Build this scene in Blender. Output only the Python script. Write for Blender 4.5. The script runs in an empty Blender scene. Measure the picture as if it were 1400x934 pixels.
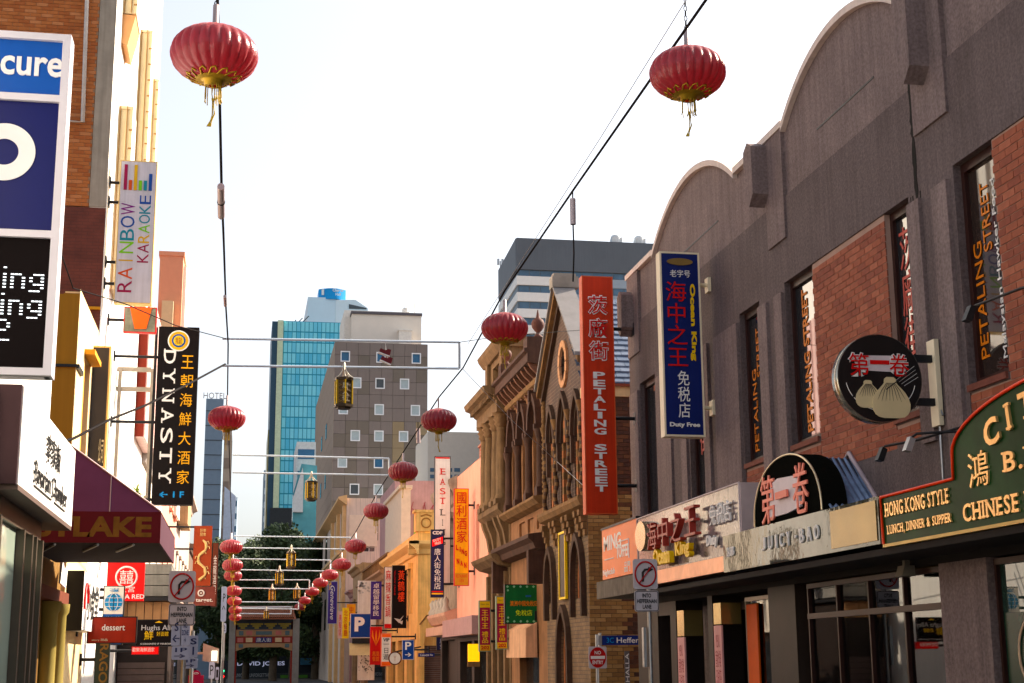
import bpy, math, random
import numpy as np
from mathutils import Vector, Matrix
random.seed(7)
PI = math.pi
S = bpy.context.scene
COL = S.collection

# ------------------------------------------------------------------ camera
F, CX, CY = 2000.0, 700.0, 467.0            # photograph is 1400 px wide
_d = np.array([330-CX, CY-905, -F]); _d /= np.linalg.norm(_d)          # street direction (+Y) in camera axes
_u = np.array([-.008, 1, -((-.008)*_d[0]+_d[1])/_d[2]]); _u /= np.linalg.norm(_u)
RM = np.array([np.cross(_d, _u), _d, _u]).T                             # world -> camera
EYE = np.array([0, 0, 1.6])
cam = bpy.data.cameras.new('camera'); camo = bpy.data.objects.new('camera', cam); COL.objects.link(camo)
cam.lens = 36*F/1400; cam.sensor_width = 36; cam.clip_end = 3000; cam.clip_start = .1
camo.matrix_world = Matrix.Translation(EYE.tolist()) @ Matrix(RM.T.tolist()).to_4x4()
S.camera = camo

def at(px, py, X=None, Y=None, Z=None):
    """world point where the sight line through a photograph pixel meets the plane X, Y or Z"""
    r = RM.T @ np.array([px-CX, CY-py, -F])
    t = (X/r[0]) if X is not None else (Y/r[1]) if Y is not None else ((Z-1.6)/r[2])
    p = EYE+t*r
    return Vector((float(p[0]), float(p[1]), float(p[2])))

# ------------------------------------------------------------------ world, sun, exposure
SUN = Vector((1.0, .40, .80)).normalized()
el = math.asin(SUN.z); az = math.atan2(SUN.x, SUN.y)
W = bpy.data.worlds.new("World"); S.world = W; W.use_nodes = True
nt = W.node_tree; nt.nodes.clear()
sky = nt.nodes.new('ShaderNodeTexSky'); sky.sky_type = 'NISHITA'; sky.sun_disc = False
sky.sun_elevation = el; sky.sun_rotation = az; sky.dust_density = 4.0; sky.air_density = 1.0; sky.ozone_density = 1.0
hs = nt.nodes.new('ShaderNodeHueSaturation'); hs.inputs['Saturation'].default_value = .42
bg = nt.nodes.new('ShaderNodeBackground'); bg.inputs['Strength'].default_value = .107
ow = nt.nodes.new('ShaderNodeOutputWorld')
nt.links.new(sky.outputs[0], hs.inputs['Color']); nt.links.new(hs.outputs[0], bg.inputs[0]); nt.links.new(bg.outputs[0], ow.inputs[0])
sl = bpy.data.lights.new('sun', 'SUN'); sl.energy = 5.0; sl.angle = math.radians(.5); sl.color = (1, .84, .66)
so = bpy.data.objects.new('sun', sl); COL.objects.link(so)
so.rotation_euler = SUN.to_track_quat('Z', 'Y').to_euler()
S.view_settings.view_transform = 'Standard'; S.view_settings.look = 'None'
S.view_settings.exposure = 1.42; S.view_settings.gamma = 1
S.cycles.max_bounces = 8; S.cycles.diffuse_bounces = 4; S.cycles.glossy_bounces = 4
S.cycles.transparent_max_bounces = 10; S.cycles.use_denoising = True
S.cycles.caustics_reflective = False; S.cycles.caustics_refractive = False

# ------------------------------------------------------------------ materials
_M = {}
def M(name, col=None, rough=.65, metal=0., var=.12, sc=3., bump=0., streak=0., bsc=40., spec=.22, emit=0., coat=0., sc2=None):
    if name in _M: return _M[name]
    if 'face' in name and not streak: streak = .14; var = max(var, .08)
    g_ = sum(col)/3; col = tuple(min(.9, max(.002, g_+(c_-g_)*1.22)) for c_ in col)
    m = bpy.data.materials.new(name); m.use_nodes = True; t = m.node_tree; N = t.nodes; L = t.links
    b = N['Principled BSDF']; b.inputs['Roughness'].default_value = rough; b.inputs['Metallic'].default_value = metal
    b.inputs['Specular IOR Level'].default_value = spec; b.inputs['Coat Weight'].default_value = coat
    c = (*col, 1)
    b.inputs['Base Color'].default_value = c
    if emit:
        b.inputs['Emission Color'].default_value = c; b.inputs['Emission Strength'].default_value = emit
    if var or bump or streak:
        tc = N.new('ShaderNodeTexCoord')
        n = N.new('ShaderNodeTexNoise'); n.inputs['Scale'].default_value = sc; n.inputs['Detail'].default_value = 6; n.inputs['Roughness'].default_value = .65
        L.new(tc.outputs['Object'], n.inputs['Vector'])
        mr = N.new('ShaderNodeMapRange'); mr.inputs['From Min'].default_value = .3; mr.inputs['From Max'].default_value = .7
        mr.inputs['To Min'].default_value = 1-var; mr.inputs['To Max'].default_value = 1+var
        L.new(n.outputs['Fac'], mr.inputs['Value'])
        fac = mr.outputs[0]
        if streak:
            mp = N.new('ShaderNodeMapping'); mp.inputs['Scale'].default_value = (9, 9, .35); L.new(tc.outputs['Object'], mp.inputs[0])
            n2 = N.new('ShaderNodeTexNoise'); n2.inputs['Scale'].default_value = 1.3; n2.inputs['Detail'].default_value = 5; L.new(mp.outputs[0], n2.inputs['Vector'])
            m2 = N.new('ShaderNodeMapRange'); m2.inputs['From Min'].default_value = .3; m2.inputs['From Max'].default_value = .62
            m2.inputs['To Min'].default_value = 1-streak; m2.inputs['To Max'].default_value = 1.05
            L.new(n2.outputs['Fac'], m2.inputs['Value'])
            mu = N.new('ShaderNodeMath'); mu.operation = 'MULTIPLY'; L.new(fac, mu.inputs[0]); L.new(m2.outputs[0], mu.inputs[1]); fac = mu.outputs[0]
        if sc2:
            n3 = N.new('ShaderNodeTexNoise'); n3.inputs['Scale'].default_value = sc2; n3.inputs['Detail'].default_value = 3; L.new(tc.outputs['Object'], n3.inputs['Vector'])
            m3 = N.new('ShaderNodeMapRange'); m3.inputs['From Min'].default_value = .35; m3.inputs['From Max'].default_value = .65
            m3.inputs['To Min'].default_value = .8; m3.inputs['To Max'].default_value = 1.2; L.new(n3.outputs['Fac'], m3.inputs['Value'])
            mu = N.new('ShaderNodeMath'); mu.operation = 'MULTIPLY'; L.new(fac, mu.inputs[0]); L.new(m3.outputs[0], mu.inputs[1]); fac = mu.outputs[0]
        vm = N.new('ShaderNodeVectorMath'); vm.operation = 'SCALE'; vm.inputs[0].default_value = col; L.new(fac, vm.inputs['Scale'])
        L.new(vm.outputs[0], b.inputs['Base Color'])
        if bump:
            nb = N.new('ShaderNodeTexNoise'); nb.inputs['Scale'].default_value = bsc; nb.inputs['Detail'].default_value = 5; L.new(tc.outputs['Object'], nb.inputs['Vector'])
            bp = N.new('ShaderNodeBump'); bp.inputs['Strength'].default_value = bump; bp.inputs['Distance'].default_value = .02
            L.new(nb.outputs['Fac'], bp.inputs['Height']); L.new(bp.outputs[0], b.inputs['Normal'])
    _M[name] = m; return m

def brickmat(name, c1, c2, mortar, bw=.24, bh=.085, axis='Y', mort=.011):
    """fine brickwork for walls too far or too oblique for single bricks; axis = horizontal run of the wall"""
    if name in _M: return _M[name]
    m = bpy.data.materials.new(name); m.use_nodes = True; t = m.node_tree; N = t.nodes; L = t.links
    b = N['Principled BSDF']; b.inputs['Roughness'].default_value = .85
    tc = N.new('ShaderNodeTexCoord'); sp = N.new('ShaderNodeSeparateXYZ'); cb = N.new('ShaderNodeCombineXYZ')
    L.new(tc.outputs['Object'], sp.inputs[0]); L.new(sp.outputs[axis], cb.inputs['X']); L.new(sp.outputs['Z'], cb.inputs['Y'])
    br = N.new('ShaderNodeTexBrick'); L.new(cb.outputs[0], br.inputs['Vector'])
    br.inputs['Color1'].default_value = (*c1, 1); br.inputs['Color2'].default_value = (*c2, 1); br.inputs['Mortar'].default_value = (*mortar, 1)
    br.inputs['Scale'].default_value = 1; br.inputs['Brick Width'].default_value = bw; br.inputs['Row Height'].default_value = bh
    br.inputs['Mortar Size'].default_value = mort; br.inputs['Bias'].default_value = -.1
    n = N.new('ShaderNodeTexNoise'); n.inputs['Scale'].default_value = 2.5; n.inputs['Detail'].default_value = 5; L.new(tc.outputs['Object'], n.inputs['Vector'])
    mr = N.new('ShaderNodeMapRange'); mr.inputs['From Min'].default_value = .3; mr.inputs['From Max'].default_value = .7; mr.inputs['To Min'].default_value = .7; mr.inputs['To Max'].default_value = 1.25
    L.new(n.outputs['Fac'], mr.inputs['Value'])
    vm = N.new('ShaderNodeVectorMath'); vm.operation = 'SCALE'; L.new(br.outputs['Color'], vm.inputs[0]); L.new(mr.outputs[0], vm.inputs['Scale'])
    L.new(vm.outputs[0], b.inputs['Base Color'])
    bp = N.new('ShaderNodeBump'); bp.inputs['Strength'].default_value = .6; bp.inputs['Distance'].default_value = .01; bp.invert = True
    L.new(br.outputs['Fac'], bp.inputs['Height']); L.new(bp.outputs[0], b.inputs['Normal'])
    _M[name] = m; return m

def glass(name, tint=(.03, .035, .04), clear=.0, rough=.02, wav=.0, ior=2.1):
    """window glass: mirror-like at a slant; clear > 0 lets one see in"""
    if name in _M: return _M[name]
    m = bpy.data.materials.new(name); m.use_nodes = True; t = m.node_tree; N = t.nodes; L = t.links
    b = N['Principled BSDF']; b.inputs['Base Color'].default_value = (*tint, 1); b.inputs['Roughness'].default_value = rough
    b.inputs['IOR'].default_value = ior
    if clear:
        b.inputs['Transmission Weight'].default_value = 0
        o = N['Material Output']; tr = N.new('ShaderNodeBsdfTransparent'); tr.inputs[0].default_value = (.75, .8, .78, 1)
        gl = N.new('ShaderNodeBsdfGlossy'); gl.inputs['Roughness'].default_value = rough
        fr = N.new('ShaderNodeFresnel'); fr.inputs['IOR'].default_value = 1.75
        mx = N.new('ShaderNodeMixShader'); L.new(fr.outputs[0], mx.inputs[0]); L.new(tr.outputs[0], mx.inputs[1]); L.new(gl.outputs[0], mx.inputs[2]); L.new(mx.outputs[0], o.inputs[0])
        b = gl
    if wav:
        tc = N.new('ShaderNodeTexCoord'); n = N.new('ShaderNodeTexNoise'); n.inputs['Scale'].default_value = 2.2; n.inputs['Detail'].default_value = 1
        L.new(tc.outputs['Object'], n.inputs['Vector']); bp = N.new('ShaderNodeBump'); bp.inputs['Strength'].default_value = wav; bp.inputs['Distance'].default_value = .05
        L.new(n.outputs['Fac'], bp.inputs['Height']); L.new(bp.outputs[0], b.inputs['Normal'])
    _M[name] = m; return m

# ------------------------------------------------------------------ geometry
class Fr:
    """facade frame: u runs along the wall, n points out of it"""
    def __init__(s, o, u, n): s.o = Vector(o); s.u = Vector(u); s.n = Vector(n)
    def p(s, u, z, d=0.): return s.o + s.u*u + s.n*d + Vector((0, 0, z))
def FR(X): return Fr((X, 0, 0), (0, 1, 0), (-1, 0, 0))      # right-hand wall facing the street, u = Y
def FL(X): return Fr((X, 0, 0), (0, 1, 0), (1, 0, 0))       # left-hand wall facing the street, u = Y
def FC(Y): return Fr((0, Y, 0), (1, 0, 0), (0, -1, 0))      # wall facing the camera, u = X

class MB:
    def __init__(s): s.v = []; s.f = []; s.m = []; s.sm = []
    def add(s, vs, fs, mi=0, smooth=False):
        k = len(s.v); s.v += [tuple(v) for v in vs]; s.f += [tuple(i+k for i in f) for f in fs]; s.m += [mi]*len(fs); s.sm += [smooth]*len(fs); return s
    def box(s, a, b, mi=0):
        x0, x1 = sorted((a[0], b[0])); y0, y1 = sorted((a[1], b[1])); z0, z1 = sorted((a[2], b[2]))
        return s.add([(x0,y0,z0),(x1,y0,z0),(x1,y1,z0),(x0,y1,z0),(x0,y0,z1),(x1,y0,z1),(x1,y1,z1),(x0,y1,z1)],
                     [(0,3,2,1),(4,5,6,7),(0,1,5,4),(1,2,6,5),(2,3,7,6),(3,0,4,7)], mi)
    def fb(s, fr, u0, u1, z0, z1, d0, d1, mi=0): return s.box(fr.p(u0, z0, d0), fr.p(u1, z1, d1), mi)
    def prism(s, pts, off, mi=0, smooth=False):
        """pts: closed polygon of 3-D points; off: extrusion vector"""
        n = len(pts); off = Vector(off); a = [Vector(p) for p in pts]
        nor = Vector((0, 0, 0))
        for i in range(n): nor += a[i].cross(a[(i+1) % n])
        if nor.dot(off) > 0: a.reverse()
        v = a+[p+off for p in a]
        s.add(v, [tuple(range(n)), tuple(range(2*n-1, n-1, -1))], mi)
        k = len(s.v)-2*n
        s.f += [(k+i, k+i+n, k+(i+1) % n+n, k+(i+1) % n) for i in range(n)]; s.m += [mi]*n; s.sm += [smooth]*n
        return s
    def fp(s, fr, uz, d0, d1, mi=0): return s.prism([fr.p(u, z, d0) for u, z in uz], fr.n*(d1-d0), mi)
    def prof(s, fr, u0, u1, dz, mi=0):
        """moulding: profile of (d, z) points run from u0 to u1"""
        return s.prism([fr.p(u0, z, d) for d, z in dz], fr.u*(u1-u0), mi)
    def tube(s, pts, r, seg=6, mi=0):
        pts = [Vector(p) for p in pts]; n = len(pts); rings = []
        for i, p in enumerate(pts):
            t = (pts[min(i+1, n-1)]-pts[max(i-1, 0)]).normalized()
            a = t.orthogonal().normalized() if i == 0 else (rings[-1][1]-t*rings[-1][1].dot(t)).normalized()
            b = t.cross(a); rr = r[i] if isinstance(r, (list, tuple)) else r
            rings.append(([p+(a*math.cos(2*PI*k/seg)+b*math.sin(2*PI*k/seg))*rr for k in range(seg)], a))
        v = [q for rg, _ in rings for q in rg]
        f = [(i*seg+k, i*seg+(k+1) % seg, (i+1)*seg+(k+1) % seg, (i+1)*seg+k) for i in range(n-1) for k in range(seg)]
        s.add(v, f, mi, True); return s.add(rings[0][0]+rings[-1][0], [tuple(range(seg-1, -1, -1)), tuple(range(seg, 2*seg))], mi)
    def lathe(s, c, prof, seg=16, mi=0, mod=None, smooth=True):
        """prof: (radius, z) from bottom to top"""
        c = Vector(c); v = []
        for j, (r, z) in enumerate(prof):
            for k in range(seg):
                a = 2*PI*k/seg; q = r*(mod(k, j) if mod else 1)
                v.append((c.x+q*math.cos(a), c.y+q*math.sin(a), c.z+z))
        f = [(j*seg+k, j*seg+(k+1) % seg, (j+1)*seg+(k+1) % seg, (j+1)*seg+k) for j in range(len(prof)-1) for k in range(seg)]
        return s.add(v, f, mi, smooth)
    def build(s, name, mats, parent=None, origin=None):
        me = bpy.data.meshes.new(name)
        o = origin if origin is not None else (root_loc(parent) if parent else Vector((0, 0, 0)))
        o = Vector(o)
        me.from_pydata([(v[0]-o.x, v[1]-o.y, v[2]-o.z) for v in s.v], [], s.f)
        for mm in (mats if isinstance(mats, (list, tuple)) else [mats]): me.materials.append(mm)
        me.polygons.foreach_set('material_index', s.m); me.polygons.foreach_set('use_smooth', s.sm); me.update()
        ob = bpy.data.objects.new(name, me); COL.objects.link(ob)
        if parent: ob.parent = parent
        if origin is not None or not parent: ob.location = o - (root_loc(parent) if parent else Vector((0, 0, 0)))
        return ob

def root_loc(o):
    l = Vector((0, 0, 0))
    while o: l += o.location; o = o.parent
    return l

def thing(name, label, cat, loc=(0, 0, 0), group=None):
    o = bpy.data.objects.new(name, None); COL.objects.link(o); o.location = loc; o.empty_display_size = .2
    o['label'] = label; o['category'] = cat
    if group: o['group'] = group
    return o
def tag(o, label, cat, group=None):
    o['label'] = label; o['category'] = cat
    if group: o['group'] = group
    return o
def struct(o): o['kind'] = 'structure'; return o
def stuff(o): o['kind'] = 'stuff'; return o
def copy_tree(o, parent=None):
    c = o.copy(); COL.objects.link(c); c.parent = parent
    for ch in o.children: copy_tree(ch, c)
    return c

SERIF = {'D': ((.12, 0, .16), (.12, 1, .16)), 'Y': ((.08, 1, .16), (.92, 1, .14), (.5, 0, .18)), 'N': ((.1, 0, .17), (.08, 1, .14), (.9, 1, .17)), 'A': ((.08, 0, .15), (.92, 0, .16)), 'T': ((.5, 0, .17),), 'I': ((.5, 0, .17), (.5, 1, .17)),
         'H': ((.12, 0, .15), (.12, 1, .15), (.88, 0, .15), (.88, 1, .15)), 'E': ((.06, 0, .1), (.06, 1, .1)), 'R': ((.12, 0, .15), (.1, 1, .1), (.95, 0, .08)), 'B': ((.06, 0, .1), (.06, 1, .1)), 'L': ((.15, 0, .12), (.15, 1, .15)), 'K': ((.12, 0, .15), (.12, 1, .15), (.92, 0, .13), (.9, 1, .13)), 'P': ((.12, 0, .15), (.06, 1, .1)), 'U': ((.12, 1, .15), (.88, 1, .15))}
def text(s, w, h, c, mat, parent, face='C', ext=.012, bold=.0, rot=0., name='lettering', label=None, shear=0., line=1., keep=False, serif=False):
    """lettering fitted to w x h round point c; face C = towards the camera end of the street, R = on a right-hand wall, L = on a left-hand wall"""
    cjk = any(ord(q) > 0x2E80 for q in s)
    if cjk and bold < .1: bold = 0.
    bold = bold-.1 if bold >= .1 else bold
    def raw(s):
        cu = bpy.data.curves.new('t', 'FONT'); cu.body = s; cu.size = 1; cu.resolution_u = 3; cu.align_x = 'CENTER'; cu.offset = bold; cu.space_line = line; cu.shear = shear
        ob = bpy.data.objects.new('t', cu); COL.objects.link(ob)
        me = bpy.data.meshes.new_from_object(ob.evaluated_get(bpy.context.evaluated_depsgraph_get()))
        bpy.data.objects.remove(ob); bpy.data.curves.remove(cu)
        r = [v.co.copy() for v in me.vertices], [tuple(p.vertices) for p in me.polygons]; bpy.data.meshes.remove(me); return r
    if not serif: P, faces = raw(s)
    else:
        P, faces, X_ = [], [], 0.
        for ch in s:
            if ch == ' ': X_ += .35; continue
            a_, f_ = raw(ch)
            lo, hi = min(v.x for v in a_), max(v.x for v in a_); k0 = len(P); w0 = hi-lo
            P += [Vector((v.x-lo+X_, v.y, 0)) for v in a_]; faces += [tuple(i+k0 for i in f) for f in f_]
            for fx, fy, hw in SERIF.get(ch, ()):
                k0 = len(P); cx_ = X_+fx*w0; hw = hw*.9; y_ = fy*.7; t_ = .075
                ya, yb = (y_, y_+t_) if fy < .5 else (y_-t_, y_)
                P += [Vector((cx_-hw, ya, .03)), Vector((cx_+hw, ya, .03)), Vector((cx_+hw, yb, .03)), Vector((cx_-hw, yb, .03))]; faces.append((k0, k0+1, k0+2, k0+3))
            X_ += w0+.14
    if not P: return None
    x0 = min(p.x for p in P); x1 = max(p.x for p in P); y0 = min(p.y for p in P); y1 = max(p.y for p in P)
    sx = w/(x1-x0); sy = h/(y1-y0)
    if keep: sx = sy = min(sx, sy)
    uu, nn = {'C': ((1, 0), (0, -1)), 'R': ((0, -1), (-1, 0)), 'L': ((0, 1), (1, 0))}[face]
    c = Vector(c); U = Vector((uu[0], uu[1], 0)); Nn = Vector((nn[0], nn[1], 0)); ca, sa = math.cos(rot), math.sin(rot)
    V = []
    for p in P:
        a = (p.x-(x0+x1)/2)*sx; b = (p.y-(y0+y1)/2)*sy
        if 0: th = a/arc; a, b = (arc+b)*math.sin(th), (arc+b)*math.cos(th)-arc
        a, b = a*ca-b*sa, a*sa+b*ca
        V.append(c+U*a+Vector((0, 0, b))+Nn*(ext+p.z*.1))
    mb = MB(); mb.add(V, faces)
    # side walls of raised letters
    if ext > .004:
        ec = {}
        for f in faces:
            for i in range(len(f)):
                e = (f[i], f[(i+1) % len(f)]); ec[e] = 1
        side = [e for e in ec if (e[1], e[0]) not in ec]
        k = len(V); Bk = [v-Nn*ext for v in V]
        mb.v += [tuple(v) for v in Bk]; fs = [(a, a+k, b+k, b) for a, b in side]
        mb.f += fs; mb.m += [0]*len(fs); mb.sm += [False]*len(fs)
    o = mb.build(name, mat, parent)
    if label: o['label'] = label
    return o

def vert(s): return '\n'.join(s)

def holes_wall(mb, fr, u0, u1, z0, z1, holes, d0, d1, mi=0):
    """solid wall layer between depths d0..d1 with rectangular openings (u0,u1,z0,z1)"""
    us = sorted({u0, u1, *[min(max(h[i], u0), u1) for h in holes for i in (0, 1)]})
    for a, b in zip(us, us[1:]):
        cut = sorted((max(h[2], z0), min(h[3], z1)) for h in holes if h[0] < b-1e-4 and h[1] > a+1e-4 and h[2] < z1-1e-4 and h[3] > z0+1e-4)
        z = z0
        for c, e in cut:
            if c > z+1e-4: mb.fb(fr, a, b, z, c, d0, d1, mi)
            z = max(z, e)
        if z1 > z+1e-4: mb.fb(fr, a, b, z, z1, d0, d1, mi)
    return mb

def arch_z(kind, t, rise):
    """height of the arch above its springing at t in -1..1"""
    t = abs(t)
    if kind == 'round': return rise*math.sqrt(max(0, 1-t*t))
    # pointed: two arcs struck from beyond the far springing
    R = (1+rise*rise)/2/1.0 if rise > 1 else 1.0
    R = (1+rise*rise)/2
    return math.sqrt(max(0, R*R-(t+R-1)**2))
def arch_curve(kind, uc, hw, zs, rise, n=10):
    """rise is in units of half-width for pointed, metres for round"""
    out = []
    for i in range(n+1):
        t = -1+2*i/n
        z = zs + (arch_z('p', t, rise)*hw if kind == 'pointed' else arch_z('round', t, rise))
        out.append((uc+t*hw, z))
    return out
def arch_fill(mb, fr, kind, uc, hw, zs, rise, ztop, d0, d1, mi=0, n=10):
    c = arch_curve(kind, uc, hw, zs, rise, n)
    for (a, za), (b, zb) in zip(c, c[1:]):
        mb.fp(fr, [(a, za), (b, zb), (b, ztop), (a, ztop)], d0, d1, mi)
def arch_band(mb, fr, kind, uc, hw, zs, rise, w, d0, d1, mi=0, n=10, leg=0., alt=None):
    c = arch_curve(kind, uc, hw, zs, rise, n); o = arch_curve(kind, uc, hw+w, zs, (rise*hw+w*1.2)/(hw+w) if kind == 'pointed' else rise+w, n)
    for i in range(n):
        mb.fp(fr, [c[i], c[i+1], o[i+1], o[i]], d0, d1, mi if not alt or i % 2 == 0 else alt)
    if leg:
        mb.fb(fr, uc-hw-w, uc-hw, zs-leg, zs, d0, d1, mi); mb.fb(fr, uc+hw, uc+hw+w, zs-leg, zs, d0, d1, mi)
def arch_pane(mb, fr, kind, uc, hw, z0, zs, rise, d, mi=0, n=10):
    mb.fp(fr, [(uc-hw, z0), (uc+hw, z0)]+arch_curve(kind, uc, hw, zs, rise, n)[::-1], d-.02, d, mi)

_BR = {}
def bricks(fr, u0, u1, z0, z1, parent, mats, keys, d=.012, bl=.23, bh=.076, j=.01, holes=(), limit=300, far=None, phase=0., flip=False):
    """lay real bricks; the ones nearest the camera become parts, the rest one joined mesh. mats: three brick tones"""
    out = []; nrow = int((z1-z0)/(bh+j)); rnd = random.Random(hash((round(u0, 2), round(z0, 2), keys)) & 0xffff)
    for r in range(nrow):
        z = z0+r*(bh+j)+j/2; u = u0-(phase+(r % 2)*.5)*(bl+j)
        while u < u1:
            a, b = max(u, u0), min(u+bl, u1)
            if b-a > .03 and not any(h[0] < b and h[1] > a and h[2] < z+bh and h[3] > z for h in holes): out.append((a, b, z, rnd.choice((0, 0, 0, 1, 1, 2)), rnd.uniform(-.002, .003)))
            u += bl+j
    return out
def lay(fr, lst, parent, mats, name='brick', d=.012, bh=.076, limit=300, dep=.02):
    """lst: [(u0,u1,z,tone,proud)]"""
    def dist(e):
        p = fr.p((e[0]+e[1])/2, e[2]); v = RM @ (np.array(p)-EYE); x = CX+F*v[0]/-v[2]; y = CY-F*v[1]/-v[2]
        return (0 if (0 <= x <= 1400 and 0 <= y <= 934) else 1000)+(p-Vector(EYE.tolist())).length
    lst = sorted(lst, key=dist)
    near, rest = lst[:limit], lst[limit:]
    ro = root_loc(parent)
    for a, b, z, t, pr in near:
        key = (name, id(fr.__class__), tuple(fr.u), tuple(fr.n), round(b-a, 2), round(bh, 3), t, mats[t].name)
        if key not in _BR:
            mb = MB(); w = b-a; mb.fb(Fr((0, 0, 0), fr.u, fr.n), -w/2, w/2, 0, bh, -dep, d); me = mb.build(name, mats[t]); _BR[key] = me.data; bpy.data.objects.remove(me)
        o = bpy.data.objects.new(name, _BR[key]); COL.objects.link(o); o.parent = parent; o.location = fr.p((a+b)/2, z, pr)-ro
    if rest:
        mb = MB()
        for a, b, z, t, pr in rest: mb.fb(fr, a, b, z, z+bh, -dep, d+pr, t)
        stuff(mb.build(name+'work', mats, parent))

# ================================================================== GROUND
asph = M('asphalt', (.055, .055, .058), .85, sc=1.2, var=.25, bump=.3, bsc=90)
pave = M('bluestone_paving', (.16, .155, .15), .8, sc=2, var=.2)
conc = M('concrete', (.36, .32, .27), .8, sc=2, var=.15, streak=.2)
mb = MB(); mb.add([(-1500, -300, 0), (1500, -300, 0), (1500, 2500, 0), (-1500, 2500, 0)], [(0, 1, 2, 3)])
struct(mb.build('ground', M('ground_far', (.12, .11, .1), .9)))
mb = MB(); mb.add([(.2, -20, .006), (4.4, -20, .006), (4.4, 104, .006), (.2, 104, .006)], [(0, 1, 2, 3)])
mb.add([(-60, 112, .006), (60, 112, .006), (60, 126, .006), (-60, 126, .006)], [(0, 1, 2, 3)])
struct(mb.build('road', asph))
for x0, x1, kx in ((-3.2, 0.05, .05), (4.55, 7.2, 4.4)):
    mb = MB(); mb.box((x0, -20, .01), (x1, 104, .13)); struct(mb.build('pavement', pave))
    mb = MB(); mb.box((kx, -20, .012), (kx+.15, 104, .134)); struct(mb.build('kerb', conc))
mb = MB(); mb.box((.5, -20, .008), (.58, 104, .011)); mb.box((4.0, -20, .008), (4.08, 104, .011)); struct(mb.build('road_markings', M('road_paint', (.7, .68, .6), .7, sc=9, var=.2)))

# ================================================================== shared colours
blk = M('black_steel', (.02, .02, .022), .45, .3, var=.1)
grysteel = M('galvanised_steel', (.42, .43, .44), .42, .8, var=.12, sc=6)
white = M('white_paint', (.78, .77, .75), .6, var=.05, streak=.06)
gold = M('gold_paint', (.75, .5, .13), .35, .6, var=.1)
dglass = glass('dark_glass', (.02, .022, .025))
cglass = glass('shop_glass', clear=1, rough=.015)
letW = M('white_lettering', (.82, .8, .78), .5, var=.03)
letR = M('red_lettering', (.55, .03, .03), .45, var=.05)
letY = M('yellow_lettering', (.85, .55, .06), .45, var=.05)
letK = M('black_lettering', (.015, .015, .015), .5, var=0)

# ================================================================== DARK RENDERED CORNER BUILDING (right)
rendA = M('aubergine_render', (.120, .094, .093), .85, sc=1.3, var=.16, streak=.17, bump=.5, bsc=70, sc2=28)
rendB = M('pale_mauve_render', (.188, .146, .142), .85, sc=1.3, var=.15, streak=.22, bump=.5, bsc=70, sc2=28)
cope = M('coping_stone', (.62, .53, .49), .7, var=.08, streak=.1)
frm = M('brown_window_frame', (.03, .012, .01), .4, var=.1)
bk = [M('red_brick_a', (.26, .09, .058), .8, sc=9, var=.18), M('red_brick_b', (.21, .07, .048), .8, sc=9, var=.18), M('red_brick_c', (.31, .115, .075), .8, sc=9, var=.18)]
mort = M('pale_mortar', (.36, .25, .21), .9, sc=5)
XR = 7.4; fr = FR(XR)
R1 = thing('rendered_building', 'dark plum rendered two storey building with curved parapets and red brick panels', 'building', (XR, 17, 0))
Y0, Y1 = 6.0, 27.6
mb = MB(); mb.box((XR+.5, Y0, 2.72), (XR+9, Y1, 9.0)); mb.box((XR+1.3, Y0, 0), (XR+9, Y1-.01, 2.72)); mb.build('wall_core', rendA, R1)
# band between window heads (6.78) and the panels (8.01)
wins = [(13.14, 13.95, 4.36, 6.78), (15.05, 15.75, 4.3, 6.78), (18.05, 19.05, 4.45, 6.78), (20.1, 21.0, 4.45, 6.78), (22.95, 23.75, 4.05, 6.78), (25.8, 26.85, 3.9, 6.78), (8.4, 9.2, 4.36, 6.78), (10.4, 11.2, 4.36, 6.78)]
mb = MB()
holes = [(a, b, c, d) for a, b, c, d in wins]
bpan = [(11.2, 13.14, 3.4, 6.78), (15.75, 18.05, 3.95, 6.78), (13.14, 13.95, 3.4, 4.28), (15.05, 15.75, 4.0, 4.22), (18.05, 19.05, 3.3, 4.37), (20.1, 21.0, 3.3, 4.37), (25.8, 27.2, 3.3, 3.82)]
holes_wall(mb, fr, Y0, Y1, 2.72, 6.78, holes+bpan, -.5, 0)
mb.fb(fr, Y0, Y1, 6.78, 8.01, -.5, 0)
mb.build('wall_render', rendA, R1)
# parapet with segmental arches (pale panels)
def seg_arch(u0, u1, z0, z1, n=26):
    c = (u0+u1)/2; h = (u1-u0)/2; r = z1-z0; R = (h*h+r*r)/(2*r)
    return [(u0+(u1-u0)*i/n, z1-R+math.sqrt(max(0, R*R-(u0+(u1-u0)*i/n-c)**2))) for i in range(n+1)]
mb = MB(); cp = MB(); ch_ = .1
sil = []
for a, b, arch in ((6, 8.2, 0), (8.2, 12.6, 1), (12.6, 14.75, 0), (14.75, 18.8, 1), (18.8, 20.9, 0), (20.9, 25.65, 1), (25.65, 27.6, 0)):
    sil += seg_arch(a, b, 9.05, 9.78 if b-a < 4.5 else 9.85) if arch else [(a, 9.12), (b, 9.12)]
for (a, za), (b, zb) in zip(sil, sil[1:]):
    if b-a < 1e-4: continue
    mb.fp(fr, [(a, 8.01), (b, 8.01), (b, zb-ch_), (a, za-ch_)], -.3, -.03)
    cp.fp(fr, [(a, za-ch_), (b, zb-ch_), (b, zb), (a, za)], -.36, .05)
mb.build('parapet', rendB, R1); cp.build('coping', cope, R1)
for a, b in ((14.9, 18.65), (21.0, 25.55), (8.3, 12.5)):      # thin recessed joint line of each arched panel
    m2 = MB(); m2.fb(fr, a+.9, b-1.0, 8.55, 8.575, -.03, -.022); m2.build('panel_joint', blk, R1)
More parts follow.
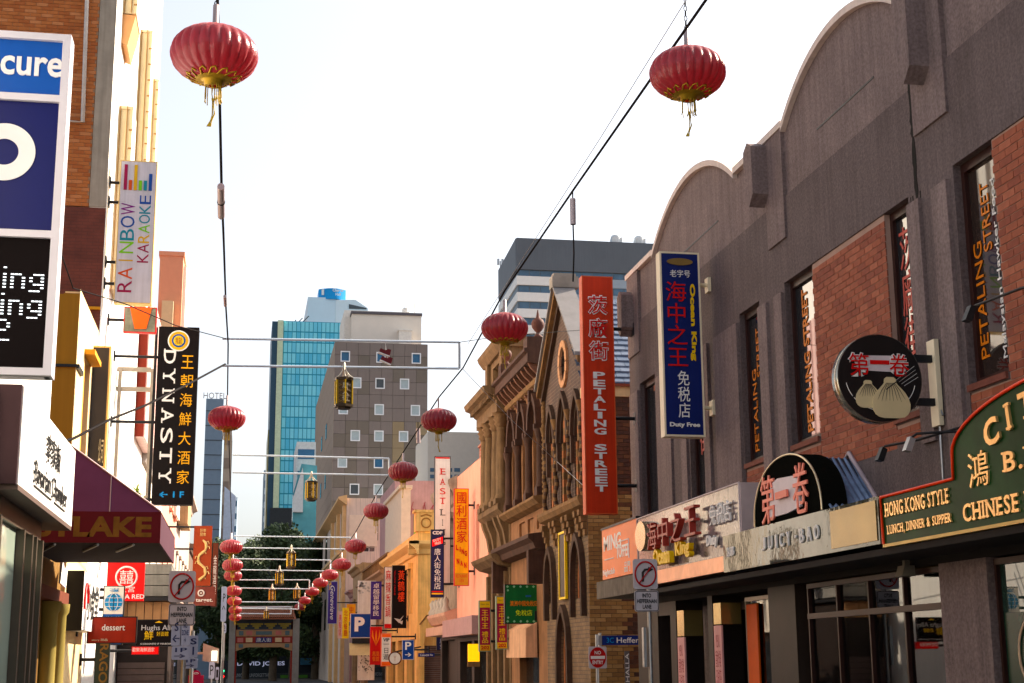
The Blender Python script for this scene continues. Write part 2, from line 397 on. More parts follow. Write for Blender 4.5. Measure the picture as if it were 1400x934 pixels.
# pale strips: capsule piers and narrow pilasters
for a, b in ((13.95, 14.75), (18.85, 19.55), (26.75, 27.55)):
    m2 = MB(); m2.fb(fr, a, b, 7.4, 9.02, -.03, .03); m2.build('pier_panel', rendB, R1)
for yc, zb, zt in ((14.42, 8.05, 9.0), (19.6, 8.22, 8.95), (27.25, 7.95, 8.6)):
    w = .17; m2 = MB()
    m2.fp(fr, [(yc-w, zb), (yc, zb-.16), (yc+w, zb), (yc+w, zt), (yc, zt+.1), (yc-w, zt)], .03, .27)
    m2.build('capsule_bracket', rendB, R1)
pil = [(14.05, 14.4, 3.4), (14.72, 15.03, 3.9), (19.1, 19.4, 3.3), (19.72, 20.08, 3.3), (21.05, 22.2, 3.3), (22.55, 22.85, 3.3), (23.83, 24.15, 3.3), (24.75, 25.65, 3.3), (26.9, 27.5, 3.3), (9.3, 9.6, 3.3), (9.95, 10.3, 3.3)]
for a, b, z in pil:
    m2 = MB(); m2.fb(fr, a, b, z, 6.66, -.01, .045); m2.build('pilaster', rendB, R1)
# rainwater stain line / expansion joint beside the pier
m2 = MB(); rnd = random.Random(12); zs_ = np.linspace(6.62, 9.0, 34); ed = [(14.79+rnd.uniform(-.015, .012), 14.84+rnd.uniform(-.005, .035)) for _ in zs_]
for (a, b), (c, d), z0, z1 in zip(ed, ed[1:], zs_, zs_[1:]): m2.fp(fr, [(a, z0), (b, z0), (d, z1), (c, z1)], -.01, .006)
m2.build('expansion_joint', M('grime_black', (.012, .01, .009), .9, var=.3), R1)
for k in range(9):
    u = 14.6+rnd.random()*.5; z = 8.0+rnd.uniform(-.1, .05) if k < 5 else 6.75; h_ = rnd.uniform(.08, .4); w_ = rnd.uniform(.006, .014)
    m2 = MB(); m2.fp(fr, [(u, z), (u+w_, z-h_), (u+2*w_, z)], .0, .003); m2.build('grime_run', M('grime_black'), R1)
# brick panels: mortar bed then bricks
lst = []
for k, h in enumerate(bpan):
    m2 = MB(); m2.fb(fr, h[0], h[1], h[2], h[3], -.4, -.02); m2.build('mortar_bed', mort, R1)
    lst += bricks(fr, h[0], h[1], h[2]+.003, h[3]-.003, None, None, k)
lay(fr, lst, R1, bk, d=-.012+.0, dep=.03)
# windows
def txt_win(i, a, b, c, d):
    w = MB(); w.fb(fr, a, a+.05, c, d, -.17, -.09); w.fb(fr, b-.07, b, c, d, -.17, -.09); w.fb(fr, a+.05, b-.07, d-.1, d, -.17, -.09); w.fb(fr, a+.05, b-.07, c, c+.07, -.17, -.09)
    wo = w.build('window', frm, R1)
    g = MB(); g.fb(fr, a+.05, b-.07, c+.07, d-.1, -.145, -.135); g.build('pane', dglass if a > 14 else glass('low_reflect_brown_glass', (.03, .018, .014), ior=1.6), wo)  # near brown panes reflect less, putting a dark reflection into the material
    s = MB(); s.fb(fr, a+.002, b-.002, c-.07, c, -.3, .03); s.build('sill', M('brick_sill', (.16, .06, .045), .8, sc=12, var=.25), wo)
    return wo
letO = M('orange_window_lettering', (.62, .2, .04), .5, var=.05)
for i, (a, b, c, d) in enumerate(wins):
    wo = txt_win(i, a, b, c, d); m_ = (a+b)/2
    if i in (0, 3):
        text("PETALING", 1.25, .17, (XR+.13, m_+.24, 5.25), letO, wo, 'R', ext=.006, rot=PI/2, bold=.0)
        text("STREET", .75, .17, (XR+.13, m_+.02, 6.1), letO, wo, 'R', ext=.006, rot=PI/2, bold=.0)
        text("Malaysian Hawker Food", 1.9, .1, (XR+.13, m_-.17, 5.5), letW, wo, 'R', ext=.006, rot=PI/2)
    if i in (1, 4): text(vert("茨廠街"), .42, 1.6, (XR+.13, m_+.02, 5.75), M('faded_red_lettering', (.5, .12, .1), .5, var=.05), wo, 'R', ext=.006, bold=.02, line=.95)
    if i == 2: text("PETALING STREET", 2.0, .2, (XR+.13, m_+.1, 5.6), letO, wo, 'R', ext=.006, rot=PI/2, bold=.02)
# ground floor: lintel, piers, shopfronts
fg = FR(XR+.02)
darkst = M('dark_stone', (.022, .016, .014), .5, sc=3, var=.2)
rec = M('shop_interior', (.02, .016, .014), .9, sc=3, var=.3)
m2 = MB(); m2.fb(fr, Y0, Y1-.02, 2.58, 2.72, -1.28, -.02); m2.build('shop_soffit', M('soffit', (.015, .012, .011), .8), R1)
for a, b in ((10.6, 10.95), (13.9, 14.95), (19.25, 20.3), (24.95, 25.3), (26.1, 27.5), (22.9, 23.15), (9.5, 9.9)):
    m2 = MB(); m2.fb(fr, a, b, 0, 2.58, -.5, -.01); 
    m2.build('shop_pier', [rendB, darkst][0 if a == 13.9 else 1], R1)
m2 = MB(); m2.fb(fr, 25.3, 27.2, 2.35, 2.58, -.4, -.02); m2.build('side_lintel', darkst, R1)
def shop_win(a, b, z0, z1, n, dep=-.3, mat=cglass, fm=frm, tr=None):
    w = MB(); t = .035
    for k in range(n+1):
        u = a+(b-a-t)*k/n; w.fb(fr, u, u+t, z0, z1, dep-.03, dep+.05)
    w.fb(fr, a, b, z1, z1+.06, dep-.03, dep+.055); w.fb(fr, a, b, z0-.06, z0, dep-.03, dep+.055)
    if tr: w.fb(fr, a, b, tr, tr+.07, dep-.025, dep+.06)
    wo = w.build('shop_window', fm, R1)
    for k in range(n):
        u = a+(b-a-t)*k/n; g = MB(); g.fb(fr, u+t, a+(b-a-t)*(k+1)/n, z0, z1, dep-.005, dep+.005); g.build('pane', mat, wo)
    return wo
w1 = shop_win(14.95, 18.9, .35, 2.5, 4, dep=-.1, mat=cglass, tr=2.1)
w2 = shop_win(20.3, 22.0, .4, 2.45, 1, mat=cglass, fm=M('aluminium_frame', (.3, .27, .24), .4, .6))
w3 = shop_win(11.0, 13.85, .3, 2.5, 2, dep=-.12, mat=glass('green_shop_glass', (.02, .045, .035), rough=.01, ior=1.6))
m2 = MB(); m2.fb(fr, 12.5, 13.78, .35, 2.02, -.135, -.10); m2.build('green_film', M('dark_green_film', (.008, .03, .018), .2, spec=.2), w3)
text("麵", .5, .5, (XR+.11, 13.12, 1.62), M('cream_lettering', (.6, .42, .3), .5), w3, 'R', ext=.01, bold=.02)
ring = MB(); pts = [fr.p(13.12+.4*math.cos(2*PI*k/40), 1.62+.38*math.sin(2*PI*k/40), -.09) for k in range(41)]; ring.tube(pts, .015, 5); ring.build('ring', M('cream_lettering'), w3)
w4 = shop_win(23.15, 24.95, .0, 2.4, 2, dep=-.9)
# interior floor, posters, counter goods seen through the glass
m2 = MB(); m2.box((XR+.5, 20.3, .1), (XR+1.25, 22.2, .9)); m2.build('display_counter', M('counter', (.35, .3, .2), .6), R1)
pinkp = M('pink_poster_paper', (.72, .42, .42), .6, var=.08, sc=6)
for (ya, yb, z0, z1, lab, cat, mt, xx) in (
    (24.35, 24.75, .2, 1.95, 'tall pink menu poster on the column beside the dark doorway', 'poster', pinkp, XR-.035),
    (22.35, 22.72, .2, 2.1, 'narrow pink menu poster on the shopfront post left of the orange banner', 'poster', pinkp, XR-.035),
    (21.45, 21.92, 1.15, 2.4, 'orange paper banner hanging in the shop window', 'banner', M('orange_banner_paper', (.62, .13, .05), .6, var=.08), XR+.24)):
    m2 = MB(); m2.box((xx, ya, z0), (xx+.03, yb, z1)); o = m2.build('poster' if 'poster' in lab else 'banner', mt); tag(o, lab, cat)
    c = (ya+yb)/2
    if 'pink' in lab:
        text("MENU\n香脆炸雞\n珍珠奶茶\n招牌\n小食\nDRINK", (yb-ya)*.7, (z1-z0)*.85, (xx-.001, c, (z0+z1)/2), M('maroon_print', (.3, .03, .05), .6), o, 'R', ext=.003)
m2 = MB(); m2.box((XR-.03, 24.35, 1.97), (XR+.3, 24.75, 2.4)); m2.build('column_panel', M('brass_panel', (.4, .33, .15), .25, .7), R1)
m2 = MB(); m2.box((XR-.03, 22.35, 2.12), (XR+.3, 22.72, 2.45)); m2.build('column_panel', M('brass_panel'), R1)
rnd = random.Random(21)
for k, (y, z0, z1, w, cat, lab, mt) in enumerate(((15.4, 1.1, 2.2, .5, 'poster', 'pale menu board on the dim back wall of the glazed shop', 'paper_cream'), (16.2, 1.0, 2.1, .6, 'poster', 'red menu board on the dim back wall of the glazed shop', 'paper_red'), (17.2, 1.3, 2.25, .5, 'poster', 'amber menu board with added glow deep inside the glazed shop', 'paper_amber_glow'), (18.1, 1.0, 2.2, .4, 'poster', 'pink notice on the back wall near the door of the glazed shop', 'paper_pink'))):
    mm_ = M(mt, {'paper_cream': (.7, .62, .45), 'paper_red': (.5, .04, .03), 'paper_amber_glow': (.8, .45, .12), 'paper_pink': (.7, .35, .33)}[mt], .6, emit=.25 if mt == 'paper_amber_glow' else 0)  # amber board glows, added for a lit interior behind the glass
    m2 = MB(); m2.box((XR+1.24, y, z0), (XR+1.28, y+w, z1)); o = tag(m2.build('poster', mm_), lab, cat)
    text("點心\n包子\n$8", w*.6, (z1-z0)*.7, (XR+1.235, y+w/2, (z0+z1)/2), letK if k % 2 == 0 else letW, o, 'R', .003)
T = thing('shop_table', 'long pale table standing inside the glazed shop', 'table', (XR+.7, 16.5, 0)); m2 = MB(); m2.box((XR+.45, 15.3, .74), (XR+.95, 18.2, .79)); m2.build('table_top', M('paper_cream'), T)
for y in (15.4, 18.1): m2 = MB(); m2.box((XR+.6, y-.04, 0), (XR+.8, y+.04, .74)); m2.build('leg', blk, T)
for y, h_ in ((15.7, .3), (16.3, .22), (17.0, .35), (17.7, .25)): m2 = MB(); m2.lathe((XR+.7, y, .79), [(.09, 0), (.12, h_*.4), (.08, h_*.8), (.1, h_)], 12); tag(m2.build('jar', M('jar_glaze', (.3, .2, .12), .3)), 'glazed jar on the shop table, the one %s' % {15.7: 'nearest the stone pier', 16.3: 'shortest of the row', 17.0: 'tallest of the row', 17.7: 'nearest the door'}[y], 'jar')
m2 = MB(); m2.prism([(XR-.16, 15.5, 2.48), (XR-.0, 15.5, 2.48), (XR-.0, 15.5, 2.6), (XR-.12, 15.5, 2.6)], (0, .18, 0)); m2.box((XR-.1, 15.54, 2.6), (XR-.04, 15.6, 2.67)); tag(m2.build('wall_light', M('dull_grey_housing', (.2, .18, .15), .5)), 'small cream floodlight fixed below the awning near the stone pier', 'light')
# side lane window with cured meat colours
m2 = MB(); m2.fb(fr, 25.4, 26.05, 2.0, 2.3, -.3, -.28); m2.build('lane_pane', dglass, R1)

# ---- awning signs on the dark building
def nline(o, lab): o['label'] = lab; return o
XA = 6.7; fa = FR(XA)
# green barbecue restaurant board with arched head
T = thing('restaurant_signboard', 'green restaurant fascia board with red outlined arch and gold serif lettering', 'sign', (XA, 11.6, 2.75))
grn = M('green_sign_paint', (.006, .034, .010), .35, sc=2, var=.4, spec=.06)
arc = [(10.9+2.15*math.cos(t*PI/24), 3.26+.25+.48*math.sin(t*PI/24)) for t in range(0, 25)]
arcp = [(13.05, 3.26)]+arc+[(8.75, 3.26)]
m2 = MB(); m2.fb(fa, 7.0, 14.72, 2.77, 3.26, -.3, 0); m2.build('board', grn, T)
m2 = MB(); m2.fp(fa, arcp, -.3, 0); m2.build('arch_panel', grn, T)
m2 = MB(); m2.tube([fa.p(u, z, .01) for u, z in [(14.72, 2.77), (14.72, 3.27), (13.06, 3.27)]+arc+[(8.75, 3.27), (7, 3.27)]], .018, 6); m2.build('red_tube_edge', M('red_neon_tube', (.7, .08, .05), .3), T)
m2 = MB(); m2.fb(fa, 7.0, 14.72, 2.735, 2.767, -.3, .02); m2.build('lower_trim', M('dull_gold_trim', (.45, .33, .14), .4, .5), T)
gl = M('gold_leaf_lettering', (.78, .5, .24), .28, .55, var=.15)
text("HONG KONG STYLE", 1.45, .15, (XA, 13.9, 3.12), gl, T, 'R', .02, bold=.02, serif=True)
text("LUNCH, DINNER & SUPPER", 1.45, .11, (XA, 13.87, 2.9), gl, T, 'R', .02, bold=.02, serif=True)
text("CHINESE RESTAURANT", 2.9, .17, (XA, 11.45, 2.92), gl, T, 'R', .02, bold=.02, serif=True)
text("B.B.Q", 1.1, .22, (XA, 11.55, 3.28), gl, T, 'R', .02, bold=.02, serif=True)
text("鴻", .38, .33, (XA, 12.55, 3.3), gl, T, 'R', .02, bold=.02)
for ch, y, z, r in (("C", 12.25, 3.6, .22), ("I", 11.93, 3.69, .12), ("T", 11.6, 3.74, .06), ("Y", 11.2, 3.76, 0)):
    text(ch, .1 if ch == 'I' else .27, .25, (XA, y, z), gl, T, 'R', .025, bold=.03, rot=r, serif=True)
# brass restaurant box sign with round black head
T = thing('restaurant_signboard', 'polished metal box sign with tall black rounded head and pink brush characters', 'sign', (XA, 17.4, 2.75))
ss = M('polished_brass_steel', (.04, .035, .018), .05, 0, var=.2, bump=.5, bsc=1.0, spec=.22)
m2 = MB(); m2.fb(fa, 14.78, 20.05, 2.78, 3.29, -.3, .02); m2.build('metal_box', ss, T)
m2 = MB(); m2.fb(fa, 14.83, 16.1, 2.82, 3.25, .02, .03); m2.build('gold_panel', M('brushed_gold_panel', (.17, .125, .06), .25, .8, var=.2, sc=1.5, bump=.3, bsc=1.2), T)
hs_ = M('black_gloss_acrylic', (.006, .006, .005), .3, var=0, bump=.3, bsc=2., spec=.0)
hd = [(17.5+1.17*math.cos(t*PI/30), 3.3+.8*math.sin(t*PI/30)**.85) for t in range(31)]
m2 = MB(); m2.fp(fa, hd, -.3, .02); m2.build('rounded_head', hs_, T)
m2 = MB(); m2.tube([fa.p(u, z, .025) for u, z in hd], .014, 6)
for pa in ([(14.79, 3.28), (14.79, 2.79), (20.04, 2.79), (20.04, 3.28), (18.68, 3.28)], [(16.33, 3.28), (14.79, 3.28)], [(16.33, 3.28), (16.33, 2.79)]): m2.tube([fa.p(u, z, .004) for u, z in pa], .013, 6)
m2.build('edge_trim', M('champagne_trim', (.55, .48, .34), .3, .8), T)
pk = M('salmon_lettering', (.78, .25, .19), .45, var=.05)
m2 = MB(); m2.fp(fa, [(18.05, 3.36), (17.95, 3.78), (17.7, 3.83), (17.15, 3.8), (17.0, 3.75), (16.95, 3.4), (17.4, 3.36)], .02, .05); m2.build('white_patch', M('pale_lilac', (.65, .58, .6), .5), T)
text("第", .5, .62, (XA-.045, 18.05, 3.6), pk, T, 'R', .02, bold=.025); text("卷", .5, .62, (XA-.045, 16.9, 3.62), pk, T, 'R', .02, bold=.025)
text("一", .4, .09, (XA-.07, 17.47, 3.6), pk, T, 'R', .03, bold=.05)
for ch, y in zip("JUICY·BAO", (18.35, 18.1, 17.88, 17.68, 17.45, 17.2, 17.0, 16.76, 16.52)): text(ch, .05 if ch in "I·" else .14, .04 if ch == '·' else .17, (XA-.02, y, 3.05), letW, T, 'R', .02, bold=.01)
text("2-5B", .3, .13, (XA-.02, 19.7, 3.05), letW, T, 'R', .02, bold=.03)
# corrugated roof piece between the two boards
T = thing('lean_to_roof', 'small blue corrugated iron roof sloping down behind the rounded black sign', 'roof', (7.05, 16.6, 3.3))
m2 = MB(); n = 8; w_ = .078
for k in range(n):
    for q in range(6):
        x0_, x1_ = 6.76+(k+q/6)*w_, 6.76+(k+(q+1)/6)*w_; a, b = .016*math.sin(2*PI*q/6), .016*math.sin(2*PI*(q+1)/6)
        m2.add([(x0_, 16.15, 3.2+a), (x1_, 16.15, 3.2+b), (x1_, 17.1, 4.02+b), (x0_, 17.1, 4.02+a)], [(0, 1, 2, 3)], 0, True)
m2.build('corrugated_sheet', M('blue_grey_iron', (.2, .26, .38), .45, .2, var=.3, sc=5), T)
m2 = MB(); m2.prism([(6.76, 17.1, 4.02), (6.76, 18.0, 3.3), (6.76, 16.2, 3.2)], (.62, 0, 0)); m2.build('roof_frame', M('dark_frame', (.03, .03, .04), .7), T)
m2 = MB(); m2.tube([(7.385, 16.1, 3.2), (7.385, 17.1, 4.09), (7.385, 17.3, 3.98)], .03, 6); m2.build('verge_flashing', M('grey_flashing', (.42, .34, .36), .5), T)
# seafood signboard with marble face
T = thing('seafood_signboard', 'grey marbled sign board with raised red characters and yellow seafood shop name', 'sign', (XA, 22, 3.0))
mbl = bpy.data.materials.new('marbled_acrylic'); mbl.use_nodes = True; _t = mbl.node_tree; _b = _t.nodes['Principled BSDF']; _b.inputs['Roughness'].default_value = .12
_w = _t.nodes.new('ShaderNodeTexNoise'); _w.inputs['Scale'].default_value = 2.2; _w.inputs['Distortion'].default_value = 3.5; _w.inputs['Detail'].default_value = 3
_c = _t.nodes.new('ShaderNodeTexCoord'); _t.links.new(_c.outputs['Object'], _w.inputs['Vector']); _r = _t.nodes.new('ShaderNodeValToRGB')
for p_, c_ in ((.36, (.1, .085, .09, 1)), (.5, (.28, .22, .22, 1)), (.6, (.2, .16, .17, 1)), (.68, (.45, .36, .34, 1))):
    e = _r.color_ramp.elements.new(p_); e.color = c_
_r.color_ramp.elements.remove(_r.color_ramp.elements[0]); _r.color_ramp.elements.remove(_r.color_ramp.elements[-1])
_t.links.new(_w.outputs['Fac'], _r.inputs[0]); _t.links.new(_r.outputs[0], _b.inputs['Base Color'])
m2 = MB(); m2.fb(fa, 19.3, 24.72, 3.02, 3.97, -.3, 0); m2.build('marbled_face', mbl, T)
m2 = MB(); m2.tube([fa.p(u, z, .004) for u, z in [(24.72, 3.02), (24.72, 3.97), (19.3, 3.97), (19.3, 3.0)]], .016, 5); m2.fb(fa, 19.26, 19.3, 3.02, 3.97, -.3, .0); m2.build('pale_edge', M('pale_mauve_metal', (.5, .42, .42), .4), T)
m2 = MB(); m2.fb(fa, 20.06, 24.72, 2.8, 3.015, -.3, .01); m2.build('copper_skirt', M('copper_sheet', (.55, .3, .2), .3, .6, var=.2, bump=.3, bsc=5), T)
for ch, y, z in (("海", 23.15, 3.55), ("中", 22.5, 3.56), ("之", 21.8, 3.57), ("王", 21.05, 3.6)): text(ch, .56, .44, (XA-.1, y, z), M('dull_red_letters', (.33, .06, .05), .4, var=.1), T, 'R', .1, bold=.06)
text("Ocean", .95, .27, (XA-.08, 22.75, 3.2), letY, T, 'R', .08, bold=.04); text("King", .75, .27, (XA-.08, 21.6, 3.22), letY, T, 'R', .08, bold=.04)
text("免税店", .95, .3, (XA-.03, 20.05, 3.62), letW, T, 'R', .03, bold=.04); text("Duty", .5, .2, (XA-.03, 20.45, 3.25), letW, T, 'R', .03, bold=.04)
m2 = MB(); c0 = fa.p(24.05, 3.62); R_ = [fa.p(24.05+.33*math.cos(2*PI*k/28), 3.62+.25*math.sin(2*PI*k/28), 0) for k in range(28)]; m2.prism(R_, (-.14, 0, 0)); m2.build('round_emblem', M('brass_dish', (.42, .36, .24), .2, .8, var=.1), T)
text("208", .5, .1, (XA-.01, 24.1, 3.18), letK, T, 'R', .01, bold=.03)
# orange shop board
T = thing('shop_signboard', 'orange shop board with white lettering at the far end of the awning', 'sign', (XA, 26, 3.0))
m2 = MB(); m2.fb(fa, 24.74, 27.3, 3.06, 3.99, -.25, .005); m2.build('board', M('orange_board', (.78, .26, .13), .45, var=.06), T)
m2 = MB(); m2.fb(fa, 24.74, 27.33, 3.99, 4.03, -.26, .02); m2.build('top_edge', blk, T)
text("MING", 1.3, .28, (XA-.006, 26.5, 3.72), letW, T, 'R', .006, bold=.02); text("TOFFEE", .9, .22, (XA-.006, 25.75, 3.5), letW, T, 'R', .006, bold=.02); text("Nightclub", .9, .14, (XA-.006, 26.8, 3.17), letW, T, 'R', .006, bold=.01); text("品門", .4, .18, (XA-.006, 25.45, 3.2), letW, T, 'R', .006, bold=.02)
m2 = MB(); m2.tube([fa.p(26.1, 3.68, .01), fa.p(25.3, 3.68, .01), fa.p(25.3, 3.35, .01)], .012, 4); m2.tube([fa.p(27.1, 3.42, .01), fa.p(26.4, 3.42, .01)], .012, 4); m2.build('white_rule', letW, T)
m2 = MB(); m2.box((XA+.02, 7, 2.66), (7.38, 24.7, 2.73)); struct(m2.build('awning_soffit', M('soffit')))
m2 = MB(); m2.box((XA-.02, 24.78, 2.72), (7.38, 27.75, 3.04))
tag(m2.build('awning_beam', M('weathered_timber', (.14, .12, .1), .8, sc=4, var=.3, streak=.3)), 'weathered timber awning beam under the orange shop board', 'awning')
# floodlights on arms above the boards
for (x, y, z, lab, rail, mt) in ((6.9, 15.09, 3.79, 'small black floodlight at the end of the rail beside the round dumpling sign', [(6.92, 15.05, 3.87), (7.1, 14.6, 3.88), (7.38, 13.9, 3.95)], blk), (6.9, 14.39, 3.80, 'small grey floodlight next to the black one under the round dumpling sign', [(6.92, 14.36, 3.87), (6.95, 14.3, 3.9), (7.1, 14.2, 3.9), (7.38, 14.1, 3.9)], M('grey_metal', (.4, .4, .4), .4, .5)), (6.9, 12.89, 4.87, 'black floodlight on a long arm in front of the near upper window', [(6.92, 12.8, 4.93), (6.95, 12.0, 4.9), (7.1, 10.8, 4.8), (7.38, 10.2, 4.8)], blk)):
    T = thing('floodlight', lab, 'light', (x, y, z))
    m2 = MB(); m2.tube(rail, .014, 6); m2.build('arm', blk, T)
    m2 = MB(); m2.prism([(x-.07, y-.045, z-.07), (x+.0, y-.045, z-.085), (x+.055, y-.045, z+.05), (x, y-.045, z+.08)], (0, .09, 0)); m2.build('lamp_head', mt, T)
# ---- hanging signs on the dark building
def blade(name, label, cat, px0, px1, py0, py1, Y, face, side=None, th=.14, arms=(), wallX=None, armmat=None, edge=None, group=None, ew=.02):
    """double-sided projecting sign; its extents come from where the photograph shows it at distance Y"""
    a = at((px0+px1)/2, py0, Y=Y); b = at((px0+px1)/2, py1, Y=Y)
    xl = at(px0, (py0+py1)/2, Y=Y).x; xr = at(px1, (py0+py1)/2, Y=Y).x; zt, zb = a.z, b.z
    T = thing(name, label, cat, ((xl+xr)/2, Y, zb), group)
    m2 = MB(); m2.box((xl+ew, Y-.005, zb+ew), (xr-ew, Y+th+.005, zt-ew)); m2.build('face_panel', face, T)
    m2 = MB()
    for q in ((xl, xl+ew, zb, zt), (xr-ew, xr, zb, zt), (xl+ew, xr-ew, zb, zb+ew), (xl+ew, xr-ew, zt-ew, zt)): m2.box((q[0], Y-.01, q[2]), (q[1], Y+th+.01, q[3]))
    m2.build('edge_frame', side or face, T)
    for f_ in arms:
        z = zb+(zt-zb)*f_; x2 = xr if wallX > xr else xl
        m2 = MB(); m2.tube([(x2, Y+th/2, z), (wallX, Y+th/2, z)], .035, 6); s_ = .02 if wallX > xr else -.02; m2.box((wallX-.03, Y+th/2-.09, z-.12), (wallX+.02, Y+th/2+.09, z+.12)); m2.build('bracket_arm', armmat or blk, T)
    return T, xl, xr, zb, zt
navy = M('navy_sign_face', (.012, .02, .11), .35, var=.05)
T, xl, xr, zb, zt = blade('seafood_blade_sign', 'tall navy blade sign with red and white characters on the dark plum wall', 'sign', 905, 960, 345, 597, 22.3, navy, M('cream_metal', (.75, .66, .5), .45, var=.05), arms=(.16, .83), wallX=7.38, armmat=M('cream_metal'), th=.2, ew=.03)
xc = (xl+xr)/2; H = zt-zb; yf = 22.29
text("老字号", .34, .12, (xc, yf, zb+H*.88), letW, T, 'C', .01, bold=.02)
text(vert("海中之王"), .34, H*.46, (xc-.08, yf, zb+H*.605), letR, T, 'C', .012, bold=.03, line=1.)
text("Ocean King", H*.42, .11, (xc+.19, yf, zb+H*.615), letY, T, 'C', .012, bold=.04, rot=-PI/2)
text(vert("免税店"), .2, H*.25, (xc, yf, zb+H*.225), letW, T, 'C', .012, bold=.015)
text("Duty Free", .5, .09, (xc, yf, zb+H*.06), letW, T, 'C', .012, bold=.03)
m2 = MB(); m2.prism([(xc+.22*math.cos(2*PI*k/24), yf+.0, zb+H*.945+.06*math.sin(2*PI*k/24)) for k in range(24)], (0, -.015, 0)); m2.build('oval_emblem', M('bronze_oval', (.2, .13, .05), .5), T)
T, xl, xr, zb, zt = blade('restaurant_blade_sign', 'tall orange-red blade sign with white street name lettering beside the gothic gable', 'sign', 798, 841, 378, 703, 27.05, M('vermilion_face', (.5, .06, .015), .5, var=.04), M('vermilion_edge', (.55, .12, .06), .5), arms=(.12, .4, .78), wallX=7.38, th=.22)
xc = (xl+xr)/2; H = zt-zb; yf = 27.04
for q, ch in enumerate("茨廠街"):
    z = zb+H*(.875-q*.098); text(ch, .4, .40, (xc, yf, z), letW, T, 'C', .006, bold=.135); text(ch, .37, .355, (xc, yf-.012, z), letR, T, 'C', .006)
st = "PETALING STREET"; zs = np.linspace(.575, .105, len(st))
for ch, f_ in zip(st, zs):
    if ch != ' ': text(ch, .09 if ch == 'I' else .24, H*.0275, (xc, yf, zb+H*f_), letW, T, 'C', .01, bold=.03)
# round dumpling sign
yy = 14.55; c = at(1203, 517, Y=yy); T = thing('round_dumpling_sign', 'round black sign with two steamed dumplings and red brush characters', 'sign', c)
r = .485
def disc(cx, cz, rx, rz, y, n=48): return [(cx+rx*math.cos(2*PI*k/n), y, cz+rz*math.sin(2*PI*k/n)) for k in range(n)]
m2 = MB(); m2.prism(disc(c.x, c.z, r, r, yy), (0, .16, 0), 0, True); m2.build('drum', M('chrome_drum', (.35, .33, .28), .15, .8), T)
m2 = MB(); m2.prism(disc(c.x, c.z, r*.985, r*.985, yy-.006), (0, .005, 0)); m2.build('face_disc', M('black_sign_face', (.012, .01, .01), .35, var=0), T)
cream = M('dumpling_cream', (.62, .52, .33), .6, var=.05)
def dump(cx, cz, s, y):
    hw_ = [(-.6, .22), (-.57, .36), (-.5, .46), (-.38, .53), (-.22, .545), (-.05, .5), (.1, .41), (.22, .3), (.31, .21), (.37, .17), (.42, .17), (.47, .16), (.52, .1)]
    o = [(-w_, z_) for z_, w_ in hw_[::-1]]+[(w_, z_) for z_, w_ in hw_]
    m = MB(); m.prism([(cx+a*s, y, cz+b*s) for a, b in o], (0, -.012, 0)); d = m.build('dumpling', cream, T)
    m = MB()
    for a in (-.34, -.24, -.14, -.04, .05, .15, .25, .35): m.tube([(cx+a*.3*s, y-.014, cz+.36*s), (cx+a*.75*s, y-.014, cz+.16*s), (cx+a*1.15*s, y-.014, cz-(.05+.12*abs(math.sin(a*17)))*s)], [.003, .0035, .001], 4)
    m.build('fold_lines', letK, d)
dump(c.x-.15, c.z-.17, .27, yy-.01); dump(c.x+.1, c.z-.2, .4, yy-.022)
m2 = MB(); m2.prism([(c.x-.32, yy-.008, c.z+.24), (c.x+.28, yy-.008, c.z+.25), (c.x+.3, yy-.008, c.z+.08), (c.x+.1, yy-.008, c.z+.07), (c.x-.24, yy-.008, c.z+.08)], (0, -.006, 0)); m2.build('white_brush_patch', M('pale_lilac'), T)
for ch, x in (("第", -.24), ("卷", .22)): text(ch, .25, .27, (c.x+x, yy-.014, c.z+.14), letW, T, 'C', .006, bold=.135); text(ch, .225, .245, (c.x+x, yy-.024, c.z+.14), letR, T, 'C', .006, bold=.02)
text("一", .22, .045, (c.x, yy-.016, c.z+.17), letR, T, 'C', .006, bold=.03)
m2 = MB(); m2.tube([(c.x+.05, yy-.03, c.z-.13), (c.x+.4, yy-.03, c.z+.12)], .008, 5); m2.build('chopsticks', letK, T)
m2 = MB()
for k in range(4): m2.tube([(c.x+.18+.03*k, yy-.012, c.z-.02-.02*k), (c.x+.4+.012*k, yy-.012, c.z+.14-.04*k)], .0025, 4)
for a0, a1 in ((190, 215), (-40, -12), (218, 262), (-78, -44)):
    m2.tube([(c.x+.4*math.cos(math.radians(a0+(a1-a0)*k/6)), yy-.012, c.z+.36*math.sin(math.radians(a0+(a1-a0)*k/6))) for k in range(7)], .004, 4)
m2.build('white_lines', letW, T)
m2 = MB(); m2.box((c.x+r-.06, yy+.04, c.z+.2), (7.38, yy+.1, c.z+.28)); m2.build('bracket_arm', blk, T); m2 = MB(); m2.box((c.x+r-.1, yy+.04, c.z-.28), (7.38, yy+.1, c.z-.2)); m2.build('bracket_arm', blk, T)
m2 = MB(); m2.box((7.33, yy-.02, c.z-.5), (7.385, yy+.16, c.z+.45)); m2.build('wall_plate', M('cream_metal'), T)
m2 = MB(); m2.tube([(7.36, 14.5, c.z-.4), (7.37, 14.6, 4.3), (7.37, 14.62, 3.4)], .014, 5); m2.tube([(7.37, 22.05, 6.0), (7.37, 22.0, 5.2), (7.37, 22.0, 3.6)], .014, 5)
tag(m2.build('conduit', grysteel), 'grey electrical conduit running down the dark plum wall', 'pipe')

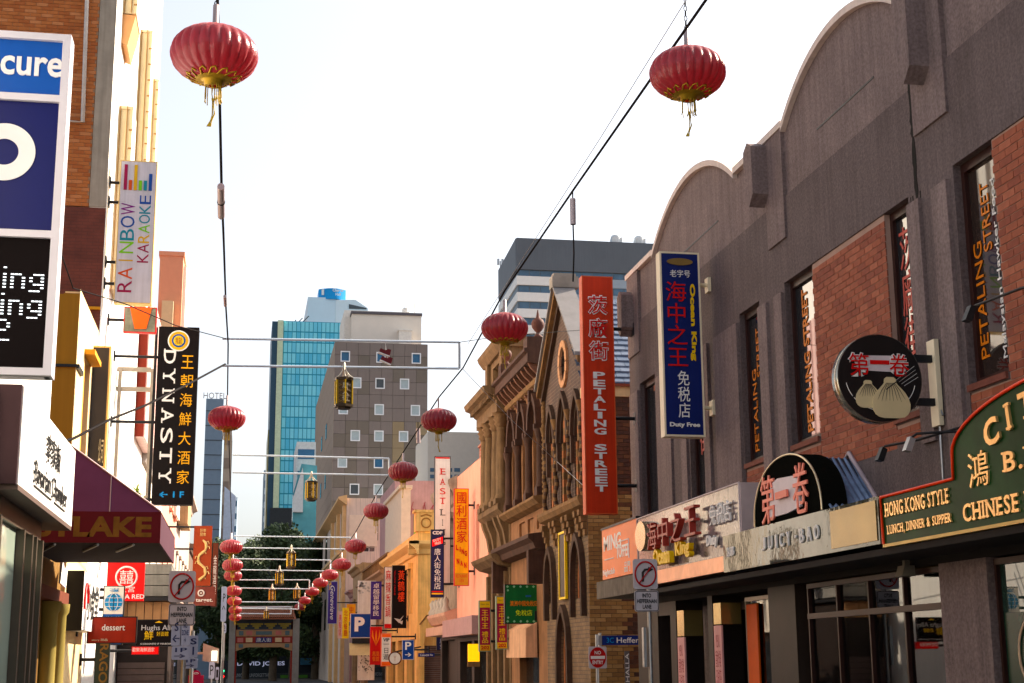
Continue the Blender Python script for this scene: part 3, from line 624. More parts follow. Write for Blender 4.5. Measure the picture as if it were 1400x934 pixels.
# ================================================================== GOTHIC GABLED BUILDING (right, beyond the lane)
XG = 7.2; fr = FR(XG)
G = thing('gothic_building', 'gothic gabled brick building with pointed arches, oval window and slate roof', 'building', (XG, 32.8, 0))
ybk = [M('yellow_brick_a', (.29, .17, .075), .85, sc=7, var=.2), M('yellow_brick_b', (.23, .13, .06), .85, sc=7, var=.2), M('yellow_brick_c', (.35, .22, .105), .85, sc=7, var=.2)]
dbk = [M('brown_brick_a', (.09, .042, .028), .85, sc=7, var=.25), M('brown_brick_b', (.065, .034, .026), .85, sc=7, var=.25), M('brown_brick_c', (.13, .06, .035), .85, sc=7, var=.25)]
hood = M('dark_hood_stone', (.06, .036, .025), .8, sc=4, var=.25)
gstone = M('golden_sandstone', (.19, .11, .055), .85, sc=3, var=.35, streak=.25, bump=.3, bsc=20)
gbrick = brickmat('gothic_brickwork', (.085, .042, .026), (.06, .03, .02), (.12, .075, .05))
ybrick = brickmat('yellow_brickwork', (.2, .12, .055), (.145, .085, .04), (.1, .06, .036))
YA, YB = 30.6, 35.05
m2 = MB(); m2.box((XG+.3, YA+.02, 0), (XG+7, YB, 7.0)); m2.build('wall_core', gbrick, G)
# gable wall with three lancets
op = [(31.35, .42, 7.35), (32.75, .5, 7.55), (34.1, .36, 7.45)]          # centre, half width, apex
m2 = MB(); hs_ = [(c-h, c+h, 5.0, 9) for c, h, z in op]
holes_wall(m2, fr, YA+.012, YB, 4.95, 7.75, hs_, -.3, 0)
for c, h, z in op:
    zs = z-h*2.0; arch_fill(m2, fr, 'pointed', c, h, zs, 2.0, 7.75, -.3, 0)
ap = 32.75
ov = [(ap-.05+.33*math.cos(2*PI*k/24), 8.33+.42*math.sin(2*PI*k/24)) for k in range(24)]
# gable triangle in strips, leaving the oval open
N_ = 40
def gz(u): return 10.0-(abs(u-ap)/2.2)*2.1
for i in range(N_):
    a = YA+(YB-YA)*i/N_; b = YA+(YB-YA)*(i+1)/N_; mm_ = (a+b)/2; t = (mm_-ap+.05)/.33
    if abs(t) < 1:
        dz = .42*math.sqrt(1-t*t)
        m2.fp(fr, [(a, 7.75), (b, 7.75), (b, 8.33-dz), (a, 8.33-dz)], -.3, 0); m2.fp(fr, [(a, 8.33+dz), (b, 8.33+dz), (b, gz(b)), (a, gz(a))], -.3, 0)
    else: m2.fp(fr, [(a, 7.75), (b, 7.75), (b, gz(b)), (a, gz(a))], -.3, 0)
m2.build('gable_wall', gbrick, G)
# voussoirs of the oval, alternating stone
for k in range(12):
    a0, a1 = 2*PI*k/12+.03, 2*PI*(k+1)/12-.03; m2 = MB()
    f = lambda a, r: (ap-.05+(.33+r)*math.cos(a), 8.33+(.42+r)*math.sin(a))
    m2.fp(fr, [f(a0, -.02), f((a0+a1)/2, -.02), f(a1, -.02), f(a1, .14), f((a0+a1)/2, .14), f(a0, .14)], .0, .06); m2.build('voussoir', M('pink_sandstone', (.52, .29, .17), .8, var=.15), G)
m2 = MB(); m2.fp(fr, ov, -.28, -.25); m2.build('oval_pane', dglass, G)
for k in range(6): m2 = MB(); m2.fb(fr, ap-.33, ap+.23, 8.0+.12*k, 8.05+.12*k, -.2, -.14); m2.build('louvre', hood, G)
# lancets: moulded hood, striped inner arch, shafts, glass
stone2 = M('striped_brick', (.30, .12, .06), .8, var=.2)
for c, h, z in op:
    zs = z-h*2.0
    m2 = MB(); arch_band(m2, fr, 'pointed', c, h, zs, 2.0, .13, 0, .1); arch_band(m2, fr, 'pointed', c, h-.08, zs, 2.05, .08, -.06, .02); 
    for s_ in (-1, 1): m2.fb(fr, c+s_*(h+.065)-.065, c+s_*(h+.065)+.065, 5.9, zs, 0, .08)
    wo = m2.build('arch_hood', hood, G)
    m2 = MB()
    for k in range(14):
        z0 = 5.0+.17*k
        if z0+.15 < z-.25:
            hh = h if z0+.15 < zs else h*.6
            for s_ in (-1, 1): m2.fb(fr, c+s_*(hh-.08)-.08, c+s_*(hh-.08)+.08, z0, z0+.165, -.22, -.03, k % 2)
    m2.build('striped_jamb', [gstone, stone2], wo)
    m2 = MB(); arch_pane(m2, fr, 'pointed', c, h-.1, 5.0, zs, 1.9, -.24); m2.build('pane', dglass, wo)
    # twisted colonnette with capital
for c in (32.05, 33.5, 34.75, 30.78):
    m2 = MB(); sg = 10
    for k in range(22):
        a = k*.9; z0 = 5.05+k*.085; m2.tube([(XG-.07+.022*math.cos(a), c+.022*math.sin(a), z0), (XG-.07+.022*math.cos(a+.9), c+.022*math.sin(a+.9), z0+.09)], .05, 6, k % 2)
    m2.lathe((XG-.07, c, 6.9), [(.05, 0), (.06, .05), (.11, .2), (.12, .24)], 8); m2.build('twisted_column', [gstone, hood], G)
# raking cornice, kneelers and apex block
for s_ in (-1, 1):
    a, b = (ap, 10.05), (ap+s_*2.3, 7.92)
    for w0, w1, d, mt in ((0, .16, .2, gstone), (-.2, -.02, .1, hood), (.16, .24, .26, M('lead_flashing', (.2, .19, .19), .6))):
        m2 = MB(); m2.fp(fr, [(a[0], a[1]+w0), (a[0], a[1]+w1), (b[0], b[1]+w1), (b[0], b[1]+w0)], -.25, d); m2.build('raking_cornice', mt, G)
m2 = MB()
for k in range(26):
    z = 4.98+k*.115; m2.lathe((XG-.03, YB-.07, z), [(.05, 0), (.075, .055), (.05, .11)], 8)
stuff(m2.build('rope_moulding', gstone, G))
m2 = MB(); m2.box((XG-.28, ap-.18, 10.15), (XG+.35, ap+.18, 10.42)); m2.box((XG-.24, ap-.13, 10.42), (XG+.3, ap+.13, 10.5)); m2.build('apex_block', M('apex_stone', (.28, .25, .22), .8, var=.2), G)
# string course, corbels and lower storey
m2 = MB(); m2.prof(fr, YA-.02, YB, [(0, 4.78), (.16, 4.84), (.22, 4.95), (.22, 5.03), (0, 5.06)]); m2.build('string_course', gstone, G)
for u in (30.75, 31.2, 32.0, 32.45, 33.4, 33.85, 34.75):
    m2 = MB()
    for k in range(4): m2.fb(fr, u-.1, u+.1, 4.2+k*.14, 4.33+k*.14, 0, .06+.04*k)
    m2.build('corbel', gstone, G)
m2 = MB(); YA_ = YA+.012; lo = [(31.45, .5, 2.9, 4.15), (34.4, .42, 2.9, 4.1)]
holes_wall(m2, fr, YA_, YB, 0, 4.78, [(30.98, 31.92, 2.9, 4.2), (33.98, 34.82, 2.9, 4.2), (32.5, 33.5, .8, 2.75)], -.3, 0)
for c, h, z0, z1 in lo: arch_fill(m2, fr, 'pointed', c, h-.03, z1-h*1.7, 1.7, 4.2, -.3, -.001)
arch_fill(m2, fr, 'pointed', 33, .5, 1.8, 1.7, 2.76, -.3, -.001)
m2.build('lower_wall', ybrick, G)
for c, h, z0, zs in ((31.45, .47, 2.5, 3.35), (34.4, .39, 2.5, 3.4), (33, .5, .8, 1.8)):
    m2 = MB(); arch_band(m2, fr, 'pointed', c, h, zs, 1.7, .14, 0, .12, leg=zs-z0); wo = m2.build('arch_hood', hood, G)
    m2 = MB(); arch_band(m2, fr, 'pointed', c, h-.14, zs, 1.8, .12, -.25, -.05, leg=.9); m2.build('striped_jamb', stone2, wo)
    m2 = MB(); m2.fb(fr, c-h, c+h, .8, 4.0, -.29, -.27); m2.build('pane', dglass, wo)
# side wall to the lane: real bricks with yellow quoins
fc = FC(YA)
m2 = MB(); m2.box((XG+.004, YA+.0, 0), (XG+7, YA+.3, 7.25)); m2.build('side_mortar', M('grimy_mortar', (.11, .075, .055), .9), G)
lst = []; rnd = random.Random(3); r = 0; z = .02
while z < 7.1:
    q = .72+.25*((r//4) % 2) if z < 4.75 else .0
    u = XG+.005-(r % 2)*.12
    while u < XG+2.6:
        a, b = max(u, XG+.003), u+.225
        yel = (a+b)/2 < XG+q or (4.85 < z < 5.05)
        lst.append((a, b, z, rnd.choice((0, 1, 2)) + (0 if yel else 3), rnd.uniform(0, .006))); u += .235
    z += .087; r += 1
lay(fc, lst, G, ybk+dbk, d=.012, limit=300)
m2 = MB(); m2.box((XG-.05, YA-.06, 7.2), (XG+7, YA+.3, 7.42)); m2.build('eaves_band', M('cream_band', (.55, .42, .25), .7), G)
m2 = MB(); m2.box((XG+.3, YA-.12, 7.42), (XG+7, YA-.02, 7.52)); m2.build('gutter', M('red_brown_gutter', (.2, .06, .04), .5), G)
# slate roof: rows of slates
sl_ = [M('slate_blue_a', (.10, .13, .19), .55, var=.2), M('slate_blue_b', (.13, .16, .22), .55, var=.2)]
m2 = MB(); n = 16; rnd = random.Random(5)
def rp(x, t): return Vector((x, YA-.1+2.3*t, 7.48+2.45*t))
for r in range(n):
    t0, t1 = r/n, (r+1.12)/n; x = XG+.02-(r % 2)*.14
    while x < XG+4:
        a, b = rp(x, t0), rp(x+.27, t1); nn = Vector((0, -.02, .02))*(1+rnd.random()*.5)
        v = [a+nn, Vector((b.x, a.y, a.z))+nn, b, Vector((a.x, b.y, b.z))]
        m2.add(v+[v[0]-Vector((0, 0, .03)), v[1]-Vector((0, 0, .03))], [(0, 1, 2, 3), (4, 5, 1, 0)], rnd.choice((0, 1))); x += .28
stuff(m2.build('slates', sl_, G))
m2 = MB(); m2.prism([(XG+.1, YA, 7.3), (XG+.1, YA+2.2, 9.7), (XG+.1, YB, 7.3)], (7, 0, 0)); m2.build('roof_body', M('slate_blue_a'), G)
T = thing('menu_board', 'narrow dark sign board with yellow frame between the gothic arches', 'sign', (7.0, 33, 3))
m2 = MB(); m2.box((7.13, 32.6, 2.98), (7.16, 33.2, 4.4)); m2.build('board', blk, T)
m2 = MB()
for q in ((32.55, 32.6, 2.93, 4.45), (33.2, 33.25, 2.93, 4.45), (32.6, 33.2, 2.93, 2.98), (32.6, 33.2, 4.4, 4.45)): m2.box((7.11, q[0], q[2]), (7.17, q[1], q[3]))
m2.build('yellow_frame', M('bright_yellow_paint', (.8, .55, .02), .45), T)

# ================================================================== ITALIANATE BUILDING with deep bracketed cornice
I_ = thing('italianate_building', 'salmon italianate building with deep brown bracketed cornice and three arched windows', 'building', (XG, 37.5, 0))
salm = M('salmon_stucco', (.24, .125, .068), .8, sc=2.2, var=.25, streak=.3); brn = M('brown_stone', (.06, .03, .021), .75, sc=3, var=.35, streak=.3)
A, B = 35.08, 40.0; m2 = MB(); m2.box((XG+.3, A, 0), (XG+6, B, 9.1)); m2.build('wall_core', brn, I_)
ws = [(36.05, .5), (37.55, .5), (39.05, .5)]
m2 = MB(); holes_wall(m2, fr, A, B, 5.45, 8.4, [(c-h, c+h, 5.5, 8.15) for c, h in ws], -.3, 0)
for c, h in ws: arch_fill(m2, fr, 'pointed', c, h, 7.35, 1.45, 8.15, -.3, -.001)
m2.build('upper_wall', salm, I_)
for c, h in ws:
    m2 = MB(); arch_band(m2, fr, 'pointed', c, h, 7.35, 1.45, .16, 0, .16, n=12); m2.fb(fr, c-h-.16, c-h, 7.2, 7.35, 0, .2); m2.fb(fr, c+h, c+h+.16, 7.2, 7.35, 0, .2); m2.fb(fr, c-.08, c+.08, 8.02, 8.3, 0, .22)
    wo = m2.build('arch_hood', brn, I_)
    m2 = MB(); arch_pane(m2, fr, 'pointed', c, h, 5.5, 7.35, 1.4, -.24); m2.build('pane', dglass, wo)
    m2 = MB(); m2.fb(fr, c-h, c+h, 7.1, 7.15, -.24, -.18); m2.fb(fr, c-.02, c+.02, 5.5, 7.9, -.24, -.18); m2.build('sash_bar', brn, wo)
for c in (35.3, 36.8, 38.3, 39.75):
    m2 = MB(); m2.fb(fr, c-.17, c+.17, 5.5, 5.75, 0, .2); m2.lathe(fr.p(c, 5.75, .06), [(.15, 0), (.13, .06), (.11, .2), (.1, 1.2), (.12, 1.25), (.16, 1.4), (.17, 1.45)], 10); m2.build('pilaster', brn, I_)
m2 = MB(); m2.prof(fr, A, B, [(0, 5.28), (.18, 5.34), (.3, 5.46), (.3, 5.52), (0, 5.55)]); m2.build('sill_course', gstone, I_)
m2 = MB(); holes_wall(m2, fr, A, B, 4.65, 5.28, [(35.5, 36.3, 4.8, 5.15), (36.7, 37.5, 4.8, 5.15), (37.9, 38.7, 4.8, 5.15)], -.3, -.02); m2.fb(fr, A, B, 4.65, 5.28, -.3, -.08); m2.build('spandrel', salm, I_)
m2 = MB(); m2.prof(fr, A, B, [(0, 8.38), (.12, 8.42), (.16, 8.52), (.12, 8.56), (0, 8.58)]); m2.build('frieze_band', gstone, I_)
# cornice and brackets
m2 = MB(); m2.prof(fr, A-.04, B+.05, [(-.3, 8.58), (.05, 8.58), (.12, 8.8), (.42, 8.86), (.42, 9.08), (.5, 9.12), (.5, 9.2), (-.3, 9.22)]); m2.build('cornice', brn, I_)
for k in range(10):
    u = A+.15+k*(B-A-.3)/9; m2 = MB(); m2.fp(Fr(fr.p(u-.06, 0, 0), fr.n, fr.u), [(.0, 8.3), (.07, 8.36), (.12, 8.55), (.3, 8.72), (.38, 8.86), (.0, 8.86)], 0, .12); m2.build('bracket', M('pinkish_bracket', (.15, .075, .052), .8, var=.25), I_)
m2 = MB(); m2.box((XG-.42, A-.02, 9.2), (XG+.3, A+.5, 9.5)); m2.build('pedestal', brn, I_); m2 = MB(); m2.box((XG-.3, B-.4, 9.2), (XG+.3, B, 9.7)); m2.build('pedestal', brn, I_)
m2 = MB(); m2.fb(fr, A+.5, B-.4, 9.2, 9.5, -.25, .1); m2.fb(fr, A+.5, B-.4, 9.5, 9.56, -.28, .16); m2.build('parapet', M('pale_pink_stucco', (.6, .4, .3), .8, var=.15), I_)
for (y, z, s_) in ((35.25, 9.5, .75), (39.75, 9.7, .65)):
    T = None; m2 = MB(); m2.lathe((XG-.1, y, z), [(a*s_, b*s_) for a, b in [(.16, 0), (.16, .06), (.07, .12), (.07, .2), (.12, .25), (.21, .38), (.23, .5), (.18, .62), (.07, .7), (.05, .8), (.015, .98)]], 14); m2.build('urn_finial', M('terracotta_brown', (.09, .036, .028), .7, var=.15), I_)
# lower part: entablature, canopy, salmon wall
m2 = MB(); m2.prof(fr, A+.1, B+.7, [(0, 4.2), (.25, 4.26), (.3, 4.4), (.42, 4.5), (.42, 4.6), (0, 4.65)]); m2.build('canopy_cornice', brn, I_)
m2 = MB(); m2.box((XG-.42, A+.1, 3.4), (XG, A+.35, 4.2)); m2.build('console', brn, I_); m2 = MB(); m2.box((XG-.42, B+.4, 3.4), (XG, B+.65, 4.6)); m2.build('console', brn, I_)
m2 = MB(); holes_wall(m2, fr, A, B, 0, 4.2, [(36.2, 38.8, .2, 2.35)], -.3, -.02); m2.build('lower_wall', salm, I_)
m2 = MB(); m2.fb(fr, 36.2, 38.8, .2, 1.75, -.25, -.2); m2.build('shop_pane', dglass, I_)
m2 = MB(); m2.prism([(XG-.02, 36.2, 2.5), (XG-.3, 36.2, 2.35), (XG-.32, 36.2, 1.65), (XG-.02, 36.2, 1.65)], (0, 2.7, 0)); tag(m2.build('awning', M('striped_pink_canvas', (.62, .38, .25), .8, streak=.3)), 'faded pink canvas awning with scalloped edge below the green square sign', 'awning')

# ================================================================== CLASSICAL BUILDING with paired Corinthian columns
K = thing('classical_building', 'sandstone classical building with paired corinthian columns and tall attic block', 'building', (XG, 42, 0))
ss_ = M('tan_sandstone', (.165, .105, .06), .85, sc=2.2, var=.32, streak=.35, bump=.3, bsc=20)
A, B = 40.02, 43.6; m2 = MB(); m2.box((XG+.25, A, 0), (XG+6, B, 9.0)); m2.fb(fr, A, B, 0, 8.4, -.25, 0); m2.build('wall_core', ss_, K)
for c in (40.35, 41.15, 42.35, 43.15):
    m2 = MB(); o = fr.p(c, 6.0, .16); m2.box((o.x-.22, c-.22, 5.85), (o.x+.2, c+.22, 6.0)); m2.lathe(o, [(.21, 0), (.21, .08), (.17, .14), (.165, 1.2), (.14, 1.95), (.16, 1.98), (.14, 2.02)], 14, mod=lambda k, j: 1-.05*(k % 2))
    co = m2.build('column', ss_, K)
    m2 = MB(); m2.lathe(fr.p(c, 8.02, .16), [(.14, 0), (.2, .1), (.17, .14), (.23, .24), (.19, .28), (.26, .38), (.27, .42)], 14, mod=lambda k, j: 1.1 if (k+j) % 2 else .9); m2.build('capital', M('dark_sandstone', (.15, .09, .05), .85, var=.25), co)
m2 = MB(); m2.prof(fr, A-.05, B+.05, [(-.2, 8.42), (.36, 8.42), (.36, 8.75), (.44, 8.8), (.44, 8.9), (.7, 9.0), (.75, 9.15), (-.2, 9.2)]); m2.build('entablature', ss_, K)
for k in range(14): u = A+.1+k*.25; m2 = MB(); m2.fb(fr, u, u+.12, 8.8, 8.95, .42, .58); m2.build('modillion', ss_, K)
m2 = MB(); holes_wall(m2, fr, A, B-.1, 9.2, 10.3, [(41.2, 42.4, 9.4, 10.1)], -.6, .05); m2.prof(fr, A-.1, B, [(-.5, 10.3), (.15, 10.3), (.3, 10.5), (.34, 10.62), (-.5, 10.65)]); m2.fb(fr, 41.2, 42.4, 9.2, 10.1, -.6, -.5); m2.build('attic_block', ss_, K)
for c in (40.5, 43.0): m2 = MB(); m2.fb(fr, c-.2, c+.2, 9.2, 10.3, .05, .16); m2.build('attic_pilaster', ss_, K)
m2 = MB()
for k in range(7): m2.lathe(fr.p(40.4+k*.42, 10.62, -.1), [(.1, 0), (.12, .08), (.06, .16), (.09, .24), (.02, .34)], 8)
stuff(m2.build('roof_crest', M('apex_stone'), K))
m2 = MB(); m2.prof(fr, A, B, [(0, 5.5), (.2, 5.56), (.34, 5.7), (.34, 5.85), (0, 5.88)]); m2.build('podium_cornice', ss_, K)
for c in (40.35, 41.15, 42.35, 43.15): m2 = MB(); m2.fp(Fr(fr.p(c-.13, 0, 0), fr.n, fr.u), [(0, 4.7), (.08, 4.75), (.14, 5.1), (.26, 5.4), (.3, 5.55), (0, 5.55)], 0, .26); m2.build('scroll_console', ss_, K)
m2 = MB(); m2.prof(fr, A, B, [(0, 4.1), (.3, 4.18), (.5, 4.35), (.55, 4.45), (0, 4.5)]); m2.build('shop_cornice', ss_, K)
for c in (40.4, 41.4, 42.4, 43.3): m2 = MB(); m2.fb(fr, c-.14, c+.14, 0, 4.0, 0, .12); m2.build('lower_pilaster', ss_, K)
for a in (40.65, 41.65, 42.65): m2 = MB(); m2.fb(fr, a, a+.55, .3, 2.6, .0, .02); m2.build('lower_window', dglass, K)

# ================================================================== PINK BUILDING and stepped red brick parapet
P_ = thing('pink_building', 'salmon pink rendered shop building with stepped red brick parapet and chimney', 'building', (XG, 47, 0))
pinkw = M('salmon_pink_paint', (.82, .43, .33), .75, sc=1.2, var=.1, streak=.18)
A, B = 43.62, 50.2; fp_ = FR(XG-.02)
m2 = MB(); m2.box((XG+.3, A, 0), (XG+7, B, 7.7)); holes_wall(m2, fp_, A, B, 2.6, 7.8, [(45.3, 45.9, 4.6, 6.4), (47.6, 48.2, 4.6, 6.4)], -.3, 0)
m2.fp(fp_, [(A, 7.8), (44.6, 7.8), (44.6, 8.2), (A, 8.35)], -.3, 0); m2.build('wall', pinkw, P_)
m2 = MB(); m2.fb(fp_, 45.3, 45.9, 4.6, 6.4, -.22, -.2); m2.build('window', M('dark_pink_board', (.4, .2, .17), .6), P_); m2 = MB(); m2.fb(fp_, 47.6, 48.2, 4.6, 6.4, -.22, -.2); m2.build('window', dglass, P_)  # one opening holds a darker pink board, the other glass
rb = brickmat('red_parapet_brick', (.38, .11, .06), (.3, .085, .05), (.4, .28, .2), bh=.1)
m2 = MB(); 
for a, b, z in ((43.62, 45.0, 8.9), (45.0, 48.2, 8.55), (48.2, 51, 8.1)): m2.fb(FR(XG+.45), a, b, 7.6, z, -.4, 0); m2.fb(FR(XG+.45), a-.02, b+.02, z, z+.08, -.45, .05)
m2.build('brick_parapet', rb, P_)
m2 = MB(); m2.box((XG+.4, 46.2, 8.6), (XG+1.0, 47.6, 9.35)); m2.box((XG+.35, 46.15, 9.35), (XG+1.05, 47.65, 9.45)); ch_ = m2.build('chimney', rb, P_)
for k in range(3): m2 = MB(); m2.box((XG+.37, 46.35+k*.42, 8.85), (XG+.41, 46.6+k*.42, 9.25)); m2.build('flue_slot', blk, ch_)
m2 = MB(); m2.fb(fp_, A, B, 2.35, 2.9, 0, .5); m2.build('fascia', M('mauve_fascia', (.38, .24, .24), .7), P_)
m2 = MB(); holes_wall(m2, fp_, A, B, 0, 2.35, [(44.2, 46.5, .2, 2.2), (47, 49.6, .2, 2.2)], -.3, -.02); m2.build('shopfront', darkst, P_)
m2 = MB(); m2.fb(fp_, 44.2, 49.6, .2, 2.2, -.28, -.25); m2.build('shop_pane', dglass, P_)
T = thing('lit_menu_box', 'small glowing yellow menu box under the pink building canopy', 'sign', (6.8, 45.3, 1.5))
c = at(648, 893, Y=44.5); m2 = MB(); m2.box((c.x-.17, 44.5, c.z-.25), (c.x+.17, 44.62, c.z+.27)); m2.build('light_box', M('lit_yellow_panel', (.8, .42, .05), .5, emit=.5), T); m2 = MB(); m2.box((c.x-.18, 44.49, c.z-.4), (c.x+.18, 44.63, c.z-.26)); m2.build('lower_panel', gstone, T)
# grey ornate shop beyond
Q_ = thing('ornate_grey_building', 'weathered grey stucco building with heavy overhanging cornice beside the brick lane', 'building', (XG, 52.4, 0))
gst = M('weathered_grey_stucco', (.30, .25, .2), .85, sc=3, var=.25, streak=.25)
A, B = 50.22, 54.6; m2 = MB(); m2.box((XG+.25, A, 0), (XG+6, B, 7.3)); holes_wall(m2, fr, A, B, 2.9, 7.4, [(51.2, 52.0, 4.4, 6.5), (53, 53.8, 4.4, 6.5)], -.25, 0); m2.build('wall', gst, Q_)
for a in (51.2, 53.0): m2 = MB(); m2.fb(fr, a, a+.8, 4.4, 6.5, -.2, -.18); wo = m2.build('window', dglass, Q_); m2 = MB(); m2.fb(fr, a-.1, a+.9, 6.5, 6.7, 0, .15); m2.fb(fr, a-.1, a+.9, 4.3, 4.4, 0, .15); m2.build('surround', gst, wo)
m2 = MB(); m2.prof(fr, A-.1, B+.5, [(0, 6.9), (.1, 6.95), (.12, 7.2), (.28, 7.45), (.34, 7.6), (.34, 7.72), (0, 7.9)]); m2.build('cornice', gst, Q_)
m2 = MB(); m2.prof(fr, A, B+.4, [(0, 2.75), (.3, 2.85), (.45, 3.1), (.45, 3.2), (0, 3.35)]); m2.fb(fr, A, B+.4, 2.45, 2.75, 0, .5); m2.build('canopy', M('pinkish_canopy', (.5, .32, .25), .7, var=.15), Q_)
m2 = MB()
for k in range(5): m2.lathe((XG-.35, 50.6+k*.9, 3.2), [(.14, 0), (.16, .1), (.08, .25), (.12, .4), (.02, .55)], 8)
stuff(m2.build('canopy_ornaments', M('white_grey_plaster', (.45, .42, .38), .8), Q_))
m2 = MB(); holes_wall(m2, fr, A, B, 0, 2.45, [(50.8, 54.2, .1, 2.3)], -.25, 0); m2.fb(fr, 50.8, 54.2, .1, 2.3, -.24, -.22); m2.build('shopfront', darkst, Q_)

# ================================================================== YELLOW CORNER BUILDING
V = thing('yellow_building', 'warm yellow stucco corner building with moulded parapet and scrolled pediment block', 'building', (XG, 69, 0))
yel = M('yellow_ochre_stucco', (.7, .46, .2), .8, sc=1.6, var=.18, streak=.25)
A, B = 62.0, 75.5; m2 = MB(); m2.box((XG+.3, A+.25, 0), (XG+9, B, 6.3)); holes_wall(m2, fr, A, B, 2.9, 6.45, [(64, 65, 3.6, 5.5), (66.5, 67.5, 3.6, 5.5), (69, 70, 3.6, 5.5), (71.5, 72.5, 3.6, 5.5)], -.3, 0)
m2.build('street_wall', yel, V)
m2 = MB(); holes_wall(m2, FC(A), XG+.301, XG+4, 2.2, 6.45, [(XG+2.2, XG+2.9, 3.5, 5.2)], -.25, 0); m2.build('side_wall', yel, V)
for a in (64, 66.5, 69, 71.5):
    m2 = MB(); m2.fb(fr, a, a+1, 3.6, 5.5, -.25, -.22); wo = m2.build('window', dglass, V); m2 = MB(); m2.fb(fr, a-.12, a+1.12, 5.5, 5.75, 0, .2); m2.fb(fr, a-.12, a, 3.6, 5.5, 0, .08); m2.fb(fr, a+1, a+1.12, 3.6, 5.5, 0, .08); m2.build('surround', yel, wo)
cprof = [(0, 5.95), (.1, 6.0), (.16, 6.2), (.3, 6.3), (.42, 6.4), (.42, 6.52), (0, 6.56)]
m2 = MB(); m2.prof(fr, A-.42, B, cprof); m2.prof(FC(A), XG-.42, XG+4, cprof); m2.build('cornice', M('pale_yellow_stucco', (.66, .46, .22), .8, var=.1), V)
m2 = MB(); m2.fb(fr, A, B, 6.5, 6.95, -.3, 0); m2.fb(FC(A), XG+.301, XG+4, 6.5, 6.9, -.3, 0); m2.build('parapet', yel, V)
m2 = MB(); m2.box((XG-.1, A-.1, 6.95), (XG+.75, A+.6, 7.75)); m2.box((XG-.18, A-.16, 7.75), (XG+.82, A+.66, 7.85)); pb = m2.build('parapet_block', yel, V)
m2 = MB(); m2.tube([(XG+.33+.2*math.cos(2*PI*k/16), A-.12, 7.3+.2*math.sin(2*PI*k/16)) for k in range(17)], .03, 5); m2.tube([(XG+.1, A-.12, 7.58), (XG+.33, A-.12, 7.66), (XG+.56, A-.12, 7.58)], .03, 5); m2.build('wreath', M('brown_ochre', (.3, .16, .06), .8), pb)
m2 = MB(); holes_wall(m2, fr, A, B, 0, 2.9, [(63, 66, .2, 2.5), (67, 70, .2, 2.5), (71, 74.5, .2, 2.5)], -.3, 0); m2.build('shopfront', yel, V)
m2 = MB(); m2.fb(fr, 63, 74.5, .2, 2.5, -.28, -.25); m2.build('shop_pane', dglass, V)
# scrolled lane portal between the yellow and grey buildings
T = thing('lane_portal', 'yellow scrolled archway over the narrow brick lane', 'archway', (8, 61.5, 0))
pts = [(7.22, 2.2), (7.22, 3.0), (7.5, 3.35), (7.9, 3.45), (8.2, 3.3), (8.5, 2.9), (8.75, 2.75), (9.6, 2.7), (9.6, 2.2), (8.7, 2.2), (8.4, 2.3), (8.1, 2.75), (7.8, 2.9), (7.45, 2.75), (7.4, 2.2)]
m2 = MB(); m2.prism([(x, 61.4, z) for x, z in pts], (0, .3, 0)); m2.build('scrolled_head', yel, T)
m2 = MB(); m2.tube([(x, 61.38, z+.05) for x, z in pts[1:9]], .03, 5); m2.build('moulding', gstone, T); m2 = MB(); m2.box((7.22, 61.4, 0), (7.42, 61.7, 2.2)); m2.build('post', yel, T)
T = thing('brick_lane_wall', 'dark brick wall at the back of the narrow lane', 'wall', (9, 70, 0))
m2 = MB(); m2.box((XG+1.3, 54.8, 0), (XG+1.6, 61.3, 5.2)); m2.box((XG+.1, 61.9, 0), (XG+3, 62.0, 2.2)); m2.build('brick_face', brickmat('lane_brick', (.11, .05, .035), (.07, .035, .03), (.15, .11, .09), axis='Y'), T)
T = thing('festoon_bulb', 'lit round bulb hanging over the lane beside the scrolled archway', 'lamp', (7, 58, 3))
c = at(607, 853, Y=57); m2 = MB(); m2.lathe((c.x, 57, c.z), [(.01, -.09), (.08, -.04), (.09, .02), (.04, .1)], 12); m2.build('bulb', M('lit_bulb', (1, .8, .5), .4, emit=6, var=0), T); m2 = MB(); m2.tube([(c.x, 57, c.z+.1), (c.x, 57, c.z+.45)], .02, 5); m2.build('cable', blk, T)

# ---- next shops down the right side
def plain(name, label, X, A, B, H, mt, wz=((3.6, 5.4),), wn=3, corn=None, cm=None, left=False, ww=.9, deep=8, par=0., sh=True):
    T = thing(name, label, 'building', (X, (A+B)/2, 0)); fr = FL(X) if left else FR(X); sx = -1 if left else 1
    m = MB(); m.box((X+sx*.25, A, 0), (X+sx*deep, B, H-.02)); L_ = B-A; hl = []
    for z0, z1 in wz:
        for k in range(wn): c = A+L_*(k+.5)/wn; hl.append((c-ww/2, c+ww/2, z0, z1))
    holes_wall(m, fr, A, B, 0, H, hl+([(A+.5, B-.5, .2, 2.5)] if sh else []), -.25, 0); m.build('wall', mt, T)
    for h in hl:
        g = MB(); g.fb(fr, h[0], h[1], h[2], h[3], -.22, -.19); wo = g.build('window', dglass, T)
        g = MB(); g.fb(fr, h[0]-.1, h[1]+.1, h[3], h[3]+.15, 0, .12); g.fb(fr, h[0]-.1, h[1]+.1, h[2]-.1, h[2], 0, .14); g.build('surround', cm or mt, wo)
    if sh: g = MB(); g.fb(fr, A+.5, B-.5, .2, 2.5, -.23, -.2); g.build('shop_pane', dglass, T)
    g = MB(); c_ = corn or H-.3; g.prof(fr, A-.05, B+.05, [(0, c_-.3), (.1, c_-.25), (.2, c_-.05), (.4, c_+.05), (.4, c_+.15), (0, c_+.2)]); g.build('cornice', cm or mt, T)
    return T
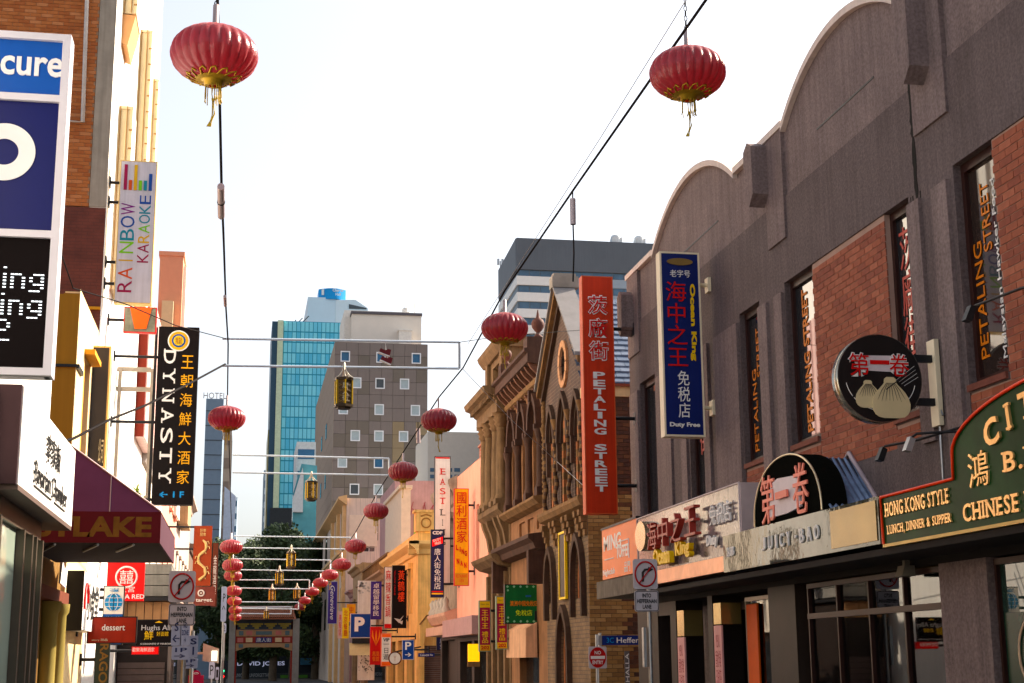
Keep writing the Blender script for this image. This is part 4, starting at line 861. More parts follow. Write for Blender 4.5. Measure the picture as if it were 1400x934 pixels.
T = plain('balustraded_building', 'brown stone building with open parapet railing beyond the yellow corner', XG, 75.6, 92, 6.3, M('brown_stucco', (.33, .22, .15), .8, sc=2, var=.2, streak=.2), wn=5)
m2 = MB(); m2.fb(fr, 75.6, 92, 6.95, 7.05, -.2, .02)
for k in range(40): m2.fb(fr, 75.7+k*.41, 75.82+k*.41, 6.3, 6.95, -.15, -.05)
m2.build('railing', gstone, T)
plain('tan_shop_building', 'narrow tan shop building near the street gate', XG, 92.1, 99.5, 7.6, M('tan_stucco', (.4, .28, .17), .8, sc=2, var=.2, streak=.2), wn=2)
# white roof block and mural wall behind
T = thing('mural_building', 'mauve roof-top building with painted tree mural and green curved base', 'building', (12, 90, 0))
a = at(540, 657, Y=90); b = at(612, 742, Y=90); m2 = MB(); m2.box((a.x, 90, 2), (b.x+3, 100, a.z)); m2.build('wall', M('mauve_render', (.42, .27, .27), .8, sc=1, var=.15, streak=.1), T)
m2 = MB(); gg = at(566, 705, Y=89.95); m2.box((gg.x, 89.93, gg.z-1.6), (gg.x+2.4, 89.98, gg.z)); m2.build('green_field', M('mural_green', (.35, .55, .12), .8), T)
cc = at(590, 728, Y=89.9); m2 = MB(); m2.prism([(cc.x+.95*math.cos(PI*k/16), 89.92, cc.z-.4+1.2*math.sin(PI*k/16)) for k in range(17)], (0, .03, 0)); m2.build('white_dome', M('mural_white', (.75, .75, .8), .8), T)
m2 = MB(); rnd = random.Random(4)
for k in range(16):
    x = a.x+.5+k*.24; z = at(560, 705, Y=90).z; h_ = rnd.uniform(.3, .9); m2.tube([(x, 89.95, z), (x+rnd.uniform(-.1, .1), 89.95, z+h_*.6), (x+rnd.uniform(-.3, .3), 89.95, z+h_)], .025, 4)
stuff(m2.build('painted_branches', M('mural_maroon', (.3, .07, .08), .8), T))
T = thing('white_chimney_wall', 'white rendered party wall with pale capping above the yellow parapet', 'wall', (11, 88, 0))
a = at(549, 668, Y=86); b = at(561, 740, Y=86); m2 = MB(); m2.box((a.x, 86, 3), (b.x, 96, a.z)); m2.build('wall_face', M('cream_render', (.72, .6, .48), .8, var=.08), T); m2 = MB(); m2.box((a.x-.15, 85.9, a.z), (b.x+.1, 96, a.z+.2)); m2.build('capping', M('cream_render'), T)

# ================================================================== CREAM CORNER BUILDING
T = thing('cream_building', 'large cream rendered corner building with side windows and stained upper wall', 'building', (7.4, 104, 0))
crm = M('cream_stained_render', (.66, .55, .47), .8, sc=.6, var=.1, streak=.25); A = 104; xl = at(474, 690, Y=A).x; zt = at(474, 681, Y=A).z
fc = FC(A)
w_ = []
for px0, px1, py0, py1 in ((498, 517, 716, 739), (531, 549, 716, 739), (498, 512, 742, 754), (598, 610, 716, 739)):
    p, q = at(px0, py0, Y=A), at(px1, py1, Y=A); w_.append((p.x, q.x, q.z, p.z))
m2 = MB(); m2.box((xl, A+.4, 0), (xl+14, A+46, zt-.05)); holes_wall(m2, fc, xl, xl+14, 0, zt, w_, -.4, 0)
m2.build('wall', crm, T)
for h in w_:
    m2 = MB(); m2.fb(fc, *h, -.35, -.3); wo = m2.build('window', dglass, T); m2 = MB(); c = (h[0]+h[1])/2; m2.fb(fc, c-.03, c+.03, h[2], h[3], -.3, -.22); z = (h[2]+h[3])/2; m2.fb(fc, h[0], h[1], z-.03, z+.03, -.3, -.22); m2.build('glazing_bar', white, wo)
fs = FR(xl)
m2 = MB(); m2.prof(fs, A-.3, A+46, [(0, zt-.5), (.3, zt-.3), (.6, zt-.1), (.6, zt+.05), (0, zt+.2)]); m2.build('cornice', M('golden_render', (.66, .45, .25), .8, var=.12), T)
m2 = MB(); m2.prof(fs, A-.3, A+46, [(0, 8.4), (.3, 8.6), (.6, 8.9), (.6, 9.1), (0, 9.2)]); m2.build('lower_cornice', M('golden_render'), T)
for k in range(6):
    for z in (9.9, 4.2): m2 = MB(); m2.fb(fs, A+3+k*7, A+5.4+k*7, z, z+2.6, 0, .03); m2.build('window', dglass, T)
for u in (A+.2, A+7, A+14): m2 = MB(); m2.fb(fs, u, u+1.0, 0, zt-.5, 0, .25); m2.build('pilaster', M('golden_render'), T)
m2 = MB(); m2.fb(fc, xl+.2, xl+2.2, zt-3.4, zt-1.2, 0, .06); m2.build('panel', M('cream_render'), T)
# roof junk between: pink low building under the cream wall
plain('pink_low_building', 'low dusty pink shop with flat roof below the cream corner wall', 7.3, 99.6, 103.4, 6.4, M('dusty_pink', (.42, .26, .24), .8, var=.15), wn=2)

# ================================================================== LEFT SIDE
XL = -3.2
# near shop with white fascia
T = thing('white_fascia_shop', 'white shopfront with black lettered fascia canopy and green tinted glass below', 'building', (-2, 12, 0))
flr = FL(-1.85)
m2 = MB(); m2.box((-8, 6, 2.95), (-1.85, 14.2, 5.6)); m2.build('upper_wall', M('bright_white_render', (.8, .79, .77), .7, var=.03), T)
m2 = MB(); m2.box((-1.85, 11.3, 2.9), (-1.67, 14.85, 3.64)); m2.box((-1.9, 14.2, 2.9), (-1.85, 14.85, 3.64)); fs_ = m2.build('fascia', M('white_fascia_panel', (.8, .79, .76), .45, var=.03), T)
m2 = MB(); m2.box((-3.4, 11.26, 2.9), (-1.68, 11.3, 3.645)); m2.build('fascia_end', M('dark_brown_end', (.03, .012, .014), .6), T)
m2 = MB(); m2.box((-3.4, 11.3, 2.86), (-1.67, 14.84, 2.9)); m2.build('canopy_soffit', M('soffit_brown', (.1, .07, .06), .7), T)
text("李家飯", .95, .24, (-1.66, 13.15, 3.38), letK, fs_, 'L', .006); text("Bavarian Chamber", 2.2, .17, (-1.66, 13.15, 3.1), letK, fs_, 'L', .006)
m2 = MB(); m2.box((-1.67, 12.1, 2.98), (-1.66, 13.2, 2.99)); m2.box((-1.67, 13.4, 2.98), (-1.66, 14.2, 2.99)); m2.build('underline', letK, fs_)
alu = M('dark_bronze_frame', (.09, .075, .06), .4, .5)
m2 = MB(); m2.fb(flr, 6, 14.1, 2.7, 2.86, -.3, 0)
for u in (9.6, 11.6, 12.85, 13.35, 13.62, 14.02): m2.fb(flr, u, u+.07, 0, 2.7, -.12, .03)
w_ = m2.build('shop_window', alu, T)
for a, b in ((9.7, 11.6), (11.7, 12.85), (12.95, 13.35), (13.45, 13.62), (13.72, 14.02)): m2 = MB(); m2.fb(flr, a-.03, b, .1, 2.7, -.05, -.04); m2.build('pane', glass('green_tinted_glass', (.34, .42, .35), rough=.04, wav=.1), w_)
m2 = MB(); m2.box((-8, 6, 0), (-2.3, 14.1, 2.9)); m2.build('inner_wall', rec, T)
# awning building
T = thing('brown_shop_building', 'low brown painted shop with twin olive pilasters under the maroon awning', 'building', (XL, 21, 0))
bro = M('ochre_brown_paint', (.17, .095, .03), .7, sc=1.5, var=.12, streak=.12)
m2 = MB(); m2.box((-9, 14.9, 0), (XL-.05, 27.75, 5.2)); m2.build('wall', bro, T)
fl = FL(XL-.05)
for u in (25.5, 26.7): 
    m2 = MB(); m2.lathe(fl.p(u, 0, .1), [(.2, 0), (.2, .3), (.15, .4), (.15, 2.4), (.19, 2.46), (.2, 2.6)], 12); m2.build('round_pilaster', M('olive_paint', (.25, .2, .07), .6, var=.08), T)
m2 = MB(); m2.fb(fl, 22.5, 27.7, 2.62, 2.82, 0, .16); m2.build('lintel_moulding', M('dark_red_brown', (.12, .035, .02), .7), T)
m2 = MB(); q = fl.p(26.4, 2.95, .12); m2.prism([q, q+Vector((0, .85, -.05)), q+Vector((0, 1.0, .35)), q+Vector((0, .6, .2)), q+Vector((0, .1, .5))], (.03, 0, 0)); m2.build('white_crest', white, T)
# awning
T = thing('canvas_awning', 'purple topped canvas awning with red valance lettered in faded gold', 'awning', (-2.2, 22, 3.3))
mar = M('maroon_canvas', (.11, .012, .016), .75, sc=2, var=.15); pur = M('purple_canvas', (.17, .06, .12), .75, sc=2, var=.1)
X0, X1, A, B, z0, z1 = -3.22, -1.22, 22.0, 26.6, 3.3, 3.75
m2 = MB(); m2.box((X0, A, z0), (X1, A+.03, z1)); m2.build('front_valance', mar, T)
m2 = MB(); m2.box((X1-.03, A+.03, z0), (X1, B, z1)); m2.build('side_valance', M('dark_aubergine_canvas', (.07, .03, .045), .7), T)
for xa, xb in ((X1, -1.95), (-1.95, -2.6), (-2.6, X0)):
    za = z1+(X1-xa)*.72; zb = z1+(X1-xb)*.72
    m2 = MB(); m2.prism([(xa, A, z1), (xa, A, za), (xb, A, zb), (xb, A, z1)], (0, .02, 0)); m2.build('gable_canvas', pur, T)
    m2 = MB(); m2.prism([(xa, A+.02, za-.02), (xa, A+.02, za), (xb, A+.02, zb), (xb, A+.02, zb-.02)], (0, B-A-.02, 0)); m2.build('roof_canvas', pur, T)
    m2 = MB(); m2.tube([(xa, A-.01, za+.005), (xb, A-.01, zb+.005)], .012, 5); m2.tube([(xb, A-.01, z1), (xb, A-.01, zb)], .01, 4); m2.build('seam_piping', M('pale_piping', (.6, .45, .45), .6), T)
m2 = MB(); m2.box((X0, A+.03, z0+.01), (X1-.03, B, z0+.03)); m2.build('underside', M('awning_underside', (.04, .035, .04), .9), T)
for x in (-2.7, -2.1, -1.6): m2 = MB(); m2.tube([(x-.35, A+1.5, z0-.02), (x, A+.1, z0-.02)], .02, 5); m2.build('frame_bar', grysteel, T)
text("ESTLAKE", 1.85, .3, (-2.27, A, 3.53), M('faded_gold_print', (.2, .1, .03), .8, var=.3, sc=5), T, 'C', .004, bold=.04)
# small west lane signage under the awning
T = thing('slanted_box_sign', 'white box sign with black calligraphy mounted beside the dessert sign', 'sign', (-3, 27, 2.8))
m2 = MB(); m2.box((-3.2, 28.3, 2.2), (-2.9, 31.4, 3.25)); m2.build('box', M('white_fascia_panel'), T); m2 = MB(); m2.box((-3.22, 28.26, 2.18), (-2.9, 28.3, 3.27)); m2.build('dark_end', letK, T)
text("小食堂", 2.2, .7, (-2.89, 30.0, 2.75), letK, T, 'L', .01); m2 = MB(); m2.tube([(-2.885, 28.7+.3*math.cos(k*.5), 2.7+.35*math.sin(k*.5)) for k in range(8)], .03, 5); m2.build('red_stroke', letR, T)
# ochre building
T = thing('ochre_building', 'ochre painted building with cream sunlit street front and tall narrow window', 'building', (XL, 29.6, 0))
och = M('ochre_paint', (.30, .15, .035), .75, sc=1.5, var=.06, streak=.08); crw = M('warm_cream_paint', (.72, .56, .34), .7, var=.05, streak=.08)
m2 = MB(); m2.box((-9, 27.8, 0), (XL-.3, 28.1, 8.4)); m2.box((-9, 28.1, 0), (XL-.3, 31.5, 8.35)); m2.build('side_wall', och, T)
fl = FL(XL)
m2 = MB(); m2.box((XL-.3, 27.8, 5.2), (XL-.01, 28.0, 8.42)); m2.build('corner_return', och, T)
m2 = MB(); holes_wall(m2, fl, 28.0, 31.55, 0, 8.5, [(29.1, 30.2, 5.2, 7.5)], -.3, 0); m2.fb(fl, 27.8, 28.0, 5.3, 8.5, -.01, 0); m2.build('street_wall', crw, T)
m2 = MB(); m2.fb(fl, 29.1, 30.2, 5.2, 7.5, -.26, -.23); wo = m2.build('window', dglass, T); m2 = MB(); m2.fb(fl, 29.0, 30.3, 7.5, 7.6, -.02, .2); m2.fb(fl, 29.55, 29.7, 5.2, 7.5, -.23, -.05); m2.build('orange_frame', M('orange_ochre_trim', (.55, .28, .06), .6), wo)
m2 = MB(); m2.box((-9, 27.76, 7.0), (XL+.02, 27.8, 7.05)); m2.fb(fl, 27.8, 28.6, 6.98, 7.06, 0, .05); m2.build('string_line', blk, T)
# white tower block with brick flank
T = thing('white_block', 'tall white rendered block with brick flank wall and golden projecting window bays', 'building', (XL, 38, 0))
HT = 27.0; A, B = 31.6, 46.0
m2 = MB(); m2.box((-14, A+.05, 0), (XL-.3, B, HT)); m2.build('core', M('buff_mortar', (.34, .22, .15), .9), T)
wv = M('white_sunlit_render', (.82, .8, .75), .75, var=.03, streak=.05)
bays = [(33.3, 34.3, 9.9, 14.3), (38.0, 38.9, 12.6, 18.3), (36.3, 36.6, 11.5, 13.4), (41.2, 41.6, 14.5, 18.2), (40.2, 41.0, 10.9, 14.4), (33.0, 34.2, 16.5, 20.5), (36.9, 37.6, 20.0, 23.5)]
slots = [(32.5, 32.75, 11.6, 14.6), (34.9, 35.15, 11.9, 14.6), (35.9, 36.15, 16.6, 20.5), (37.0, 37.2, 15.8, 20.5), (39.3, 39.5, 19, 23)]
m2 = MB(); holes_wall(m2, fl, A, B, 0, HT, slots+[(43, 44.2, 3.5, 5.5)], -.35, 0); m2.build('street_wall', wv, T)
m2 = MB()
for h in slots: m2.fb(fl, h[0], h[1], h[2], h[3], -.3, -.27)
gpan = M('golden_metal_frame', (.6, .5, .33), .5, .0, var=.08); opan = M('orange_spandrel', (.55, .3, .15), .55, var=.06)
for a, b, z0, z1 in bays:
    m2 = MB(); d = .3
    m2.fb(fl, a, b, z0, z1, 0, d); m2.fb(fl, a-.03, a, z1-.07, z1, 0, d+.03); m2.fb(fl, a-.03, a, z0, z1-.07, d-.03, d+.02); m2.fb(fl, a-.03, a, z0, z1-.07, 0, .03)
    m2.fb(fl, a-.02, a, z0+.1, z1-.4, d*.55, d*.62)
    m3 = MB()
    for q in range(int((z1-z0)/.45)): m3.fb(fl, a-.045, a-.03, z0+.2+q*.45, z0+.23+q*.45, d-.05, d+.03)
    m3.fb(fl, a-.04, a-.03, z0, z1, .03, .05); m3.fb(fl, a-.04, a-.03, z0, z1, d*.62, d*.68); stuff(m3.build('dark_beads', M('brown_ochre', (.3, .16, .06), .8), T))
    wo = m2.build('window_bay', gpan, T); m2 = MB(); m2.fb(fl, a+.02, b, z0, z1, d, d+.02); m2.build('sunlit_front_sheet', wv, wo)  # white sheet paints the bay's sunlit street face as blown out
    if z0 > 12: m2 = MB(); m2.fp(Fr(fl.p(a, 0, 0), fl.n, fl.u), [(0, z0-.75), (.14, z0-.8), (d, z0-.05), (0, z0-.02)], 0, b-a); m2.build('spandrel_panel', opan, wo)
for h in slots: m2 = MB(); m2.fb(fl, h[0]+.01, h[1]-.01, h[2]+.01, h[3]-.01, -.28, -.2); wo = m2.build('window', M('slot_glass_brown', (.16, .09, .07), .3), T)
# flank: concrete corner pier, gutter pipe, lower maroon wall, real bricks
fc = FC(A)
m2 = MB(); m2.box((XL-.36, A-.02, 11.3), (XL-.001, A+.05, HT)); m2.fb(fl, A, A+.01, 11.3, HT, -.05, .0); m2.build('concrete_pier', conc, T)
m2 = MB(); m2.box((-14, A-.01, 0), (XL-.001, A+.05, 11.28)); m2.build('painted_flank', brickmat('maroon_painted_brick', (.15, .035, .022), (.14, .032, .02), (.12, .03, .02), axis='X', bh=.075), T)
sbk = [M('buff_red_brick_a', (.42, .165, .075), .85, sc=7, var=.15), M('buff_red_brick_b', (.36, .13, .06), .85, sc=7, var=.15), M('buff_red_brick_c', (.48, .215, .11), .85, sc=7, var=.15)]
lst = bricks(fc, -6.6, XL-.37, 11.3, 19.5, None, None, 99, bh=.075)
m2 = MB(); m2.box((-14, A+.0, 11.3), (XL-.37, A+.05, HT)); m2.build('brick_bed', M('buff_mortar'), T)
lay(fc, lst, T, sbk, d=.012, bh=.075)
m2 = MB(); p1, p2 = at(115, 0, Y=A-.1), at(113, 167, Y=A-.1); m2.tube([(p1.x, A-.1, HT-8), (p2.x, A-.1, p2.z), (p2.x-.9, A-.1, p2.z)], .045, 8); m2.build('downpipe', M('pale_pipe', (.6, .58, .56), .5), T)
m2 = MB(); m2.box((-9, A-.06, 9.0), (XL, A-.01, 9.06)); m2.build('ledge', M('orange_ochre_trim'), T)
for z in (11.0,): pass
# red and white striped bay beyond the white block front
T = thing('striped_bay_building', 'projecting bay with red end wall and pinkish white ribbed cladding', 'building', (-3, 47, 7))
m2 = MB(); p = at(181, 455, Y=42.5); m2.box((XL+.01, 42.5, 7.9), (-2.95, 42.55, 12.4)); m2.build('red_end', M('deep_red_render', (.16, .022, .012), .6), T)
m2 = MB(); m2.box((XL+.01, 42.55, 7.9), (-2.97, 55, 12.4)); m2.build('bay_core', M('pink_white_paint', (.7, .5, .46), .7), T)
for k in range(30): m2 = MB(); m2.box((-2.97, 42.6+k*.41, 7.9), (-2.92, 42.8+k*.41, 12.4)); m2.build('cladding_rib', M('pink_white_paint'), T)
# projecting shop front seen under the maroon awning
T = thing('projecting_shop', 'grey stone projecting shop front with tan boards below the red square sign', 'shop', (-2.8, 40, 0))
zq = lambda py: at(210, py, Y=40).z; xq = at(234, 800, Y=40).x
for k in range(3): m2 = MB(); z1_, z0_ = zq(771+k*15), zq(785+k*15); m2.box((XL+.01, 40+.01*k, z0_), (xq, 44, z1_)); m2.build('stone_course', M('grey_stone_block', (.24, .23, .21), .85, var=.2, streak=.2, sc=2), T)
m2 = MB(); m2.box((XL+.01, 39.7, zq(822)), (xq+.1, 44, zq(817))); m2.build('dark_ledge', blk, T)
for k in range(6): m2 = MB(); xa = XL+.02+k*(xq-XL-.02)/6; m2.box((xa, 40, zq(847)), (xa+(xq-XL)/6-.02, 40.05, zq(823))); m2.build('timber_board', M('tan_timber_board', (.42, .24, .13), .7, var=.2), T)
m2 = MB(); m2.box((XL+.01, 40.06, 0), (xq-.02, 43.9, zq(823))); m2.build('backing', darkst, T)
for k in range(9): m2 = MB(); z = zq(934)+k*.16-.9; m2.box((XL+.05, 40.0, z), (xq-.08, 40.055, z+.145)); m2.build('roller_slat', M('grey_brown_slat', (.12, .09, .08), .7), T)
# next left buildings
def left_b(name, label, A, B, H, mt, **k): return plain(name, label, -3.2, A, B, H, mt, left=True, **k)
left_b('pale_terrace', 'pale cream terrace with overhanging stone cornice behind the hanging signs', 46.05, 58, 8.2, M('pale_cream_paint', (.74, .66, .55), .7, var=.05, streak=.1), wn=3, wz=((4.6, 6.6),), cm=M('grey_stone_trim', (.3, .27, .25), .8, var=.2))
left_b('pink_terrace', 'pink and terracotta terrace with small pediment block further down the left side', 58.05, 70, 12.2, M('pink_terracotta', (.66, .33, .25), .7, var=.08, streak=.1), wn=3, wz=((4.6, 6.6), (8, 10)))
left_b('grey_office_front', 'grey stone front with ledge high above the row of parking signs', 70.05, 88, 10.5, M('warm_grey_stone', (.42, .34, .29), .8, var=.15), wn=5, wz=((4.6, 6.6),))
left_b('dark_end_shop', 'dark glazed shop building at the left end of the street', 88.05, 101, 8.5, M('dark_umber', (.14, .1, .08), .7, var=.15), wn=4, wz=((4.2, 6.6),))
# salmon tower behind
T = thing('salmon_tower', 'salmon pink rendered lift tower with flat capping rising behind the black sign', 'tower', (-3.6, 66, 0))
m2 = MB(); m2.box((-4.2, 66, 8), (-3.16, 70, 19.7)); m2.box((-4.25, 65.95, 19.7), (-3.1, 70, 19.9)); m2.build('shaft', M('salmon_render', (.62, .32, .22), .7, var=.05), T)
m2 = MB(); m2.box((-3.16, 66.6, 8), (-3.02, 69.5, 19.4)); m2.build('white_edge', white, T)
m2 = MB(); m2.box((-4.0, 65.6, 15.5), (-3.5, 66, 17.5)); m2.build('bracketed_ledge', M('golden_metal_frame'), T)
m2 = MB(); m2.box((-3.16, 71, 8), (-2.7, 75, 17.0)); m2.build('rear_block', M('tan_stucco'), T)
# potted palm on ledge
T = thing('yucca_plant', 'small spiky yucca plant on a ledge under the black sign bracket', 'plant', (-2.9, 38.5, 6.5))
c = at(186, 668, Y=38.5); 
m2 = MB(); m2.tube([(c.x, 38.5, c.z-.75), (c.x+.03, 38.5, c.z-.1)], .04, 6); m2.build('trunk', M('palm_stem', (.3, .2, .1), .9), T)
m2 = MB(); rnd = random.Random(9)
for k in range(46):
    a = rnd.uniform(0, 2*PI); e = rnd.uniform(-.5, 1.4); L_ = rnd.uniform(.3, .5); dx = Vector((math.cos(a)*math.cos(e), math.sin(a)*math.cos(e), math.sin(e)))
    s_ = dx.cross(Vector((0, 0, 1))).normalized()*.022; o = Vector((c.x+.03, 38.5, c.z-.08)); m2.add([o-s_, o+s_, o+dx*L_+Vector((0, 0, -.06))], [(0, 1, 2)])
stuff(m2.build('leaves', M('yucca_green', (.2, .24, .05), .6, var=.3), T))
m2 = MB(); m2.box((-3.2, 38.1, c.z-1.0), (-2.75, 39, c.z-.75)); m2.build('planter', M('white_paint'), T)
# balcony rail pieces on the white front
T = thing('roller_screen', 'grey steel posts and beams of a terrace frame between the two black signs', 'frame', (-3, 36, 8))
gp = M('greige_steel', (.36, .31, .26), .6); zz = at(190, 505, Y=36.2).z
for x in (-3.12, -2.35): m2 = MB(); m2.box((x-.04, 36.1, 5.2), (x+.04, 36.25, zz)); m2.build('post', gp, T)
for py in (503, 530): z = at(190, py, Y=36.2).z; m2 = MB(); m2.box((-3.19, 36.12, z-.1), (-2.39, 36.22, z)); m2.build('beam', gp, T)

# ================================================================== FAR STREET END
T = thing('street_gate', 'painted chinese street gate with tiled roof, grey columns and panelled lintel', 'gate', (1.5, 105, 0))
gpost = M('grey_granite', (.3, .3, .28), .7, var=.15); YG = 105
def gx(px): return at(px, 860, Y=YG).x
def gzz(py): return at(360, py, Y=YG).z
for a, b in ((313.5, 322), (400.5, 409.5)):
    m2 = MB(); m2.box((gx(a), YG, 0), (gx(b), YG+.5, gzz(846))); m2.build('column', gpost, T)
redp = M('red_lacquer', (.26, .04, .03), .5); m2 = MB(); m2.box((gx(322), YG+.1, 0), (gx(324.5), YG+.4, gzz(850))); m2.box((gx(398), YG+.1, 0), (gx(400.5), YG+.4, gzz(850))); m2.build('red_post', redp, T)
m2 = MB(); m2.box((gx(323), YG+.05, gzz(870)), (gx(400), YG+.4, gzz(861))); m2.build('upper_beam', M('tan_lintel', (.4, .27, .16), .6), T)
m2 = MB(); m2.box((gx(323), YG+.05, gzz(879)), (gx(400), YG+.4, gzz(870.5))); m2.build('middle_beam', redp, T)
m2 = MB(); m2.fp(FC(YG+.05), [(gx(323), gzz(879.5)), (gx(323), gzz(890)), (gx(330), gzz(888)), (gx(338), gzz(885)), (gx(385), gzz(885)), (gx(392), gzz(888)), (gx(400), gzz(890)), (gx(400), gzz(879.5))], -.3, 0); m2.build('lower_beam', M('tan_lintel'), T)
tq = M('turquoise_panel', (.11, .17, .19), .5); bl = M('blue_panel', (.03, .05, .16), .5); pkp = M('pink_panel', (.5, .2, .18), .5)
for px, w, py, h, mt in ((330, 6, 865.5, 6, tq), (341, 8, 865.5, 6, pkp), (361, 22, 865.5, 5, tq), (381, 8, 865.5, 6, pkp), (393, 6, 865.5, 6, tq), (329, 8, 875, 6, pkp), (341, 9, 875, 6, M('golden_metal_frame')), (361, 22, 875, 7, bl), (381, 9, 875, 6, M('golden_metal_frame')), (393, 8, 875, 6, pkp), (330, 6, 883, 5, tq), (393, 6, 883, 5, tq)):
    m2 = MB(); m2.box((gx(px-w/2), YG+.0, gzz(py+h/2)), (gx(px+w/2), YG+.05, gzz(py-h/2))); pn = m2.build('painted_panel', mt, T)
    if mt is bl: text("唐人街", 1.0, .28, ((gx(350)+gx(372))/2, YG, gzz(875)), letW, pn, 'C', .01)
for k in range(4):
    c = gx(332+k*19); m2 = MB()
    for q in range(3): m2.box((c-.15-.14*q, YG+.0-.08*q, gzz(859.5-q*2.6)), (c+.15+.14*q, YG+.4+.08*q, gzz(857.5-q*2.6)))
    m2.build('bracket_set', M('olive_gold', (.32, .28, .08), .5), T)
m2 = MB(); m2.box((gx(318), YG+.1, gzz(861)), (gx(405), YG+.4, gzz(845))); m2.build('roof_beam', M('dark_blue_green', (.05, .07, .1), .6), T)
m2 = MB()
for s_ in (-1, 1): m2.prism([(gx(319), YG+.25+s_*.9, gzz(846)), (gx(323), YG+.25, gzz(831)), (gx(400), YG+.25, gzz(831)), (gx(404), YG+.25+s_*.9, gzz(846))], (0, s_*.06, -.06))
m2.build('roof', M('brown_roof_tile', (.24, .1, .06), .5), T)
for k in range(30): x = gx(322+k*2.7); m2 = MB(); m2.tube([(x, YG-.68, gzz(845)), (x, YG+.2, gzz(831.5))], .06, 5); m2.build('roof_tile', M('brown_roof_tile'), T)
m2 = MB(); m2.box((gx(323), YG+.1, gzz(831)), (gx(400), YG+.4, gzz(828.5))); m2.build('ridge', M('pale_ridge', (.5, .4, .35), .6), T)
# department store behind the trees
T = thing('department_store', 'dark department store canopy with white store name seen through the gate', 'building', (4, 150, 0))
YD = 150; q = lambda px, py: at(px, py, Y=YD)
m2 = MB(); a = q(322, 866); b = q(470, 866); m2.box((a.x-8, YD+.5, 0), (b.x+3, YD+20, 11)); m2.build('block', M('dark_store_wall', (.03, .035, .04), .5), T)
m2 = MB(); m2.box((a.x-1, YD-1, q(330, 934).z-1), (b.x, YD+.4, q(330, 921).z)); m2.build('canopy', M('charcoal_canopy', (.06, .065, .07), .6), T)
text("DAVID JONES", q(386, 0).x-q(327, 0).x, .5, (q(357, 908).x, YD+.5, q(357, 908).z), M('lit_white_letters', (.6, .62, .8), .5, emit=.15), T, 'C', .1, bold=.01)
text("UNIQUE & UNFORGETTABLE", q(372, 925).x-q(322, 925).x, .4, (q(347, 925).x, YD-1, q(347, 925).z+.1), M('grey_lettering', (.5, .5, .5), .6), T, 'C', .03)
m2 = MB(); m2.box((q(383, 921).x, YD-1.1, q(383, 932).z), (q(420, 921).x, YD-.9, q(383, 923).z)); m2.build('green_hoarding', M('green_hoarding', (.12, .3, .06), .6), T)
m2 = MB(); m2.box((q(411, 900).x, YD-.6, q(411, 909).z), (q(452, 900).x, YD+.4, q(411, 900).z)); m2.build('blue_awning', M('teal_awning', (.08, .2, .3), .6), T)

def tree(label, x, y, h, r, seed, n=9000, sz=.55, z0=2.6):
    T = thing('street_tree', label, 'tree', (x, y, 0), 'trees behind the street gate')
    rnd = random.Random(seed); m = MB(); m.tube([(x, y, 0), (x+.1, y, h*.3), (x-.1, y, h*.55)], [.35, .28, .18], 8)
    cl = []
    for k in range(34):
        a = rnd.uniform(0, 2*PI); e = rnd.random(); zz = z0+(h-z0)*rnd.random(); f_ = math.sin(PI*min(1, max(.12, (zz-z0)/(h-z0)*.85+.1)))
        c = Vector((x+math.cos(a)*r*f_*math.sqrt(e), y+math.sin(a)*r*f_*math.sqrt(e), zz)); cl.append(c)
        if k % 3 == 0: m.tube([(x, y, h*.35+rnd.random()*h*.15), tuple((Vector((x, y, h*.5))+c)/2), tuple(c)], [.12, .07, .03], 5)
    m.build('trunk', M('bark', (.09, .07, .05), .9, var=.3), T)
    m = MB()
    for c in cl:
        rr = rnd.uniform(.7, 1.25)*r*.3; 
        for q in range(n//34):
            d = Vector((rnd.gauss(0, 1), rnd.gauss(0, 1), rnd.gauss(0, .8))).normalized()*rr*rnd.random()**.4; o = c+d
            u_ = Vector((rnd.gauss(0, 1), rnd.gauss(0, 1), rnd.gauss(0, 1))).normalized(); v_ = u_.orthogonal().normalized(); s = sz*rnd.uniform(.5, 1)
            m.add([o-u_*s*.5, o+v_*s*.25, o+u_*s*.5, o-v_*s*.25], [(0, 1, 2, 3)], rnd.choice((0, 0, 1)))
    stuff(m.build('crown', [M('leaf_dark', (.035, .055, .025), .7, var=.3), M('leaf_mid', (.06, .085, .035), .7, var=.3)], T))
tree('broad dark leafy tree directly behind the middle of the street gate', 2.6, 128, 12.6, 4.2, 1)
tree('dark tree crowding behind the left gate column', -2.2, 134, 12.0, 3.6, 2)
tree('dark tree between the gate and the cream corner building', 6.6, 138, 12.8, 3.8, 3)
tree('dark tree filling the gap behind the gate roof, set further back', .4, 142, 12.4, 3.8, 5)
tree('dark tree right of the gate in front of the store block', 4.8, 146, 13.6, 3.8, 6)

# ---- towers
def q_(px, py, Y): return at(px, py, Y=Y)
